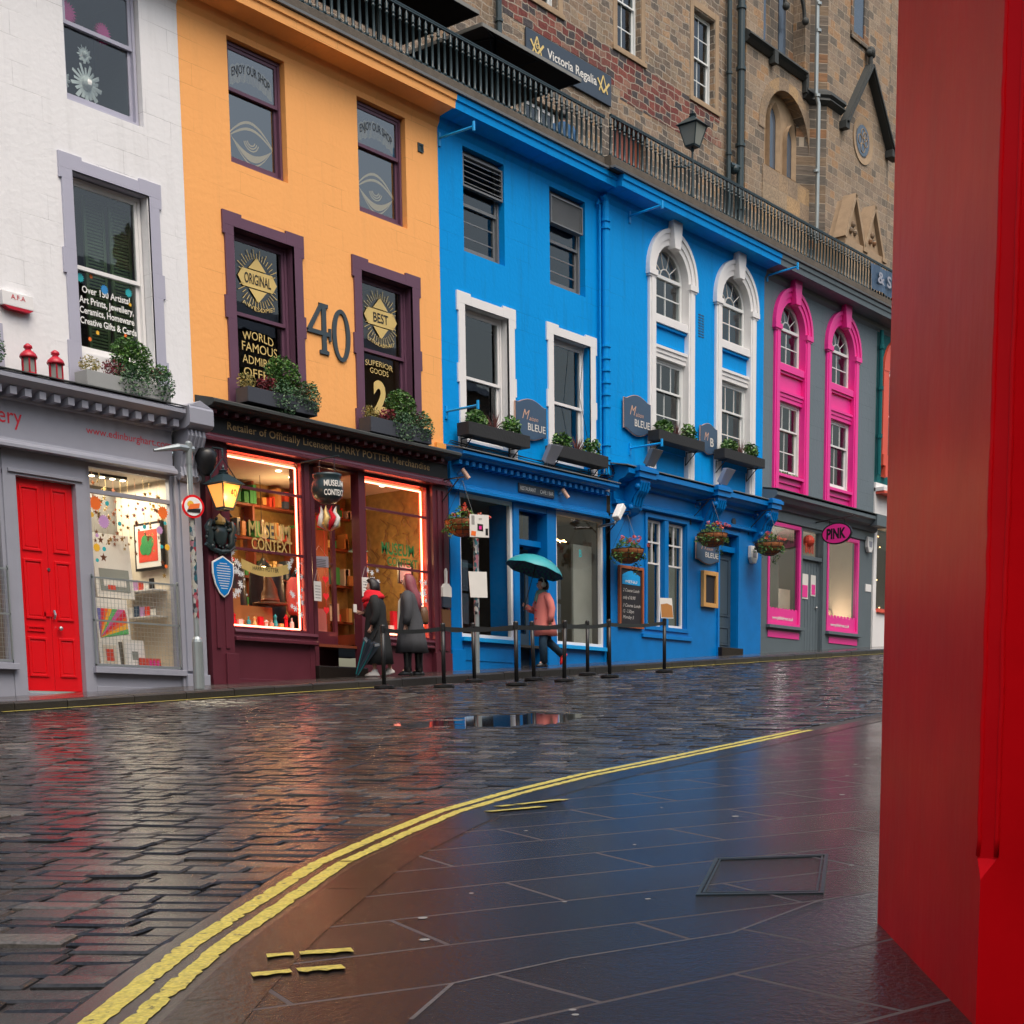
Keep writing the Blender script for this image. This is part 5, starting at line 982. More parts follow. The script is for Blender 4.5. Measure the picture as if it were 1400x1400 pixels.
mb = MB(); p = arcpts(45.4, 18.85, .66, 32, 0, 2 * PI); q = arcpts(45.4, 18.85, .42, 32, 0, 2 * PI)
for i in range(32): mb.add([(p[i][0], Yt - .03, p[i][1]), (p[i + 1][0], Yt - .03, p[i + 1][1]), (q[i + 1][0], Yt + .01, q[i + 1][1]), (q[i][0], Yt + .01, q[i][1]), (p[i][0], Yt, p[i][1]), (p[i + 1][0], Yt, p[i + 1][1])], [(3, 2, 1, 0), (0, 1, 5, 4)])
mb.build('round_window_surround', 'plain_stone', Ch); MB().prism(arcpts(45.4, 18.85, .43, 32, 0, 2 * PI)[:-1], Yt - .012, Yt - .004).build('round_window', 'leaded', Ch)
mb = MB(); [mb.tube([(45.4 + .2 * math.cos(a) + .13 * math.cos(t * PI / 6), Yt - .015, 18.85 + .2 * math.sin(a) + .13 * math.sin(t * PI / 6)) for t in range(13)], .012, 5) for a in (0, PI / 2, PI, 3 * PI / 2, PI / 4)]; mb.build('round_tracery', 'plain_stone', Ch)
mb = MB(); mb.box(44.62, 45.3, Yt - .004, Yt - .001, 21.6, 24); mb.build('leaded_light', 'leaded', Ch); mb = MB(); mb.box(44.45, 44.62, Yt - .03, Yt, 21.4, 24); mb.box(45.3, 45.6, Yt - .03, Yt, 21.4, 24); mb.box(44.45, 45.6, Yt - .06, Yt, 21.4, 21.58); mb.build('window_surround', 'church_dark', Ch)
mb = MB(); mb.tube([(42.55, Yf - .35, 13.0), (42.55, Yf - .35, 19.0), (42.48, Yf - .30, 19.3), (42.48, Yf - .3, 22)], .06, 10); [mb.tube([(42.5, Yf - .33, z), (42.5, Yf - .33, z + .07)], .085, 10) for z in (14.9, 17.2, 19.2, 20.9, 21.6)]; mb.build('drainpipe', 'galv', Ch)
for cx in (42.72, 43.98):          # gablets of the low porch
    mb = MB(); 
    for s in (-1, 1): 
        p, q = (cx, 16.42), (cx + s * .62, 15.15); dx, dz = q[0] - p[0], q[1] - p[1]; L_ = math.hypot(dx, dz); a, c = -dz / L_ * .055, dx / L_ * .055; mb.prism([(p[0] - a, p[1] - c), (p[0] + a, p[1] + c), (q[0] + a, q[1] + c), (q[0] - a, q[1] - c)], .80, 1.2)
    mb.prism([(cx - .58, 15.15), (cx + .58, 15.15), (cx, 16.36)], .92, 1.4); mb.box(cx - .62, cx + .62, .82, 1.8, 13.0, 15.15); mb.box(cx + .5, cx + .78, .78, 1.1, 15.02, 15.14); mb.build('gablet', 'plain_stone', Ch)
    mb = MB(); [mb.ball((cx + a, .92, 15.45 + b_), .09) for a, b_ in ((-.13, 0), (.13, 0), (0, .18))]; mb.build('trefoil', 'church_dark', Ch)
# cafe awnings / parasols on the terrace
for i, (a, b, z, y0, lab) in enumerate(((21.6, 25.25, 15.12, .35, 'dark brown square parasol canopy nearest the left, hanging over the railing'), (25.4, 28.72, 14.98, .4, 'dark brown square parasol below the regalia sign, its right corner over the railing'), (17.4, 21.4, 15.2, .35, 'dark brown parasol above the white and orange buildings, mostly hidden by the railing'))):
    t = thing('parasol', lab, 'parasol', ((a + b) / 2, y0 + 1, 13.02), group='brown parasols on the terrace')
    cx, cyy = (a + b) / 2, y0 + 1.0; y1 = y0 + 2.0; mb = MB(); c = [(a, y0, z), (b, y0, z), (b, y1, z), (a, y1, z)]; c2 = [(p[0], p[1], p[2] + .03) for p in c]
    mb.add(c + [(cx, cyy, z + .62)], [(1, 0, 4), (2, 1, 4), (3, 2, 4), (0, 3, 4)]); mb.add(c2 + [(cx, cyy, z + .66)], [(0, 1, 4), (1, 2, 4), (2, 3, 4), (3, 0, 4)]); mb.build('canopy', 'awning', t)
    mb = MB(); [mb.box(*q) for q in ((a, b, y0 - .012, y0, z - .02, z + .05), (b, b + .012, y0, y1, z - .02, z + .05), (a - .012, a, y0, y1, z - .02, z + .05), (a, b, y1, y1 + .012, z - .02, z + .05))]; mb.build('valance', 'awning_edge', t)
    mb = MB(); mb.tube([(cx, cyy, 13.03), (cx, cyy, z + .6)], .03, 8); mb.build('pole', 'iron', t); mb = MB(); [mb.tube([(cx, cyy, z + .57), (p[0], p[1], z + .02)], .012, 5) for p in c]; [mb.tube([(cx, cyy, z - .1), ((cx + p[0]) / 2, (cyy + p[1]) / 2, z + .28)], .01, 5) for p in c]; mb.build('rib', 'iron', t)
    MB().lathe([(.3, 13.03), (.3, 13.09), (.05, 13.12)], cx, cyy).build('base', 'iron', t)
# plain dark sheet behind the railing, below the parasols
solo(MB().box(17.5, 25.6, 1.9, 1.95, 13.02, 14.6), 'dark_sheet', 'awning', 'dark brown sheet behind the railing under the parasols', 'screen')
t = thing('street_lantern', 'unlit black street lantern on an iron bracket above the terrace railing', 'lamp', (31.76, -.5, 13.25))
mb = MB(); mb.lathe([(.05, 13.25), (.03, 13.5), (.025, 14.2), (.045, 14.25), (.02, 14.3)], 31.76, -.5, 10); mb.tube([(31.0, -.5, 13.7), (31.35, -.5, 13.78), (31.76, -.5, 13.95)], .02, 6); mb.build('bracket', 'iron', t)
def lantern(par, cx, cy_, z0, z1, r0, r1, fm, gm, lit=None):
    """four sided lantern : tapered glass, frame, roof and finial"""
    c0 = [(cx + s * r0, cy_ + u * r0, z0) for s, u in ((-1, -1), (1, -1), (1, 1), (-1, 1))]; c1 = [(cx + s * r1, cy_ + u * r1, z1) for s, u in ((-1, -1), (1, -1), (1, 1), (-1, 1))]
    mb = MB(); [mb.tube([c0[i], c1[i]], .014, 5) for i in range(4)]; [mb.tube([c0[i], c0[(i + 1) % 4]], .015, 5) for i in range(4)]; [mb.tube([c1[i], c1[(i + 1) % 4]], .02, 5) for i in range(4)]
    mb.box(cx - r0, cx + r0, cy_ - r0, cy_ + r0, z0 - .03, z0); mb.build('lantern_frame', fm, par)
    h = z1 - z0; k = r1 + .05; mb = MB(); mb.add([(cx - k, cy_ - k, z1), (cx + k, cy_ - k, z1), (cx + k, cy_ + k, z1), (cx - k, cy_ + k, z1), (cx - .07, cy_ - .07, z1 + h * .42), (cx + .07, cy_ - .07, z1 + h * .42), (cx + .07, cy_ + .07, z1 + h * .42), (cx - .07, cy_ + .07, z1 + h * .42)], [(0, 1, 5, 4), (1, 2, 6, 5), (2, 3, 7, 6), (3, 0, 4, 7), (4, 5, 6, 7), (3, 2, 1, 0)])
    mb.lathe([(.08, z1 + h * .42), (.09, z1 + h * .47), (.06, z1 + h * .5), (.08, z1 + h * .58), (.02, z1 + h * .65), (.025, z1 + h * .72), (.005, z1 + h * .85)], cx, cy_, 10); mb.build('lantern_roof', fm, par)
    g = MB(); e = .006; c0 = [(cx + s * (r0 - e), cy_ + u * (r0 - e), z0) for s, u in ((-1, -1), (1, -1), (1, 1), (-1, 1))]; c1 = [(cx + s * (r1 - e), cy_ + u * (r1 - e), z1) for s, u in ((-1, -1), (1, -1), (1, 1), (-1, 1))]
    for i in range(4): g.add([c0[i], c0[(i + 1) % 4], c1[(i + 1) % 4], c1[i]], [(0, 1, 2, 3)])
    g.build('lantern_glass', gm, par)
lantern(t, 31.76, -.5, 14.33, 14.75, .12, .23, 'iron', 'milk_glass')
# ---- tenement across the street, behind the camera: it is what the lower windows mirror
Op = thing('tenement_building', 'tall grey stone tenement across the street from the painted shops', 'building', (25, -27, 0))
mb = MB(); mb.box(-8, 60, -34, -27, -3, 17.5); mb.build('wall', 'tenement_stone', Op)
for k in range(11):
    for z in (4.5, 8.2, 11.9, 14.9):
        if k in (2, 7) and z > 14: continue
    mb = MB(); [frame_rect(mb, -5 + k * 6, -3.8 + k * 6, z, z + 2.1, .1, -27.02, -26.9) for z in (4.5, 8.2, 11.9)]; mb.build('window', 'white_sash', Op); mb = MB(); [mb.box(-4.9 + k * 6, -3.9 + k * 6, -26.99, -26.985, z + .1, z + 2.0) for z in (4.5, 8.2, 11.9)]; mb.build('window_glass', 'leaded', Op)
MB().mould([(-34, 17.5), (-26.8, 17.5), (-30.5, 19.8)], -8, 60).build('roof', 'sign_navy', Op)
for k in range(7):
    mb = MB(); x = -4 + k * 9; mb.box(x, x + 1.8, -31.3, -30.2, 18.5, 21.2); [mb.lathe([(.14, 21.2), (.11, 21.7)], x + .3 + j * .4, -30.75, 8) for j in range(4)]; mb.build('chimney', 'tenement_stone', Op)

# ============================================================ THE RED KIOSK IN THE FOREGROUND
bx, by = 3.265, -18.735; ux, uy = .8206, .5715            # corner nearest the camera and direction of the left face
W_, D_, H_ = 1.23, 1.1, 3.1; gz = G(bx, by) - .02
kt = thing('police_box', 'tall glossy red painted kiosk standing on the wet flagstones close to the camera', 'kiosk', (bx, by, gz), math.atan2(uy, ux))
def kloc(mb, name, mat, **k): return mb.build(name, mat, kt, local=True, **k)
# local: x along the left face away from camera, -y the outside of that face is +y ; box occupies y<0
zc = gz; ch = .034; ztop = H_; zs_ = .36
mb = MB()
def seg(z0, z1, c, zt=None):
    pts0 = [(c, 0), (W_, 0), (W_, -D_), (0, -D_), (0, -c)] if c else [(0, 0), (W_, 0), (W_, -D_), (0, -D_)]
    n = len(pts0); mb.add([(x, y, z0) for x, y in pts0] + [(x, y, z1) for x, y in pts0], [(i, i + n, (i + 1) % n + n, (i + 1) % n) for i in range(n)] + [tuple(range(n)), tuple(range(2 * n - 1, n - 1, -1))])
seg(-.15, zs_, 0); seg(zs_ + .045, ztop, ch)
# chamfer stop between square plinth and chamfered shaft
mb.add([(0, 0, zs_), (W_, 0, zs_), (W_, -D_, zs_), (0, -D_, zs_), (ch, 0, zs_ + .045), (W_, 0, zs_ + .045), (W_, -D_, zs_ + .045), (0, -D_, zs_ + .045), (0, -ch, zs_ + .045)], [(0, 4, 5, 1), (1, 5, 6, 2), (2, 6, 7, 3), (0, 3, 7, 8), (0, 8, 4)])
kloc(mb, 'body', 'red_gloss')
mb = MB(); 
r_ = random.Random(2)
def bead(x, y, z0, z1, r):
    p = []; z = z0
    while z < z1: p.append((x + r_.uniform(-.0012, .0012), y + r_.uniform(-.0012, .0012), z)); z += .04
    return mb.tube(p, r, 8)
bead(ch - .001, -.003, zs_ + .05, ztop - .02, .006); bead(.003, -ch + .001, zs_ + .05, ztop - .02, .006)
kloc(mb, 'corner_bead', 'red_gloss', smooth=True)
mb = MB(); frame_rect(mb, 0, 0, 0, 0, 0, 0, 0); mb = MB()
mb.box(-.028, .004, -D_ + .1, -.17, zs_ + .1, ztop - .2); kloc(mb, 'door_panel', 'red_gloss', bevel=.012)
mb = MB(); mb.box(-.05, W_ + .05, -D_ - .05, .05, ztop, ztop + .12); mb.add([(-.02, .02, ztop + .12), (W_ + .02, .02, ztop + .12), (W_ + .02, -D_ - .02, ztop + .12), (-.02, -D_ - .02, ztop + .12), (W_ / 2, -D_ / 2, ztop + .45)], [(1, 0, 4), (2, 1, 4), (3, 2, 4), (0, 3, 4)]); kloc(mb, 'roof', 'red_gloss')

# ============================================================ SHOP CONTENTS AND LIGHTS
def pendant(x, y, z, lab, r=.16):
    t = thing('pendant_lamp', lab, 'lamp', (x, y, z), group='lit pendant lamps in the shop windows')
    MB().lathe([(.03, z + .16), (.05, z + .12), (r, z), (r - .01, z - .005), (.04, z + .11)], x, y).build('lamp_shade', 'iron', t, smooth=True); MB().ball((x, y, z - .01), .045).build('bulb', 'warm_bulb', t, smooth=True); MB().tube([(x, y, z + .15), (x, y, 5.97)], .006, 5).build('cord', 'black_paint', t)
pendant(18.75, 1.0, 5.05, 'small lit pendant lamp near the top of the maroon shop left window'); pendant(19.0, 1.3, 4.55, 'wide lit pendant lamp in the middle of the maroon shop left window', .25); pendant(20.1, 1.5, 4.35, 'small lit pendant lamp at the right side of the maroon shop left window'); pendant(22.0, .9, 4.75, 'pendant lamp in the right window of the maroon shop', .2)
def plight(x, y, z, e, c=(1, .62, .3), r=.12):
    l = bpy.data.lights.new('lamp_light', 'POINT'); l.energy = e; l.color = c; l.shadow_soft_size = r; o = bpy.data.objects.new('lamp_light', l); col.objects.link(o); o.location = (x, y, z)
plight(19.0, 1.25, 4.35, 42); plight(22.1, .85, 4.5, 36); plight(20.5, 1.4, 5.4, 22)
for i, (x, z0, z1) in enumerate(((19.15, 3.1, 4.35), (19.6, 3.2, 4.3), (20.1, 3.1, 4.3), (20.6, 3.1, 4.32))):
    mb = MB(); mb.loft([(x, 1.15, z0, .20, .07), (x, 1.15, z0 + .5, .19, .06), (x, 1.15, z1 - .15, .17, .06), (x, 1.15, z1, .04, .03)], 12)
    mb.v = [(a + .015 * math.sin(b * 40 + c * 7), b, c) for a, b, c in mb.v]; solo(mb, 'robe', ('umbrella_dark', 'coat_black')[i % 2], ('dark robe at the far left of the maroon shop left window', 'dark robe behind the pointed hat in the maroon shop window', 'dark robe between the pointed hat and the pink backpack', 'dark robe right of the pink backpack')[i], 'robe', 'dark robes hanging in the maroon shop', smooth=True)
for i, (x, z, h) in enumerate(((18.3, 4.62, .4), (18.9, 4.72, .5), (19.5, 4.55, .55), (20.15, 4.7, .4), (21.5, 4.5, .5))):
    t = thing('picture_frame', ('framed print high on the back wall, leftmost in the maroon shop', 'framed print behind the MUSEUM lettering', 'tall framed print on the maroon shop back wall near the doorway', 'framed print seen through the maroon shop doorway', 'framed print on the back wall of the maroon shop right window')[i], 'picture', (x, 2.1, z)); mb = MB(); frame_rect(mb, x, x + .38, z, z + h, .035, 2.1, 2.15); mb.build('frame', 'wood_gold', t); MB().box(x + .03, x + .35, 2.12, 2.13, z + .03, z + h - .03).build('print', ('bag_brown', 'print_white', 'slate_blue')[i % 3], t)
mb = MB(); 
for x, y in ((18.3, .7), (19.2, 1.5), (20.0, .9), (20.6, 1.2), (21.6, 1.4), (22.4, .6)): mb.lathe([(.05, 5.955), (.05, 5.965)], x, y, 10)
mb.build('ceiling_spots', 'spot_bulb', Ob)
def neon(x0, x1, z0, z1, lab, y=.1):
    t = thing('neon_light', lab, 'neon light', (x0, y, z0), group='red neon tubes framing the maroon shop windows')
    mb = MB(); [mb.tube([(a, y, b), (c, y, d)], .014, 6) for a, b, c, d in ((x0, z1, x1, z1), (x1, z1, x1, z0), (x1, z0, x0, z0))]; mb.build('tube', 'neon_core', t)
    mb = MB(); mb.box(x0, x1, y + .02, y + .05, z1 + .01, z1 + .05); mb.box(x1 + .015, x1 + .05, y + .02, y + .05, z0, z1); mb.box(x0, x1, y + .02, y + .05, z0 - .05, z0 - .015); mb.build('backing', 'neon_red', t)
neon(17.98, 19.62, 3.12, 5.86, 'red neon tube around the left window of the maroon shop'); neon(21.3, 22.92, 3.16, 5.86, 'red neon tube around the right window of the maroon shop')
t = thing('hat', 'crumpled brown pointed felt hat in the maroon shop window', 'hat', (19.3, .5, 3.55)); mb = MB(); mb.loft([(19.30, .5, 3.55, .34, .28), (19.30, .5, 3.58, .33, .27), (19.31, .5, 3.60, .17, .16), (19.29, .5, 3.75, .15, .14), (19.31, .5, 3.82, .13, .12), (19.28, .5, 3.95, .09, .09), (19.25, .5, 4.05, .06, .06), (19.31, .5, 4.15, .03, .03), (19.37, .5, 4.18, .008, .008)], 14); mb.build('crown', 'bag_brown', t, smooth=True); MB().loft([(19.30, .5, 3.60, .178, .168), (19.30, .5, 3.65, .172, .162)], 14).build('band', 'red_wood', t, smooth=True)
MBb = MB(); MBb.loft([(19.95, .55, 3.42, .12, .10), (19.95, .55, 3.5, .17, .13), (19.95, .55, 3.8, .18, .13), (19.95, .55, 4.0, .15, .11), (19.95, .55, 4.08, .06, .05)], 14); solo(MBb, 'backpack', 'coat_pink', 'pink fluffy backpack hanging in the maroon shop left window', 'backpack', smooth=True)
o = solo(MB().box(17.96, 19.68, .12, .9, 2.92, 3.1), 'display_plinth', 'red_wood', 'low display shelf in the maroon shop left window', 'shelf'); o = solo(MB().box(21.26, 22.98, .12, .9, 2.95, 3.14), 'display_plinth', 'red_wood', 'low display shelf in the maroon shop right window', 'shelf')
solo(MB().box(18.02, 18.42, .3, .6, 3.1, 3.75), 'gift_case', 'wood_gold', 'amber gift case at the left end of the maroon shop window', 'case')
solo(MB().box(18.5, 19.3, .45, .75, 3.1, 3.5), 'trunk', 'wood_gold', 'brown trunk under the pointed hat in the maroon shop window', 'trunk')
rr = random.Random(8)
kinds = [('bottle', 'small glass bottle'), ('figurine', 'small figurine'), ('box', 'small gift box'), ('lantern_toy', 'small brass lantern')]
for i in range(13):
    x = 18.06 + i * .122; k = i % 4; z = 3.1; y = .2 + rr.random() * .08; h = rr.uniform(.12, .28); m_ = ['gold_leaf', 'scarf_red', 'print_white', 'rose_gold', 'teal_sticker'][i % 5]; mb = MB()
    if k == 0: mb.lathe([(.035, z), (.04, z + h * .6), (.015, z + h * .75), (.015, z + h)], x, y, 10); nm = 'bottle'
    elif k == 1: mb.lathe([(.03, z), (.045, z + h * .3), (.02, z + h * .65), (.035, z + h * .85), (.005, z + h)], x, y, 8); nm = 'figurine'
    elif k == 2: mb.box(x - .045, x + .045, y - .03, y + .03, z, z + h * .8); nm = 'gift_box'
    else: mb.lathe([(.05, z), (.05, z + .02), (.03, z + .03), (.03, z + h * .7), (.05, z + h * .75), (.005, z + h)], x, y, 6); nm = 'table_lantern'
    solo(mb, nm, m_, '%s %s on the lit display shelf, %s from the lantern end' % (['gold', 'red', 'white', 'rose', 'teal'][i % 5], nm.replace('_', ' '), ['first', 'second', 'third', 'fourth', 'fifth', 'sixth', 'seventh', 'eighth', 'ninth', 'tenth', 'eleventh', 'twelfth', 'thirteenth'][i]), nm.replace('_', ' '), 'trinkets in the maroon shop left window')
for i in range(8):
    x = 21.4 + i * .19; z = 3.14; h = rr.uniform(.15, .5); y = .25 + rr.random() * .2; mb = MB(); mb.box(x - .06, x + .06, y - .04, y + .04, z, z + h)
    solo(mb, 'gift_box', ['print_white', 'scarf_red', 'gold_leaf', 'wood_gold'][i % 4], '%s gift box, %s along the shelf behind the two women' % (['white', 'red', 'gold', 'brown'][i % 4], ['first', 'second', 'third', 'fourth', 'fifth', 'sixth', 'seventh', 'eighth'][i]), 'box', 'boxes in the maroon shop right window')
for j, (x, z, wd_, h, lab) in enumerate(((22.5, 4.15, .42, .4, 'upper'), (22.55, 3.55, .4, .42, 'lower'))):
    t = thing('picture_frame', '%s small framed picture in the maroon shop right window' % lab, 'picture', (x, .35, z)); mb = MB(); frame_rect(mb, x, x + wd_, z, z + h, .04, .33, .36); mb.build('frame', 'black_paint', t); MB().box(x + .04, x + wd_ - .04, .345, .35, z + .04, z + h - .04).build('print', 'print_white', t)
# maroon doorway display: red books and candle stand
solo(MB().box(20.6, 20.95, .75, .95, 2.55, 3.6), 'display_box', 'coat_pink', 'pale pink standing box behind the maroon shop door', 'box')
# white gallery window
l = bpy.data.lights.new('ceiling_light', 'AREA'); l.energy = 80; l.size = 1.6; l.color = (1, .88, .68); o = bpy.data.objects.new('ceiling_light', l); col.objects.link(o); o.location = (15.9, 1.0, 5.28)
mb = MB(); mb.box(15.6, 16.3, .5, .7, 5.3, 5.34); mb.build('ceiling_track', 'black_paint', Wb); mb = MB(); [mb.box(15.66 + k * .2, 15.72 + k * .2, .57, .63, 5.29, 5.3) for k in range(4)]; mb.build('ceiling_spots', 'spot_bulb', Wb)
def board(x0, x1, z0, z1, y, lean, m_, lab, nm='framed_print', fr='print_white', inner=None, side=False):
    x0 += .72 * y; x1 += .72 * y; t = thing(nm, lab, 'picture', ((x0 + x1) / 2, y, z0)); mb = MB()
    mb.add([(x0, y, z0), (x1, y, z0), (x1, y + lean, z1), (x0, y + lean, z1), (x0, y + .03, z0), (x1, y + .03, z0), (x1, y + lean + .03, z1), (x0, y + lean + .03, z1)], [(0, 1, 2, 3), (5, 4, 7, 6), (0, 4, 5, 1), (1, 5, 6, 2), (2, 6, 7, 3), (3, 7, 4, 0)]); mb.build('board', m_, t)
    if inner:
        for k, (a, b, c, d, mm) in enumerate(inner):
            X_ = lambda u: x0 + (x1 - x0) * u; Z_ = lambda v: z0 + (z1 - z0) * v; Yy = lambda v: y + lean * v - .006 - .001 * k
            MB().add([(X_(a), Yy(c), Z_(c)), (X_(b), Yy(c), Z_(c)), (X_(b), Yy(d), Z_(d)), (X_(a), Yy(d), Z_(d))], [(0, 1, 2, 3)]).build('print', mm, t)
    return t
board(15.25, 15.98, 3.45, 4.45, .55, .1, 'print_white', 'tall pale art print leaning at the back left of the gallery window', inner=((.1, .9, .1, .45, 'milk_glass'), (.2, .8, .18, .3, 'print_white'), (.3, .5, .12, .2, 'print_red')))
t = board(15.22, 15.86, 2.75, 3.42, .38, .08, 'print_white', 'art print of a rainbow sunburst leaning in the gallery window')
c0 = (15.26 + .27, 2.80); 
rays = [(math.radians(8 + 82 * i / 10), math.radians(8 + 82 * (i + 1) / 10)) for i in range(10)]
for i, (a, b) in enumerate(rays):
    def hit(an):
        dx, dz = math.cos(an), math.sin(an); s = min(.56 / max(dx, 1e-3), .46 / max(dz, 1e-3)); return (c0[0] + dx * s, c0[1] + dz * s)
    p, q = hit(a), hit(b); f = lambda p: (p[0], .38 + .08 * (p[1] - 2.75) / .67 - .008, p[1])
    MB().add([f(c0), f(p), f(q)], [(0, 1, 2)]).build('colour_ray', 'ray_%d' % [3, 2, 1, 0, 4, 3, 2, 1, 0, 5][i], t)
board(15.24, 15.62, 2.33, 2.74, .22, .05, 'print_white', 'small art print with red drawing at the lower left of the gallery window', inner=((.15, .85, .15, .85, 'shop_cream'), (.3, .7, .25, .7, 'print_red')))
board(15.72, 16.12, 2.33, 2.78, .22, .05, 'print_white', 'small art print with thin ink drawing at the lower middle of the gallery window', inner=((.1, .9, .1, .9, 'white_trim'), (.35, .65, .3, .6, 'milk_glass')))
board(16.0, 16.42, 2.33, 2.5, .16, .02, 'print_red', 'coral and pink striped card box at the bottom of the gallery window', inner=((.45, .55, .1, .8, 'pink_trim'), (.62, .72, .1, .8, 'pink_trim'), (.8, .9, .1, .8, 'pink_trim')))
t = thing('framed_print', 'black framed orange print with green shape on the gallery side wall', 'picture', (16.78, .8, 4.1))
mb = MB(); mb.box(16.74, 16.80, .25, .95, 3.95, 4.7); mb.build('frame', 'black_paint', t); MB().box(16.735, 16.74, .29, .91, 3.99, 4.66).build('mount', 'print_white', t); MB().box(16.73, 16.735, .36, .84, 4.08, 4.58).build('print', 'print_red', t)
mb = MB(); [mb.add([(16.728 - .001 * k, .6 + a + .1 * math.cos(2 * PI * i / 12), 4.33 + b_ + .1 * math.sin(2 * PI * i / 12)) for i in range(12)], [tuple(range(12))]) for k, (a, b_) in enumerate(((-.06, .05), (.06, .08), (0, -.05), (.1, -.04)))]; mb.build('shape', 'print_green', t)
for k, z in enumerate((3.62, 3.2)):
    t = thing('wall_shelf', '%s white shelf of greeting cards on the gallery side wall' % ('upper', 'lower')[k], 'shelf', (16.6, .7, z)); MB().box(16.55, 16.83, .3, 1.2, z - .02, z).build('shelf', 'white_trim', t)
    for j in range(6):
        solo(MB().box(16.6, 16.62, .34 + j * .14, .45 + j * .14, z, z + rr.uniform(.1, .18)), 'greeting_card', ['black_paint', 'print_white', 'print_red', 'lilac_sticker', 'slate_blue', 'white_trim'][(j + k) % 6], '%s greeting card, %s on the %s white shelf in the gallery window' % (['black', 'white', 'red', 'lilac', 'slate', 'ivory'][(j + k) % 6], ['first', 'second', 'third', 'fourth', 'fifth', 'sixth'][j], ('upper', 'lower')[k]), 'card', 'greeting cards on gallery shelves')
sid = 0
for gx in range(11):
    x = 15.25 + gx * .14; mb = MB(); zt = 5.3; y = .15 + rr.random() * .5; x += .7 * y; n = rr.randint(7, 13)
    x = min(x, 16.76)
    for k in range(n):
        z = 5.15 - k * rr.uniform(.08, .13) - rr.random() * .1; star(mb, (x + rr.uniform(-.05, .05), y, z), rr.uniform(.025, .05), 5, .42, th=.004)
    zl = min(p[2] for p in mb.v); mb.box(x - .001, x + .001, y, y + .002, zl, 5.34)
    solo(mb, 'star_garland', 'gold_star' if gx % 3 else 'copper_star', 'string of small %s paper stars, %s from the red door side' % ('gold' if gx % 3 else 'copper', ['first', 'second', 'third', 'fourth', 'fifth', 'sixth', 'seventh', 'eighth', 'ninth', 'tenth', 'eleventh'][gx]), 'garland', 'star garlands in the gallery window')
for nm, lst in (('orange_sticker', [(15.30, .03, 4.78, .12, 14), (16.60, .03, 4.78, .11, 14), (16.62, .03, 3.95, .03, 10)]), ('lilac_sticker', [(15.44, .03, 4.52, .11, 16), (16.52, .03, 4.50, .07, 16), (15.3, .03, 4.3, .03, 10), (16.2, .03, 4.78, .03, 10)]), ('yellow_sticker', [(15.22, .03, 4.60, .04, 10), (15.28, .03, 4.12, .07, 12), (16.66, .03, 4.25, .05, 12), (16.42, .03, 4.86, .03, 10)]), ('teal_sticker', [(15.52, .03, 4.80, .035, 10), (15.74, .03, 4.52, .035, 10), (15.42, .03, 4.11, .035, 10), (16.55, .03, 4.25, .03, 10), (16.64, .03, 4.62, .03, 10), (15.28, .03, 3.93, .03, 10), (16.22, .03, 4.52, .035, 10)]), ('copper_star', [(15.36, .03, 4.24, .06, 5), (15.40, .03, 3.98, .07, 5), (16.55, .03, 4.0, .05, 5)])):
    for a in lst:
        mb = MB(); star(mb, a[:3], a[3], a[4], .42 if a[4] == 5 else .75 if a[3] > .05 else .95, th=.003); mb.build('window_sticker', nm, Wb)
# left-hand sliver of the next gallery window
board(12.9, 13.4, 2.5, 3.4, .5, .1, 'print_red', 'red boxed artwork in the left gallery window beside the red door', inner=((.2, .8, .2, .8, 'print_white'),))
# grey shop glow
plight(41.4, .9, 4.7, 45, (1, .66, .45), .2); plight(38.8, 1.2, 5.3, 60, (1, .9, .85), .3); plight(31.2, 1.2, 5.8, 4, (1, .85, .7)); plight(37.2, .5, 8.8, 5, (1, .7, .4), .2)
mb = MB(); [mb.tube([(28.1 + .22 * math.cos(a), .6, 5.5 + .04 * math.sin(a * 3)), (28.1 + .05 * math.cos(a), .6, 5.5)], .008, 5) for a in (0, .8, 1.6, 2.4, 3.14)]; solo(mb, 'ceiling_lamp', 'warm_bulb', 'spiky brass ceiling lamp glowing behind the blue shop right window', 'lamp')

# ============================================================ THINGS ON THE FACADES
# red tin lanterns
def tin(x, z, lab):
    t = thing('candle_lantern', lab, 'lantern', (x, -.32, z), group='red candle lanterns on the shop cornice')
    y = -.32; MB().lathe([(.12, z), (.12, z + .03), (.10, z + .05)], x, y, 6).build('base', 'lantern_red', t); mb = MB(); [mb.tube([(x + .1 * math.cos(k * PI / 3), y + .1 * math.sin(k * PI / 3), z + .04), (x + .1 * math.cos(k * PI / 3), y + .1 * math.sin(k * PI / 3), z + .26)], .012, 5) for k in range(6)]; mb.build('frame', 'lantern_red', t)
    MB().lathe([(.092, z + .04), (.092, z + .26)], x, y, 6).build('glass', 'milk_glass', t); MB().lathe([(.125, z + .25), (.13, z + .27), (.11, z + .31), (.05, z + .36), (.035, z + .37), (.065, z + .39), (.06, z + .42), (.02, z + .45), (.0, z + .455)], x, y, 12).build('lid', 'lantern_red', t, smooth=True)
tin(14.0, 6.345, 'red tin candle lantern further from the planter on the grey cornice'); tin(14.46, 6.34, 'red tin candle lantern closer to the planter on the grey cornice')
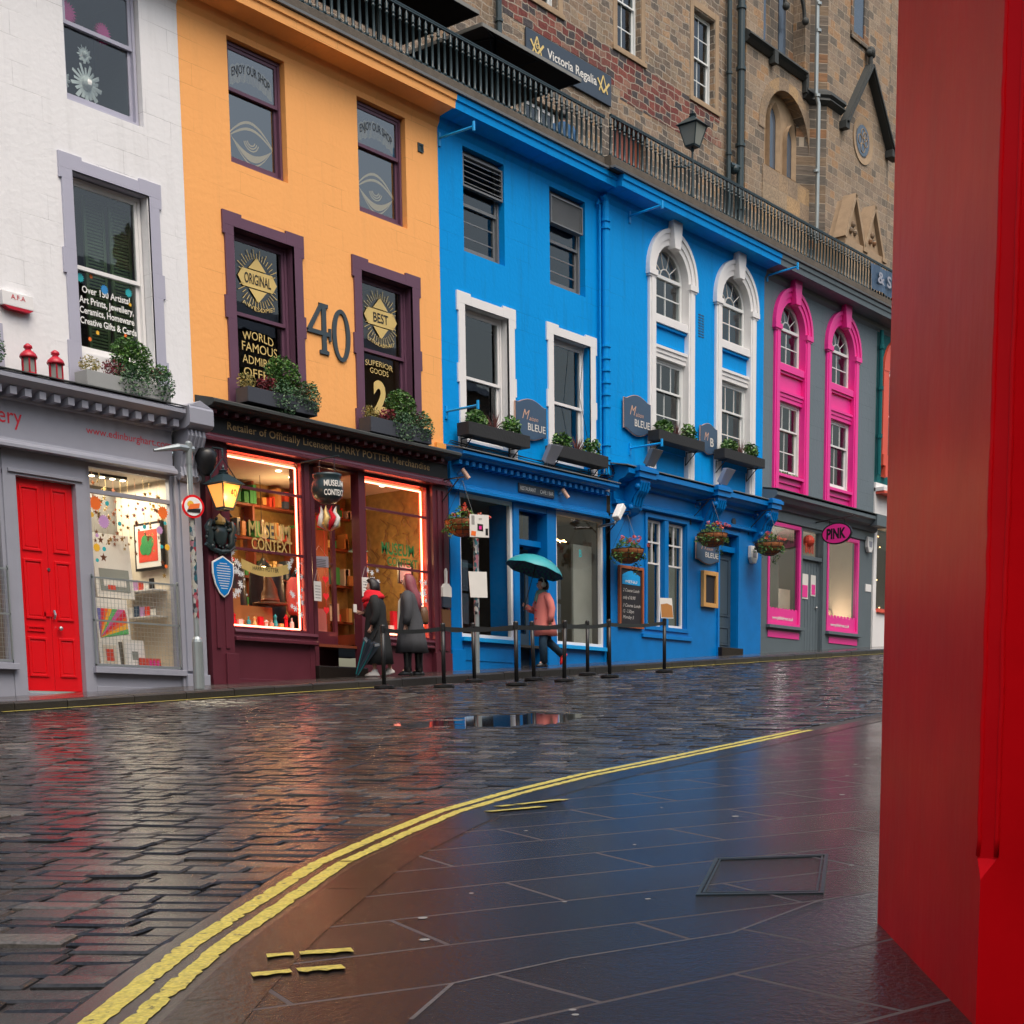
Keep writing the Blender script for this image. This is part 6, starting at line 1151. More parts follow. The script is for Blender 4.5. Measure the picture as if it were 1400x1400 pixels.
def planter(x0, x1, y0, y1, z0, z1, m_, lab, seed, grp, spec, wall_bracket=False):
    t = thing('window_planter', lab, 'planter', ((x0 + x1) / 2, y0, z0), group=grp); r = random.Random(seed)
    mb = MB(); th = .02; mb.box(x0, x1, y0, y0 + th, z0, z1); mb.box(x0, x1, y1 - th, y1, z0, z1); mb.box(x0, x0 + th, y0 + th, y1 - th, z0, z1); mb.box(x1 - th, x1, y0 + th, y1 - th, z0, z1); mb.box(x0 + th, x1 - th, y0 + th, y1 - th, z0, z1 - .05); mb.build('trough', m_, t, bevel=.006)
    for (m2, cx, cz, rx, rz, n, s, dr) in spec:
        nm = {'leaf_green': 'shrub', 'leaf_ivy': 'ivy', 'leaf_red': 'red_shrub', 'leaf_yellow': 'heather', 'flower_coral': 'flower'}[m2]
        mb = MB(); leaves(mb, (cx, (y0 + y1) / 2 - (.1 if m2 == 'leaf_ivy' else 0), cz), (rx, .16, rz), n, s, r.randint(0, 999)); mb.build(nm, m2, t)
    if wall_bracket:
        mb = MB()
        for x in (x0 + .2, x1 - .25): mb.tube([(x, y1 + .05, z0 - .02), (x, y0 + .05, z0 - .02)], .012, 5); mb.tube([(x, y1 + .08, z0 - .3), (x, y0 + .08, z0 - .02)], .012, 5); mb.tube([(x, y1 + .08, z0 - .3), (x, y1 + .05, z0)], .012, 5)
        mb.build('bracket', 'black_paint', t)
        mb = MB()
        for k in range(26):
            a = r.uniform(-1.1, 1.1); L_ = r.uniform(.2, .42); cx = (x0 + x1) / 2 + .0; q = (cx, (y0 + y1) / 2, z1 - .03); e = (cx + L_ * math.sin(a), q[1] + r.uniform(-.15, .15), z1 + L_ * math.cos(a)); mb.add([(q[0] - .012, q[1], q[2]), (q[0] + .012, q[1], q[2]), ((q[0] + e[0]) / 2 + .012, (q[1] + e[1]) / 2, (q[2] + e[2]) / 2 + .02), e, ((q[0] + e[0]) / 2 - .012, (q[1] + e[1]) / 2, (q[2] + e[2]) / 2 + .02)], [(0, 1, 2, 3, 4)])
        mb.build('spiky_plant', 'spike_leaf', t)
pl = lambda a, b, z: (('leaf_green', a + .60 * (b - a), z + .34, .40, .32, 1500, .034, 0), ('leaf_red', a + .38 * (b - a), z + .14, .2, .12, 260, .028, 0), ('leaf_yellow', a + .12 * (b - a), z + .12, .17, .13, 260, .024, 0), ('leaf_ivy', a + .55 * (b - a), z - .04, .34, .30, 1100, .026, 0), ('leaf_ivy', a + .86 * (b - a), z + .02, .30, .27, 950, .026, 0), ('leaf_red', a + .85 * (b - a), z + .2, .18, .09, 160, .026, 0), ('leaf_green', a + .93 * (b - a), z + .22, .18, .14, 160, .034, 0))
planter(14.93, 16.5, -.42, -.12, 6.38, 6.60, 'planter_grey', 'pale grey trough of shrubs and ivy under the white building window', 11, 'flower troughs on shop cornices', pl(14.9, 16.55, 6.6))
planter(18.1, 19.68, -.44, -.14, 6.66, 6.90, 'planter_slate', 'slate trough of shrubs and ivy under the ORIGINAL window left of the number 40', 12, 'flower troughs on shop cornices', pl(18.0, 19.75, 6.9))
planter(21.02, 22.66, -.44, -.14, 6.62, 6.88, 'planter_slate', 'slate trough of shrubs and ivy under the BEST window right of the number 40', 13, 'flower troughs on shop cornices', pl(20.95, 22.7, 6.86))
planter(11.9, 13.45, -.42, -.12, 6.38, 6.60, 'planter_grey', 'pale grey trough at the far left edge above the gallery lettering', 14, 'flower troughs on shop cornices', pl(11.9, 13.5, 6.6))
bp_ = lambda a, b, z: (('leaf_green', a + .22 * (b - a), z + .13, .3, .18, 340, .05, 0), ('leaf_green', a + .78 * (b - a), z + .14, .26, .22, 220, .06, 0))
G2 = 'black window boxes on the blue buildings'
planter(23.78, 25.72, -.42, -.12, 6.98, 7.22, 'planter_black', 'black window box with spiky red plant under the leftmost white-framed blue window', 21, G2, bp_(23.8, 25.7, 7.2), True)
planter(26.62, 28.5, -.42, -.12, 6.96, 7.2, 'planter_black', 'black window box under the second square blue window, beside the drainpipes', 22, G2, bp_(26.6, 28.5, 7.18), True)
planter(30.28, 32.25, -.57, -.27, 7.8, 8.02, 'planter_black', 'black window box under the first arched blue window', 23, G2, bp_(30.3, 32.2, 8.0), True)
planter(33.16, 35.12, -.57, -.27, 7.8, 8.02, 'planter_black', 'black window box under the second arched blue window', 24, G2, bp_(33.2, 35.1, 8.0), True)
# hanging baskets
def basket(x, y, zt, yw, lab, seed, hook=True):
    t = thing('hanging_basket', lab, 'hanging basket', (x, y, zt - .3), group='hanging flower baskets on the blue shopfronts'); r = random.Random(seed)
    MB().loft([(x, y, zt - .32 + .3 * (1 - math.cos(a)), max(.01, .36 * math.sin(a)), max(.01, .36 * math.sin(a))) for a in [PI / 2 * i / 8 for i in range(9)]], 20).build('bowl', 'basket', t, smooth=True)
    mb = MB()
    for k in range(10): a = 2 * PI * k / 10; mb.tube([(x + .365 * math.sin(b) * math.cos(a), y + .365 * math.sin(b) * math.sin(a), zt - .32 + .3 * (1 - math.cos(b))) for b in [PI / 2 * i / 6 for i in range(7)]], .006, 4)
    for b in (.5, .85, 1.2, 1.57): mb.tube([(x + .367 * math.sin(b) * math.cos(a), y + .367 * math.sin(b) * math.sin(a), zt - .32 + .3 * (1 - math.cos(b))) for a in [2 * PI * i / 16 for i in range(17)]], .006, 4)
    mb.build('wire_frame', 'black_paint', t)
    mb = MB(); leaves(mb, (x, y, zt + .08), (.42, .4, .16), 520, .04, seed, droop=.3); leaves(mb, (x + .32, y, zt - .2), (.1, .14, .34), 150, .028, seed + 1); leaves(mb, (x - .36, y, zt - .15), (.1, .12, .26), 90, .028, seed + 4); mb.build('foliage', 'leaf_green', t)
    mb = MB()
    for k in range(9): c = (x + r.uniform(-.38, .38), y + r.uniform(-.38, .2), zt + r.uniform(.05, .24)); leaves(mb, c, (.045, .045, .045), 14, .03, k)
    mb.build('flower', 'flower_coral', t); mb = MB(); [mb.tube([(x + .34 * math.cos(a), y + .34 * math.sin(a), zt), (x, y, zt + .72)], .004, 4) for a in (.3, 2.4, 4.5)]; mb.build('chain', 'black_paint', t)
    mb = MB(); mb.tube([(x, yw, zt + .78), (x, y - .06, zt + .78), (x, y - .06, zt + .72)], .014, 6); mb.tube([(x, yw, zt + .35), (x, y + .1, zt + .76)], .012, 6); mb.box(x - .02, x + .02, yw - .015, yw, zt + .25, zt + .85); [mb.tube([(x, yw - .2 + .07 * math.cos(a), zt + .68 + .07 * math.sin(a)) for a in [2 * PI * i / 10 for i in range(11)]], .007, 4)]; mb.build('bracket', 'black_paint', t)
basket(23.32, -.62, 5.32, -.06, 'hanging flower basket with trailing ivy beside the maroon pilaster', 31); basket(28.93, -.62, 5.30, -.06, 'hanging flower basket above the chalkboard menu', 32); basket(32.3, -.75, 5.95, -.15, 'hanging flower basket in front of the low blue name board', 33); basket(35.05, -.75, 6.0, -.15, 'hanging flower basket beside the grey and pink shopfront', 34)
# shaped name boards
def nameboard(x0, x1, z0, z1, y, lab, short=False):
    t = thing('name_board', lab, 'sign', ((x0 + x1) / 2, y, z0), group='shaped slate blue name boards'); cx = (x0 + x1) / 2; w_ = x1 - x0; h = z1 - z0
    top = [(x1 - w_ * u, z1 - .10 * h + .14 * h * max(0, math.cos((u - .5) * PI * 1.25))) for u in [i / 16 for i in range(17)]]; bot = [(x0 + w_ * u, z0 + .10 * h - .14 * h * max(0, math.cos((u - .5) * PI * 1.25))) for u in [i / 16 for i in range(17)]]
    MB().prism(bot + top, y - .03, y).build('board', 'slate_blue', t); o = MB().prism([(cx + (p[0] - cx) * 1.025, (z0 + z1) / 2 + (p[1] - (z0 + z1) / 2) * 1.03) for p in bot + top], y - .02, y + .004); o.build('edge', 'rose_gold', t)
    if short: textmb('M', .2, .2, cx - .22, z0 + .42 * h, y - .034, shear=.35).build('lettering', 'rose_gold', t); textmb('B', .16, .2, cx + .05, z0 + .25 * h, y - .034, bold=.02).build('lettering', 'blue_letters' if 0 else 'chalk', t)
    else:
        textmb('M', .24 * w_, .28 * h, x0 + .2 * w_, z0 + .48 * h, y - .034, shear=.4).build('lettering', 'rose_gold', t); textmb('aison', .30 * w_, .13 * h, x0 + .42 * w_, z0 + .47 * h, y - .034, shear=.4).build('lettering', 'rose_gold', t)
        textmb('BLEUE', .58 * w_, .20 * h, x0 + .38 * w_, z0 + .20 * h, y - .034, bold=.012).build('lettering', 'chalk', t)
nameboard(25.70, 26.73, 7.30, 8.02, -.05, 'slate blue name board between the two square blue windows'); nameboard(29.40, 30.46, 7.90, 8.68, -.20, 'slate blue name board right of the blue drainpipes'); nameboard(32.62, 33.38, 7.92, 8.56, -.20, 'narrow slate blue name board between the arched windows', True); nameboard(32.46, 33.50, 5.38, 6.0, -.20, 'slate blue name board low beside the dark blue shop door')
# ornate wall lantern with lit amber glass
t = thing('wall_lantern', 'lit amber wall lantern numbered 40 on the maroon pilaster', 'lamp', (17.45, -.45, 4.85))
lantern(t, 17.42, -.52, 4.88, 5.25, .10, .195, 'iron', 'lamp_glass'); MB().ball((17.42, -.52, 5.05), .045).build('bulb', 'warm_bulb', t)
mb = MB(); mb.tube([(17.42, -.1, 5.75), (17.42, -.3, 5.85), (17.42, -.52, 5.80), (17.42, -.52, 5.68)], .018, 6); mb.tube([(17.42 - .27, -.52, 5.28), (17.42 - .27, -.52, 5.36), (17.42, -.52, 5.66), (17.42 + .27, -.52, 5.36), (17.42 + .27, -.52, 5.28)], .01, 5); mb.build('bracket', 'iron', t)
textmb('40', .13, .12, 17.40, 5.05, -.695).build('lettering', 'black_paint', t); plight(17.42, -.80, 4.98, 10, (1, .5, .18), .06)
# royal arms, crest in dark iron
t = thing('coat_of_arms', 'dark cast iron coat of arms on the maroon pilaster under the lantern', 'crest', (17.62, -.12, 4.25)); mb = MB(); 
mb.loft([(17.62, -.16, 4.32, .02, .03), (17.62, -.16, 4.40, .12, .05), (17.62, -.17, 4.55, .15, .06), (17.62, -.16, 4.66, .12, .05)], 12); mb.build('shield', 'iron', t, smooth=True); MB().lathe([(.08, 4.68), (.10, 4.72), (.09, 4.78), (.04, 4.82), (.0, 4.86)], 17.62, -.16, 10).build('crown', 'gold_leaf', t)
for s in (-1, 1):
    mb = MB(); mb.tube([(17.62 + s * .15, -.16, 4.30), (17.62 + s * .24, -.17, 4.40), (17.62 + s * .22, -.18, 4.52), (17.62 + s * .28, -.18, 4.62), (17.62 + s * .22, -.2, 4.74)], [.04, .06, .055, .06, .035], 8); mb.tube([(17.62 + s * .24, -.18, 4.6), (17.62 + s * .12, -.2, 4.6)], .025, 6); mb.build('supporter', 'iron', t, smooth=True)
mb = MB(); rc = random.Random(5)
for k in range(46):
    a = rc.uniform(0, 2 * PI); q = rc.uniform(.2, .33); x_, z_ = 17.62 + q * .95 * math.cos(a), 4.5 + q * .85 * math.sin(a); mb.ball((x_, -.15 - rc.random() * .05, z_), rc.uniform(.015, .04), 6)
mb.tube([(17.62 + .27 * math.cos(a), -.15, 4.5 + .25 * math.sin(a)) for a in [2 * PI * i / 20 for i in range(21)]], .025, 6); mb.build('mantling', 'iron', t, smooth=True)
mb = MB(); mb.tube([(17.32, -.15, 4.36), (17.45, -.16, 4.28), (17.62, -.16, 4.25), (17.8, -.16, 4.28), (17.92, -.15, 4.36)], .04, 6); mb.build('scroll', 'iron', t)
sh = [(17.42, 4.08), (17.65, 4.19), (17.88, 4.08)]; pts = [(17.42, 4.08), (17.42, 3.9), (17.47, 3.72), (17.56, 3.58), (17.65, 3.52), (17.74, 3.58), (17.83, 3.72), (17.88, 3.9), (17.88, 4.08), (17.65, 4.19)]
t = thing('wall_plaque', 'blue shield-shaped plaque with white edge on the maroon pilaster', 'plaque', (17.65, -.16, 3.5)); MB().prism(pts, -.165, -.145).build('edge', 'white_letters', t); MB().prism([(17.65 + (x - 17.65) * .9, 3.86 + (z - 3.86) * .92) for x, z in pts], -.172, -.16).build('board', 'plaque_blue', t)
mb = MB(); [mb.box(17.65 - w2, 17.65 + w2, -.176, -.171, 4.06 - k * .04, 4.07 - k * .04) for k, w2 in enumerate((.08, .13, .15, .15, .14, .14, .13, .12, .11, .09, .07))]; mb.build('inscription', 'white_letters', t)
# cauldron trade sign with flames
t = thing('hanging_sign', 'black cauldron trade sign over painted flames hanging above the maroon shop door', 'sign', (19.55, -.75, 4.75)); cx, cyy = 19.55, -.75
MB().lathe([(.02, 5.16), (.14, 5.18), (.24, 5.26), (.28, 5.38), (.26, 5.50), (.22, 5.58), (.25, 5.61), (.25, 5.65), (.21, 5.65), (.19, 5.56)], cx, cyy, 20).build('cauldron', 'iron', t, smooth=True)
a = textmb('MUSEUM', .40, .10, -.20, 5.42, 0, bold=.02); b_ = textmb('CONTEXT', .40, .10, -.20, 5.27, 0, bold=.02); a.add(b_.v, b_.f); a.v = [(cx + .295 * math.sin(x * 3.2 - .35), cyy - .295 * math.cos(x * 3.2 - .35), z) for x, y, z in a.v]; a.build('lettering', 'print_white', t)
for k in range(9):
    an = 2 * PI * k / 9; r0 = .13; mb = MB(); mb.tube([(cx + .04 * math.cos(an), cyy + .04 * math.sin(an), 4.74), (cx + .16 * math.cos(an), cyy + .16 * math.sin(an), 4.82), (cx + .17 * math.cos(an + .3), cyy + .17 * math.sin(an + .3), 4.93), (cx + .12 * math.cos(an), cyy + .12 * math.sin(an), 5.03), (cx + .15 * math.cos(an + .2), cyy + .15 * math.sin(an + .2), 5.12)], [.02, .05, .045, .03, .004], 8); mb.build('flame', ['scarf_red', 'print_white', 'gold_leaf'][k % 3], t, smooth=True)
mb = MB(); mb.tube([(cx, -.1, 5.92), (cx, -1.05, 5.92)], .015, 6); mb.tube([(cx, cyy - .18, 5.92), (cx, cyy - .18, 5.64)], .008, 5); mb.tube([(cx, cyy + .18, 5.92), (cx, cyy + .18, 5.64)], .008, 5); mb.build('bracket', 'iron', t)
def tagsign(x, z, w_, h, y, lab, m_='print_white', tilt=0):
    t = thing('hanging_notice', lab, 'notice', (x, y, z)); MB().prism([(x - w_ / 2, z), (x + w_ / 2, z + tilt), (x + w_ / 2, z + h + tilt), (x - w_ / 2, z + h)], y - .012, y).build('card', m_, t, bevel=.004); mb = MB(); [mb.box(x - w_ * .35, x + w_ * .35, y - .015, y - .012, z + h * (.15 + .15 * k), z + h * (.15 + .15 * k) + .008) for k in range(5)]; mb.build('writing', 'black_paint', t)
    mb = MB(); mb.tube([(x - w_ * .4, y - .004, z + h), (x, y - .004, z + h + .2), (x + w_ * .4, y - .004, z + h + tilt)], .003, 4); mb.build('string', 'canvas_white', t)
tagsign(19.92, 3.62, .18, .34, -.06, 'white notice hanging on the post left of the maroon shop door'); tagsign(21.14, 3.78, .2, .34, -.08, 'white notice hanging on the post beside the two women'); tagsign(20.55, 4.28, .46, .2, .5, 'rounded grey OPEN board hanging on the maroon shop door', 'shop_grey', .03)
t = thing('paintbrush_sign', 'oversized paintbrush hung on the maroon right pilaster', 'sign', (23.33, -.15, 3.5)); MB().prism([(23.31, 4.15), (23.35, 4.15), (23.36, 4.4), (23.33, 4.46), (23.30, 4.4)], -.17, -.13).build('handle', 'print_white', t); MB().prism([(23.2, 3.92), (23.46, 3.92), (23.46, 4.1), (23.38, 4.17), (23.28, 4.17), (23.2, 4.1)], -.18, -.12).build('ferrule', 'print_white', t); MB().box(23.21, 23.45, -.175, -.125, 3.72, 3.92).build('bristles', 'sign_navy', t); MB().box(23.2, 23.46, -.15, -.12, 3.32, 3.68).build('plate', 'bag_brown', t)
# menus
t = thing('chalkboard', 'tall chalkboard menu in a brown frame on the blue wall', 'menu board', (29.7, -.18, 3.67)); mb = MB(); frame_rect(mb, 29.22, 30.2, 3.67, 5.02, .06, -.22, -.16); mb.build('frame', 'board_brown', t); MB().box(29.27, 30.15, -.19, -.165, 3.72, 4.97).build('board', 'chalkboard', t)
MB().prism([(29.35, 4.62), (30.07, 4.62), (30.07, 4.82), (29.85, 4.90), (29.71, 4.93), (29.57, 4.90), (29.35, 4.82)], -.196, -.19).build('header', 'sky_blue_trim', t); textmb('MENU', .46, .07, 29.48, 4.65, -.2).build('lettering', 'white_letters', t)
for s, z, w_ in (('2 Course Lunch', 4.46, .66), ('only £10.90', 4.30, .5), ('3 Course Lunch', 4.13, .7), ('12 - 3.30pm', 4.0, .44), ('Monday 5', 3.87, .44)): textmb(s, w_, .075, 29.38, z, -.194, shear=.3).build('lettering', 'chalk', t)
t = thing('menu_case', 'pale wooden menu case on the blue wall beside the dark door', 'menu case', (33.1, -.2, 4.34)); mb = MB(); frame_rect(mb, 32.77, 33.45, 4.34, 5.19, .10, -.25, -.16); mb.build('frame', 'wood_frame', t, bevel=.004); MB().box(32.86, 33.36, -.2, -.17, 4.42, 5.1).build('board', 'chalkboard', t)
# floodlights, cameras, alarms, spots
def flood(x, y, z, lab, m_='shop_grey'):
    t = thing('floodlight', lab, 'floodlight', (x, y, z), group='grey floodlights on the shop cornices'); mb = MB(); mb.xf(Matrix()); mb.add([(x - .16, y - .1, z + .08), (x + .16, y - .1, z + .08), (x + .2, y - .32, z + .42), (x - .2, y - .32, z + .42), (x - .12, y + .02, z + .16), (x + .12, y + .02, z + .16), (x + .14, y - .16, z + .44), (x - .14, y - .16, z + .44)], [(0, 1, 2, 3), (5, 4, 7, 6), (0, 4, 5, 1), (1, 5, 6, 2), (2, 6, 7, 3), (3, 7, 4, 0)]); mb.build('housing', m_, t, bevel=.01); mb = MB(); mb.tube([(x, y + .02, z), (x, y + .0, z + .14)], .03, 6); mb.box(x - .12, x + .05, y - .02, y + .04, z, z + .05); mb.build('mount', 'lead', t)
flood(26.5, -.22, 6.72, 'square grey floodlight on the cornice below the first name board'); flood(30.0, -.42, 7.1, 'dark floodlight tilted outward on the cornice left of the first arched window', 'lead'); flood(33.2, -.42, 7.1, 'pale grey floodlight on the cornice between the arched windows')
t = thing('security_camera', 'white security camera on the blue pilaster above the baskets', 'camera', (28.75, -.5, 5.7)); mb = MB(); mb.xf(Matrix()); mb.add([(28.55, -.45, 5.95), (28.78, -.45, 6.25), (28.90, -.45, 6.16), (28.66, -.45, 5.87), (28.55, -.62, 5.95), (28.78, -.62, 6.25), (28.90, -.62, 6.16), (28.66, -.62, 5.87)], [(0, 1, 2, 3), (7, 6, 5, 4), (0, 4, 5, 1), (1, 5, 6, 2), (2, 6, 7, 3), (3, 7, 4, 0)]); mb.build('housing', 'white_letters', t, bevel=.02); mb = MB(); mb.tube([(28.6, -.06, 5.78), (28.62, -.5, 5.82), (28.7, -.53, 5.95)], .03, 8); mb.build('mount', 'steel', t)
for x, z, lab in ((35.2, 5.55, 'white shield-shaped alarm box beside the fourth basket'), (41.86, 6.42, 'white shield-shaped alarm box on the grey pilaster at the right')): 
    t = thing('alarm_box', lab, 'alarm box', (x, -.17, z)); MB().prism([(x - .17, z + .14), (x - .08, z), (x + .08, z), (x + .17, z + .14), (x + .17, z + .42), (x - .17, z + .42)], -.26, -.16).build('cover', 'white_letters', t, bevel=.012); MB().prism([(x - .08, z + .14), (x + .08, z + .14), (x + .1, z + .3), (x - .1, z + .3)], -.265, -.259).build('badge', 'shop_grey', t)
for x, z, lab in ((23.82, 6.28, 'small chrome spotlight at the left end of the blue fascia'), (27.1, 6.3, 'small chrome spotlight beside the restaurant plaque')):
    t = thing('spotlight', lab, 'spotlight', (x, -.14, z)); MB().tube([(x, -.1, z), (x, -.2, z + .05)], .035, 8).build('mount', 'steel', t); MB().tube([(x, -.2, z + .08), (x + .08, -.3, z - .1)], .045, 10).build('head', 'rose_gold', t)
mb = MB(); mb.lathe([(.14, 5.8), (.18, 5.72), (.17, 5.6), (.1, 5.42), (.02, 5.38)], 17.25, -.32, 14); solo(mb, 'speaker', 'black_paint', 'black bell-shaped alarm hung at the left end of the maroon fascia', 'speaker', smooth=True)
t = thing('hanging_sign', 'oval hot pink PINK sign on a bracket over the grey shop door', 'sign', (38.6, -.8, 6.3)); 
def oval(mb, cx, cy_, cz, ry, rz, x0, x1):
    n = 28; mb.add([(x, cy_ + ry * math.cos(2 * PI * i / n), cz + rz * math.sin(2 * PI * i / n)) for x in (x0, x1) for i in range(n)], [tuple(range(n)), tuple(range(2 * n - 1, n - 1, -1))] + [(i, i + n, (i + 1) % n + n, (i + 1) % n) for i in range(n)])
mb = MB(); oval(mb, 0, -.82, 6.56, .44, .28, 38.57, 38.63); mb.build('edge', 'black_paint', t); mb = MB(); oval(mb, 0, -.82, 6.56, .40, .245, 38.56, 38.57); mb.build('board', 'pink_trim', t)
textmb('PINK', .56, .26, 38.555, 6.44, -.54, side=True, bold=.045).build('lettering', 'black_paint', t); mb = MB(); mb.tube([(38.6, -.15, 6.9), (38.6, -1.3, 6.98)], .018, 6); [mb.tube([(38.6, y, 6.93), (38.6, y, 6.8)], .008, 5) for y in (-.6, -1.04)]; mb.build('bracket', 'black_paint', t)
t = thing('banner', 'grey printed banner tied to the railing at the far right', 'banner', (42.5, -.58, 13.3)); mb = MB(); n = 24
for i in range(n + 1): x = 40.9 + 3.6 * i / n; mb.v += [(x, -.57 + .03 * math.sin(i * 1.1), 13.28), (x, -.57 + .03 * math.sin(i * 1.3 + 1), 13.92)]
for i in range(n): mb.f.append((2 * i, 2 * i + 2, 2 * i + 3, 2 * i + 1))
mb.build('cloth', 'slate_blue', t); textmb('& SHOP', 2.2, .3, 41.2, 13.48, -.62, bold=.02).build('lettering', 'shop_grey', t)

# ============================================================ STREET FURNITURE
m, ns, ls, b = _new('sticker_wrap'); v = _pos(ns, ls, (16, 16, 11)); vo = _n(ns, 'TexVoronoi'); vo.inputs['Scale'].default_value = 1.3; ls.new(v, vo.inputs[0]); rp = _n(ns, 'ValToRGB'); sp = _n(ns, 'SeparateColor'); ls.new(vo.outputs['Color'], sp.inputs[0]); ls.new(sp.outputs[0], rp.inputs[0]); rp.color_ramp.interpolation = 'CONSTANT'; el = rp.color_ramp.elements
for i, c in enumerate([(.5, .5, .5), (.03, .03, .04), (.6, .6, .58), (.02, .15, .2), (.45, .03, .06), (.3, .32, .34), (.05, .07, .1), (.6, .58, .5), (.5, .2, .25), (.25, .27, .3)]):
    e = el[i] if i < 2 else el.new(i / 10)
    e.position = i / 10; e.color = (*c, 1)
n2 = _n(ns, 'TexNoise'); n2.inputs['Scale'].default_value = 60; ls.new(_pos(ns, ls), n2.inputs[0]); mx = _n(ns, 'MixRGB', blend_type='MULTIPLY'); mx.inputs[0].default_value = .7; ls.new(rp.outputs[0], mx.inputs[1]); ls.new(n2.outputs[0], mx.inputs[2]); ls.new(mx.outputs[0], b.inputs['Base Color']); b.inputs['Roughness'].default_value = .4
# left pole with round sign
px, py = 15.88, -1.5; g = P(px, py)
t = thing('sign_pole', 'galvanised pole wrapped in stickers in front of the gallery pilaster, arm on top', 'pole', (px, py, g))
MB().lathe([(.085, g), (.085, g + .70), (.075, g + .74), (.05, g + .78)], px, py, 14).build('base_sleeve', 'galv', t); MB().lathe([(.043, g + .77), (.043, g + 3.55)], px, py, 12).build('pole', 'galv', t); MB().lathe([(.048, g + 1.05), (.048, g + 2.55)], px, py, 12).build('stickers', 'sticker_wrap', t)
mb = MB(); mb.tube([(px - .62, py + .05, g + 3.42), (px - .2, py, g + 3.52), (px + .08, py, g + 3.52)], [.02, .05, .055], 8); mb.lathe([(.05, g + 3.3), (.06, g + 3.6), (.03, g + 3.63)], px, py, 10); mb.build('bracket_arm', 'galv', t)
t2 = thing('round_sign', 'round white road sign with red rim covered by stickers, on the left pole', 'sign', (px - .02, py - .06, g + 2.68), math.radians(-25)); mb = MB()
def disc(r, y0, y1, m_, nm, x=0, z=0): return MB().prism([(x + r * math.cos(2 * PI * i / 32), z + r * math.sin(2 * PI * i / 32)) for i in range(32)], y0, y1).build(nm, m_, t2, local=True)
disc(.17, -.02, 0, 'red_door', 'rim'); disc(.135, -.026, -.02, 'white_letters', 'face'); disc(.05, -.03, -.026, 'yellow_sticker', 'sticker', -.04, .03); MB().prism([(-.09, -.05), (.09, -.02), (.1, .05), (-.05, .03)], -.032, -.03).build('sticker', 'orange_sticker', t2, local=True); MB().prism([(-.1, -.08), (.1, -.09), (.11, -.03), (-.09, -.045)], -.034, -.031).build('sticker', 'black_paint', t2, local=True)
# second pole
px, py = 22.45, -1.62; g = P(px, py)
t = thing('sign_pole', 'leaning grey pole with stickers in front of the blue shop, square plate on top', 'pole', (px, py, g)); lean = -.0
mb = MB(); mb.tube([(px, py, g - .02), (px + .02, py, g + 2.75)], .045, 12); mb.build('pole', 'galv', t); MB().tube([(px + .008, py, g + 1.05), (px + .019, py, g + 2.4)], .052, 12).build('stickers', 'sticker_wrap', t)
t2 = thing('square_sign', 'square white parking plate with stickers on the leaning pole', 'sign', (px + .03, py - .06, g + 2.42), math.radians(-28)); MB().box(-.18, .2, -.015, 0, 0, .4).build('plate', 'print_white', t2, local=True, bevel=.004); MB().prism([(-.03, .12), (.08, .11), (.08, .23), (-.03, .24)], -.02, -.015).build('sticker', 'black_paint', t2, local=True); MB().prism([(0, .14), (.05, .14), (.05, .2), (0, .2)], -.023, -.02).build('sticker', 'pink_trim', t2, local=True); MB().prism([(-.16, .03), (-.07, .02), (-.06, .1), (-.15, .11)], -.02, -.015).build('sticker', 'orange_sticker', t2, local=True); MB().box(.13, .18, -.02, -.015, .04, .16).build('sticker', 'black_paint', t2, local=True)
mb = MB(); [mb.box(-.14 + k * .02, -.13 + k * .02, -.018, -.015, .22, .38) for k in range(3)]; [mb.box(.0, .06, -.018, -.015, .31 + k * .02, .315 + k * .02) for k in range(2)]; mb.build('writing', 'black_paint', t2, local=True)
t2 = thing('paper_notice', 'white paper notices taped to the leaning pole beside the teal umbrella', 'notice', (px, py - .05, g + 1.35), math.radians(-28)); MB().prism([(-.16, .0), (.18, .0), (.17, .46), (-.19, .46)], -.012, 0).build('sheet', 'print_white', t2, local=True)
# stanchions
SP = [('a', 18.95, -2.5), ('b', 19.35, -3.45), ('c', 21.35, -2.45), ('d', 20.05, -4.4), ('e', 22.1, -3.2), ('f', 21.5, -4.3), ('g', 24.45, -2.7), ('h', 23.3, -4.0), ('i', 25.75, -3.6)]
SD = ['at the left end, on the kerb by the two women', 'in front of the maroon right pilaster', 'behind the leaning pole near the kerb', 'in front row before the person in pink', 'right behind the front row before the person in pink', 'in front of the blue shop right window, leaning right', 'near the kerb below the blue shop right window', 'below the chalkboard', 'at the right end, carrying a paper notice']
pos = {}
for (k, x, y), d in zip(SP, SD):
    g = G(x, y) + .004; pos[k] = (x, y, g); t = thing('barrier_post', 'black retractable belt barrier post ' + d, 'barrier post', (x, y, g), group='black belt barrier posts at the kerb'); lx = {'f': .03, 'c': -.02, 'e': -.05, 'h': -.02}.get(k, 0)
    MB().lathe([(.17, g), (.17, g + .035), (.15, g + .045), (.05, g + .06)], x, y, 20).build('base', 'plastic_black', t, smooth=False); MB().tube([(x, y, g + .05), (x + lx, y, g + .98)], .034, 12).build('post', 'plastic_black', t, smooth=True); MB().lathe([(.042, g + .9), (.042, g + 1.0), (.03, g + 1.02)], x + lx, y, 12).build('head', 'plastic_black', t)
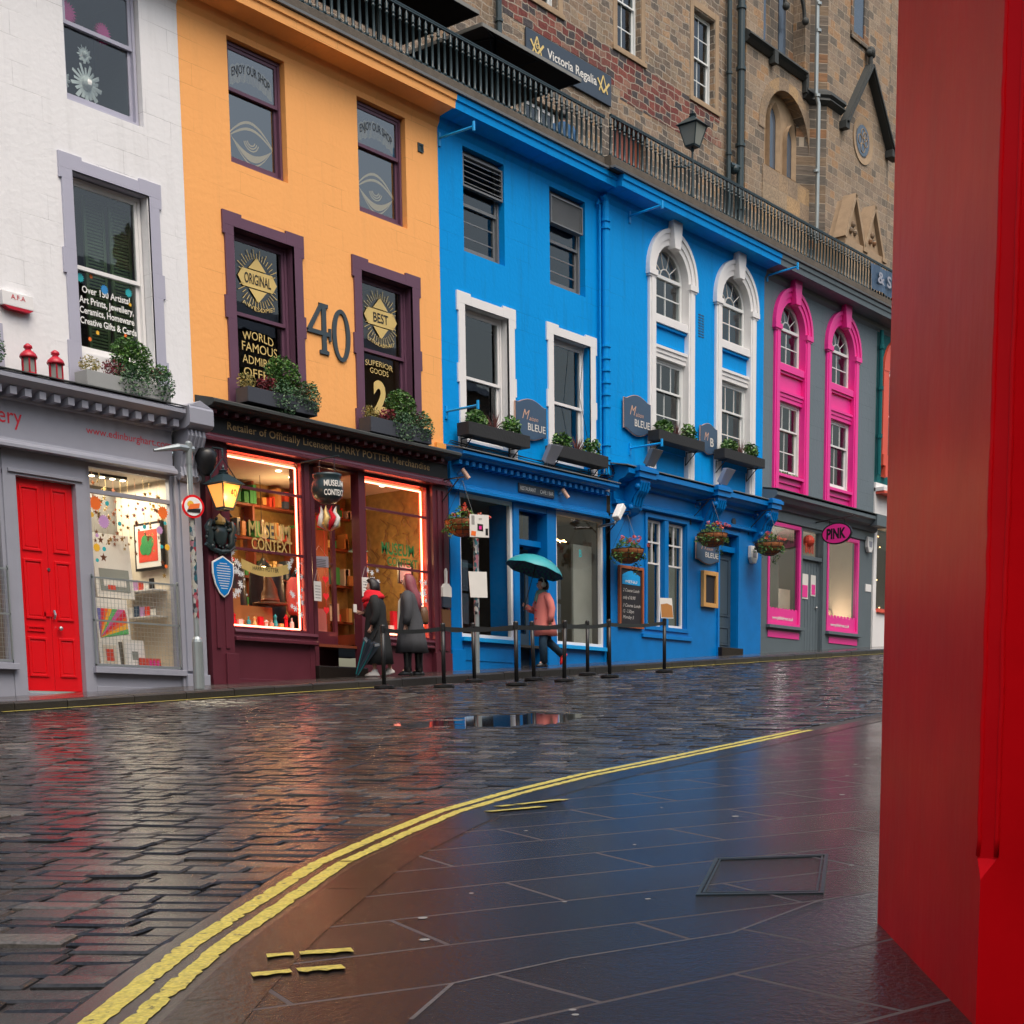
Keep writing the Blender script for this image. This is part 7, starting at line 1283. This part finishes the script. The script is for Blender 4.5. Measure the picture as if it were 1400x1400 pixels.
for a, b_ in (('a', 'b'), ('b', 'c'), ('b', 'd'), ('d', 'f'), ('c', 'e'), ('f', 'h'), ('e', 'g'), ('h', 'i')):
    p, q = Vector(pos[a]), Vector(pos[b_]); mb = MB(); n = 10; 
    for i in range(n + 1):
        u = i / n; c = p.lerp(q, u); s = -.035 * math.sin(PI * u); mb.v += [(c.x, c.y - .003, c.z + .90 + s), (c.x, c.y - .003, c.z + .965 + s), (c.x, c.y + .003, c.z + .90 + s), (c.x, c.y + .003, c.z + .965 + s)]
    for i in range(n): o = 4 * i; mb.f += [(o, o + 4, o + 5, o + 1), (o + 3, o + 7, o + 6, o + 2), (o + 1, o + 5, o + 7, o + 3), (o, o + 2, o + 6, o + 4)]
    nb = {'a': 'at the left end', 'b': 'from the second post', 'd': 'before the person in pink', 'c': 'nearest the kerb behind the pole', 'f': 'in front of the right blue window', 'e': 'behind the front row near the kerb', 'h': 'ending at the post with the notice'}[a]
    solo(mb, 'barrier_belt', 'plastic_black', 'black belt %s to %s' % (nb, {'b': 'next post left of the blue shop', 'c': 'kerbside post', 'd': 'outer post', 'f': 'leaning post', 'e': 'inner post', 'h': 'post below the chalkboard', 'g': 'far kerbside post', 'i': 'last post'}[b_]), 'barrier belt', 'black belts between the barrier posts')
x, y, g = pos['i']; t = thing('paper_notice', 'brown and white poster on the rightmost barrier post', 'notice', (x, y - .05, g + 1.02), math.radians(-25)); MB().prism([(-.13, 0), (.15, .0), (.11, .38), (-.18, .38)], -.012, 0).build('sheet', 'print_white', t, local=True); MB().prism([(-.12, .02), (.14, .02), (.11, .24), (0, .28), (-.14, .26)], -.016, -.012).build('picture', 'wood_gold', t, local=True)

# ============================================================ PEOPLE
def skinned(par, V, E, R, name='body', mat='skin', lv=1, root=0):
    me = bpy.data.meshes.new(name); me.from_pydata([tuple(v) for v in V], E, []); o = bpy.data.objects.new(name, me); col.objects.link(o)
    md = o.modifiers.new('s', 'SKIN'); md.use_smooth_shade = True; md.branch_smoothing = .4
    for sv, r in zip(me.skin_vertices[0].data, R): sv.radius = (r, r) if not isinstance(r, tuple) else r; sv.use_root = False
    me.skin_vertices[0].data[root].use_root = True
    sb = o.modifiers.new('d', 'SUBSURF'); sb.levels = lv; sb.render_levels = lv
    dg = bpy.context.evaluated_depsgraph_get(); m2 = bpy.data.meshes.new_from_object(o.evaluated_get(dg)); bpy.data.objects.remove(o)
    m2.materials.clear(); m2.materials.append(M[mat]); q = bpy.data.objects.new(name, m2); col.objects.link(q); q.parent = par
    for p in m2.polygons: p.use_smooth = True
    return q
def figure(par, H, hipf, kneeL, footL, kneeR, footR, elbL, handL, elbR, handR, head=(0, 0), lean=0):
    """one continuous body; local x forward, y to the figure's left, z up. L = +y side"""
    s = H / 1.7; V = []; E = []; R = []
    def a(p, r, par_=None): V.append(Vector(p) * 1.0); R.append(r); (E.append((par_, len(V) - 1)) if par_ is not None else None); return len(V) - 1
    pel = a((hipf, 0, .92 * s), .12 * s); wa = a((hipf + lean * .3, 0, 1.08 * s), .105 * s, pel); che = a((hipf + lean * .7, 0, 1.28 * s), .13 * s, wa); nb = a((hipf + lean, 0, 1.43 * s), .055 * s, che)
    hx = hipf + lean + head[0]; n2 = a((hx, 0, 1.50 * s), .048 * s, nb); j = a((hx + .025, 0, 1.555 * s), .07 * s, n2); hd = a((hx + .01, 0, 1.625 * s), .088 * s, j); a((hx - .005, 0, 1.675 * s), .07 * s, hd); a((hx + .105, 0, 1.59 * s), .013 * s, j)
    for sg, kn, ft in ((1, kneeL, footL), (-1, kneeR, footR)):
        h = a((hipf, sg * .09, .86 * s), .085 * s, pel); k = a((kn[0], sg * .09, kn[1]), .055 * s, h); an = a((ft[0], sg * .08, ft[1] + .08), .036 * s, k); a((ft[0] + ft[2] * .09, sg * .085, ft[1] + .04 - ft[3] * .05), .036 * s, an)
    for sg, el, ha in ((1, elbL, handL), (-1, elbR, handR)):
        sh = a((hipf + lean * .85, sg * .17 * s, 1.38 * s), .055 * s, che); e = a((el[0], sg * el[1], el[2]), .042 * s, sh); wr = a(ha[:3] if 0 else (ha[0], sg * ha[1], ha[2]), .027 * s, e); d = (V[wr] - V[e]).normalized(); pa = a(V[wr] + d * .06, .03 * s, wr)
        sd = Vector((0, 1, 0)).cross(d).normalized(); cu = Vector((0, sg * -1, 0))
        for q in range(4): f1 = a(V[pa] + d * .035 + sd * (.027 - .018 * q), .0095, pa); a(V[f1] + d * (.03 - .004 * abs(q - 1)) + cu * .025, .008, f1)
        th = a(V[wr] + d * .035 + sd * .035 + cu * .015, .011, wr); a(V[th] + d * .03 + sd * .006 + cu * .02, .009, th)
    return skinned(par, V, E, R)
def eyes(par, hx, z):
    mb = MB(); [mb.ball((hx + .088, s * .032, z), .010, 8) for s in (-1, 1)]; mb.build('eyes', 'black_paint', par, local=True)
def folds(mb, amp, k, zt):
    o = []
    for x, y, z in mb.v:
        f = max(0, min(1, (zt - z) / zt)); a = math.atan2(y, x); q = 1 + amp * f * (math.sin(k * a + z * 1.5) + .5 * math.sin((k + 4) * a - z * 3)); o.append((x * q, y * q, z))
    mb.v = o; return mb
# woman in the black coat
def wp(x, y): return (x, y, P(x, y) + .002)
t = thing('person', 'person with black bob in a long black coat and red scarf, holding a closed umbrella', 'person', wp(20.6, -.85), math.radians(132))
figure(t, 1.66, 0, (.10, .48), (.06, .02, 1, 0), (-.12, .46), (-.22, .05, 1, .3), (.0, .26, 1.08), (.10, .24, .86), (.04, .27, 1.10), (.27, .14, 1.13), head=(.04, 0), lean=.05); eyes(t, .10, 1.6)
mb = MB(); mb.loft([(.0, 0, .22, .27, .25), (.0, 0, .45, .25, .24), (.01, 0, .80, .22, .22), (.02, 0, 1.02, .185, .20), (.03, 0, 1.22, .19, .22), (.045, 0, 1.36, .155, .215), (.05, 0, 1.43, .09, .12)], 40); folds(mb, .05, 7, 1.2); mb.build('coat', 'coat_black', t, True, local=True)
mb = MB(); mb.tube([(.045, .19, 1.37), (.02, .265, 1.22), (.0, .27, 1.08), (.05, .262, .97), (.09, .245, .89)], [.075, .08, .078, .07, .066], 12); mb.build('sleeve', 'coat_black', t, True, local=True); mb = MB(); mb.tube([(.045, -.19, 1.37), (.03, -.27, 1.22), (.05, -.27, 1.10), (.15, -.21, 1.10), (.24, -.155, 1.125)], [.075, .08, .08, .065, .06], 12); mb.build('sleeve', 'coat_black', t, True, local=True)
mb = MB(); mb.loft([(.06, 0, 1.33, .20, .21, -.03), (.06, 0, 1.38, .205, .215, -.02), (.06, 0, 1.42, .17, .17, -.02), (.07, 0, 1.46, .155, .15), (.07, 0, 1.50, .12, .12), (.07, 0, 1.51, .08, .08)], 18); mb.loft([(.08, 0, 1.27, .14, .18, -.1), (.09, 0, 1.33, .16, .19, -.07), (.07, 0, 1.38, .10, .12)], 16); mb.build('scarf', 'scarf_red', t, True, local=True)
mb = MB(); mb.loft([(.04, 0, 1.47, .08, .10), (.045, 0, 1.50, .115, .125), (.05, 0, 1.56, .12, .122), (.06, 0, 1.62, .118, .115), (.08, 0, 1.675, .095, .098), (.085, 0, 1.71, .05, .055), (.085, 0, 1.72, .01, .01)], 18); mb.v = [(x - (.05 if x > .12 and z < 1.64 else 0), y, z) for x, y, z in mb.v]; mb.build('hair', 'hair_black', t, True, local=True)
def shoe(par, x, y, z, m_, pitch=0, L_=.26, h=.09, name='shoe'):
    mb = MB(); mb.loft([(0, 0, 0, L_ / 2, .045), (0, 0, .025, L_ / 2 + .005, .048), (-.01, 0, .05, L_ / 2 - .02, .043), (-.04, 0, h, .06, .04), (-.05, 0, h + .03, .045, .038)], 14); mb.xf(Matrix.Translation((x, y, z)) @ Matrix.Rotation(pitch, 4, 'Y')); return mb.build(name, m_, par, True, local=True)
shoe(t, .11, .085, 0, 'canvas_white'); shoe(t, -.17, -.085, .03, 'canvas_white', .3)
t = thing('phone', 'small phone held up by the person in the black coat', 'phone', (20.28, -.62, P(20.6, -.85) + 1.12)); MB().xf(Matrix()).box(-.04, .04, -.008, .008, 0, .14).build('case', 'print_white', t, local=True)
t = thing('umbrella', 'closed dark umbrella with teal edges, tip resting on the pavement', 'umbrella', (20.15, -.72, P(20.15, -.72) + .01), math.radians(-48)); ax = Matrix.Rotation(math.radians(26), 4, 'Y')
mb = MB(); n = 16; prof = [(.006, .0), (.012, .04), (.03, .1), (.06, .25), (.095, .45), (.135, .62), (.11, .66), (.04, .64)]
vs = []
for r, z in prof:
    for k in range(n): a = 2 * PI * k / n; q = r * (1 + (.28 if k % 2 else -.18) * min(1, z * 3)); vs.append((q * math.cos(a), q * math.sin(a), z + (.05 if (k % 2 and z > .6) else 0)))
mb.add(vs, [(i * n + k, i * n + (k + 1) % n, (i + 1) * n + (k + 1) % n, (i + 1) * n + k) for i in range(len(prof) - 1) for k in range(n)]); mb.xf(ax); mb.build('canopy', 'umbrella_dark', t, local=True)
mb = MB(); mb.tube([(-.02, -.012, .05), (-.065, -.05, .3), (-.12, -.085, .62)], .008, 5); mb.tube([(.02, -.012, .05), (.05, -.07, .35), (.06, -.13, .62)], .006, 5); mb.xf(ax); mb.build('edge_trim', 'umbrella_stripe', t, local=True); mb = MB(); mb.tube([(0, 0, 0), (0, 0, .8)], .008, 6); mb.tube([(0, 0, .78), (0, 0, .92)], .016, 8); mb.xf(ax); mb.build('shaft', 'black_paint', t, local=True)
# woman in the grey coat
t = thing('person', 'person with long rose pink hair in a grey overcoat and black boots', 'person', wp(21.15, -1.15), math.radians(120))
figure(t, 1.74, 0, (.06, .50), (.06, .02, 1, 0), (-.10, .50), (-.12, .02, 1, 0), (-.02, .27, 1.12), (.04, .25, .86), (-.02, .27, 1.12), (.06, .24, .88), head=(.02, 0), lean=.02); eyes(t, .05, 1.665)
mb = MB(); mb.loft([(-.02, 0, .40, .30, .25), (-.02, 0, .62, .265, .235), (-.01, 0, .90, .225, .215), (.0, 0, 1.10, .185, .20), (.0, 0, 1.28, .175, .215), (.01, 0, 1.41, .15, .21), (.015, 0, 1.485, .08, .11)], 40); folds(mb, .05, 7, 1.2); mb.build('coat', 'coat_grey', t, True, local=True)
for s in (1, -1): mb = MB(); mb.tube([(.01, s * .19, 1.42), (-.01, s * .265, 1.26), (-.02, s * .275, 1.12), (.0, s * .27, 1.0), (.03, s * .255, .88)], [.075, .08, .078, .074, .07], 12); mb.build('sleeve', 'coat_grey', t, True, local=True)
MB().prism([(.155, .75), (.24, .7), (.20, 1.3), (.12, 1.42), (.08, 1.45)], -.07, .07).build('coat_lining', 'shop_cream', t, local=True)
mb = MB(); mb.loft([(-.16, 0, 1.12, .03, .05), (-.145, 0, 1.25, .07, .10), (-.10, 0, 1.40, .10, .125), (-.03, 0, 1.52, .105, .12), (-.005, 0, 1.60, .12, .118), (.01, 0, 1.68, .118, .112), (.02, 0, 1.74, .09, .09), (.02, 0, 1.78, .045, .05), (.02, 0, 1.785, .01, .01)], 18); mb.v = [(x - (.055 if x > .07 and z < 1.71 else 0), y, z) for x, y, z in mb.v]; mb.build('hair', 'hair_rose', t, True, local=True)
for x, y in ((.05, .085), (-.12, -.085)): shoe(t, x + .04, y, 0, 'leather_black', 0, .28, .1, 'boot'); MB().loft([(x + .0, y, .06, .075, .058), (x + .0, y, .2, .068, .06), (x + .0, y, .36, .078, .07), (x + .0, y, .46, .08, .074)], 12).build('boot_shaft', 'leather_black', t, True, local=True)
tb = thing('shoulder_bag', 'dark shoulder bag behind the person in the grey overcoat', 'bag', (21.15 + .30, -1.15, P(21.15, -1.15) + .92)); MB().loft([(0, 0, 0, .10, .13), (0, 0, .04, .12, .15), (0, 0, .22, .11, .14), (0, 0, .30, .07, .11)], 16).build('pouch', 'bag_brown', tb, True, local=True); MB().tube([(0, .1, .28), (.0, .1, .4), (-.12, .05, .5)], .012, 6).build('strap', 'leather_black', tb, local=True)
# person with the teal umbrella
t = thing('person', 'person in a salmon pink coat walking with headphones under a teal umbrella', 'person', wp(25.35, -1.0), math.radians(150))
figure(t, 1.72, 0, (.10, .50), (.06, .02, 1, 0), (-.12, .52), (-.48, .18, .6, 1.4), (-.05, .27, 1.13), (-.02, .26, .86), (.10, .26, 1.12), (.34, .12, 1.20), head=(.02, 0), lean=.03); eyes(t, .06, 1.64)
for pts, rr_ in (([(.0, .09, .9), (.07, .09, .5), (.05, .08, .08)], [.11, .085, .075]), ([(-.0, -.09, .9), (-.12, -.09, .52), (-.42, -.08, .26)], [.11, .085, .07])): MB().tube(pts, rr_, 12).build('trouser_leg', 'denim', t, True, local=True)
mb = MB(); mb.loft([(-.02, 0, .62, .25, .225), (-.01, 0, .80, .23, .215), (.0, 0, 1.0, .20, .20), (.01, 0, 1.15, .185, .20), (.02, 0, 1.3, .175, .215), (.03, 0, 1.40, .145, .205), (.03, 0, 1.47, .08, .11)], 40); folds(mb, .05, 7, 1.2); mb.build('coat', 'coat_pink', t, True, local=True)
mb = MB(); mb.tube([(.02, .19, 1.40), (-.02, .265, 1.26), (-.05, .275, 1.13), (-.04, .27, 1.0), (-.02, .262, .88)], [.072, .078, .074, .068, .062], 12); mb.build('sleeve', 'coat_pink', t, True, local=True); mb = MB(); mb.tube([(.02, -.19, 1.40), (.05, -.26, 1.26), (.10, -.265, 1.12), (.22, -.19, 1.15), (.32, -.135, 1.19)], [.072, .078, .074, .065, .058], 12); mb.build('sleeve', 'coat_pink', t, True, local=True)
mb = MB(); [mb.ball((.20 + .005 * k, .06, .95 + .16 * k), .016, 8) for k in range(3)]; mb.build('coat_buttons', 'scarf_red', t, local=True)
mb = MB(); mb.loft([(.05, 0, 1.38, .14, .13, -.03), (.05, 0, 1.44, .13, .12), (.05, 0, 1.50, .10, .10), (.05, 0, 1.52, .07, .07)], 16); mb.tube([(.13, .04, 1.45), (.19, .05, 1.33), (.19, .04, 1.25)], [.05, .045, .03], 8); mb.build('scarf', 'scarf_sage', t, True, local=True)
mb = MB(); mb.loft([(-.01, 0, 1.52, .08, .09), (.0, 0, 1.58, .11, .105), (.015, 0, 1.65, .115, .108), (.035, 0, 1.71, .095, .09), (.04, 0, 1.745, .04, .045), (.04, 0, 1.75, .01, .01)], 16); mb.v = [(x - (.055 if x > .075 and z < 1.69 else 0), y, z) for x, y, z in mb.v]; mb.build('hair', 'hair_black', t, True, local=True)
mb = MB(); [mb.tube([(.05, s * .09, 1.61), (.05, s * .13, 1.61)], .05, 12) for s in (-1, 1)]; mb.tube([(.045, .115 * math.cos(a), 1.62 + .135 * math.sin(a)) for a in [PI * i / 12 for i in range(13)]], .013, 6); mb.build('headphones', 'headphone', t, True, local=True)
shoe(t, .10, .085, 0, 'black_paint'); shoe(t, -.47, -.085, .16, 'shoe_red', 1.0)
ux_, uy_ = 25.35 - .34, -1.0 + .22; t = thing('umbrella', 'open teal umbrella with checked lining held above the person in pink', 'umbrella', (ux_, uy_, P(ux_, uy_) + 1.22), math.radians(-52)); ax = Matrix.Rotation(math.radians(16), 4, 'Y') @ Matrix.Rotation(math.radians(-6), 4, 'X')
mb = MB(); n = 16; nr = 7; vs = []
for i in range(nr + 1):
    a = (i / nr) * 1.15; 
    for k in range(n * 2):
        th = PI * k / n; sc_ = 1 if k % 4 == 0 else (.985 if k % 2 else .965); r = .60 * math.sin(a) / math.sin(1.15) * (1 - (1 - sc_) * i / nr); vs.append((r * math.cos(th), r * math.sin(th), .70 + .30 * (math.cos(a) - math.cos(1.15)) / (1 - math.cos(1.15)) + (.03 * (1 - sc_) * 20 * (i / nr) ** 2 if k % 4 else 0)))
N = 2 * n; fs = [(i * N + k, i * N + (k + 1) % N, (i + 1) * N + (k + 1) % N, (i + 1) * N + k) for i in range(nr) for k in range(N)]
off_ = Matrix.Translation((.0, -.1, 0)); mb.add(vs, fs); mb.xf(off_ @ ax); mb.build('canopy', 'teal_cloth', t, True, local=True)
m, ns, ls, b = _new('check_lining'); v = _pos(ns, ls); ck = _n(ns, 'TexChecker'); ck.inputs['Scale'].default_value = 16; ck.inputs[1].default_value = (.0, .11, .10, 1); ck.inputs[2].default_value = (.01, .03, .09, 1); ls.new(v, ck.inputs[0]); ls.new(ck.outputs[0], b.inputs['Base Color'])
mb = MB(); mb.add([(x * .985, y * .985, z - .008) for x, y, z in vs], [tuple(reversed(f)) for f in fs]); mb.xf(off_ @ ax); mb.build('lining', 'check_lining', t, True, local=True)
mb = MB(); mb.tube([(0, 0, -.08), (0, 0, 1.03)], .009, 6); mb.tube([(0, 0, -.1), (0, 0, .04)], .018, 8); [mb.tube([(0, 0, .98), (.3 * math.cos(k * PI / 4), .3 * math.sin(k * PI / 4), .93), (.58 * math.cos(k * PI / 4), .58 * math.sin(k * PI / 4), .71)], .004, 4) for k in range(8)]; mb.xf(off_ @ ax); mb.build('shaft', 'black_paint', t, local=True)
# person on the terrace
t = thing('person', 'person in a blue jacket standing behind the terrace railing', 'person', (29.15, 1.2, 13.025), math.radians(60))
figure(t, 1.7, 0, (.0, .48), (0, .02, 1, 0), (.0, .48), (0, .02, 1, 0), (-.02, .26, 1.1), (.05, .24, .86), (-.02, .26, 1.1), (.05, .24, .86)); mb = MB(); mb.loft([(0, 0, .78, .18, .2), (0, 0, 1.0, .17, .19), (0, 0, 1.25, .17, .21), (.0, 0, 1.38, .14, .2), (0, 0, 1.46, .07, .09)], 18); mb.build('jacket', 'jacket_blue', t, True, local=True); mb = MB(); [mb.tube([(0, s * .19, 1.38), (-.01, s * .25, 1.24), (-.02, s * .26, 1.1), (.05, s * .245, .9)], .07, 10) for s in (-1, 1)]; mb.build('sleeves', 'jacket_blue', t, True, local=True)
[MB().tube([(0, s * .09, .9), (0, s * .09, .5), (0, s * .08, .06)], [.11, .08, .07], 10).build('trouser_leg', 'denim', t, True, local=True) for s in (-1, 1)]; MB().loft([(-.01, 0, 1.54, .09, .09), (0, 0, 1.62, .11, .105), (.01, 0, 1.70, .08, .08), (.01, 0, 1.725, .01, .01)], 14).build('hair', 'hair_black', t, True, local=True); shoe(t, .04, .085, 0, 'leather_black'); shoe(t, .04, -.085, 0, 'leather_black')
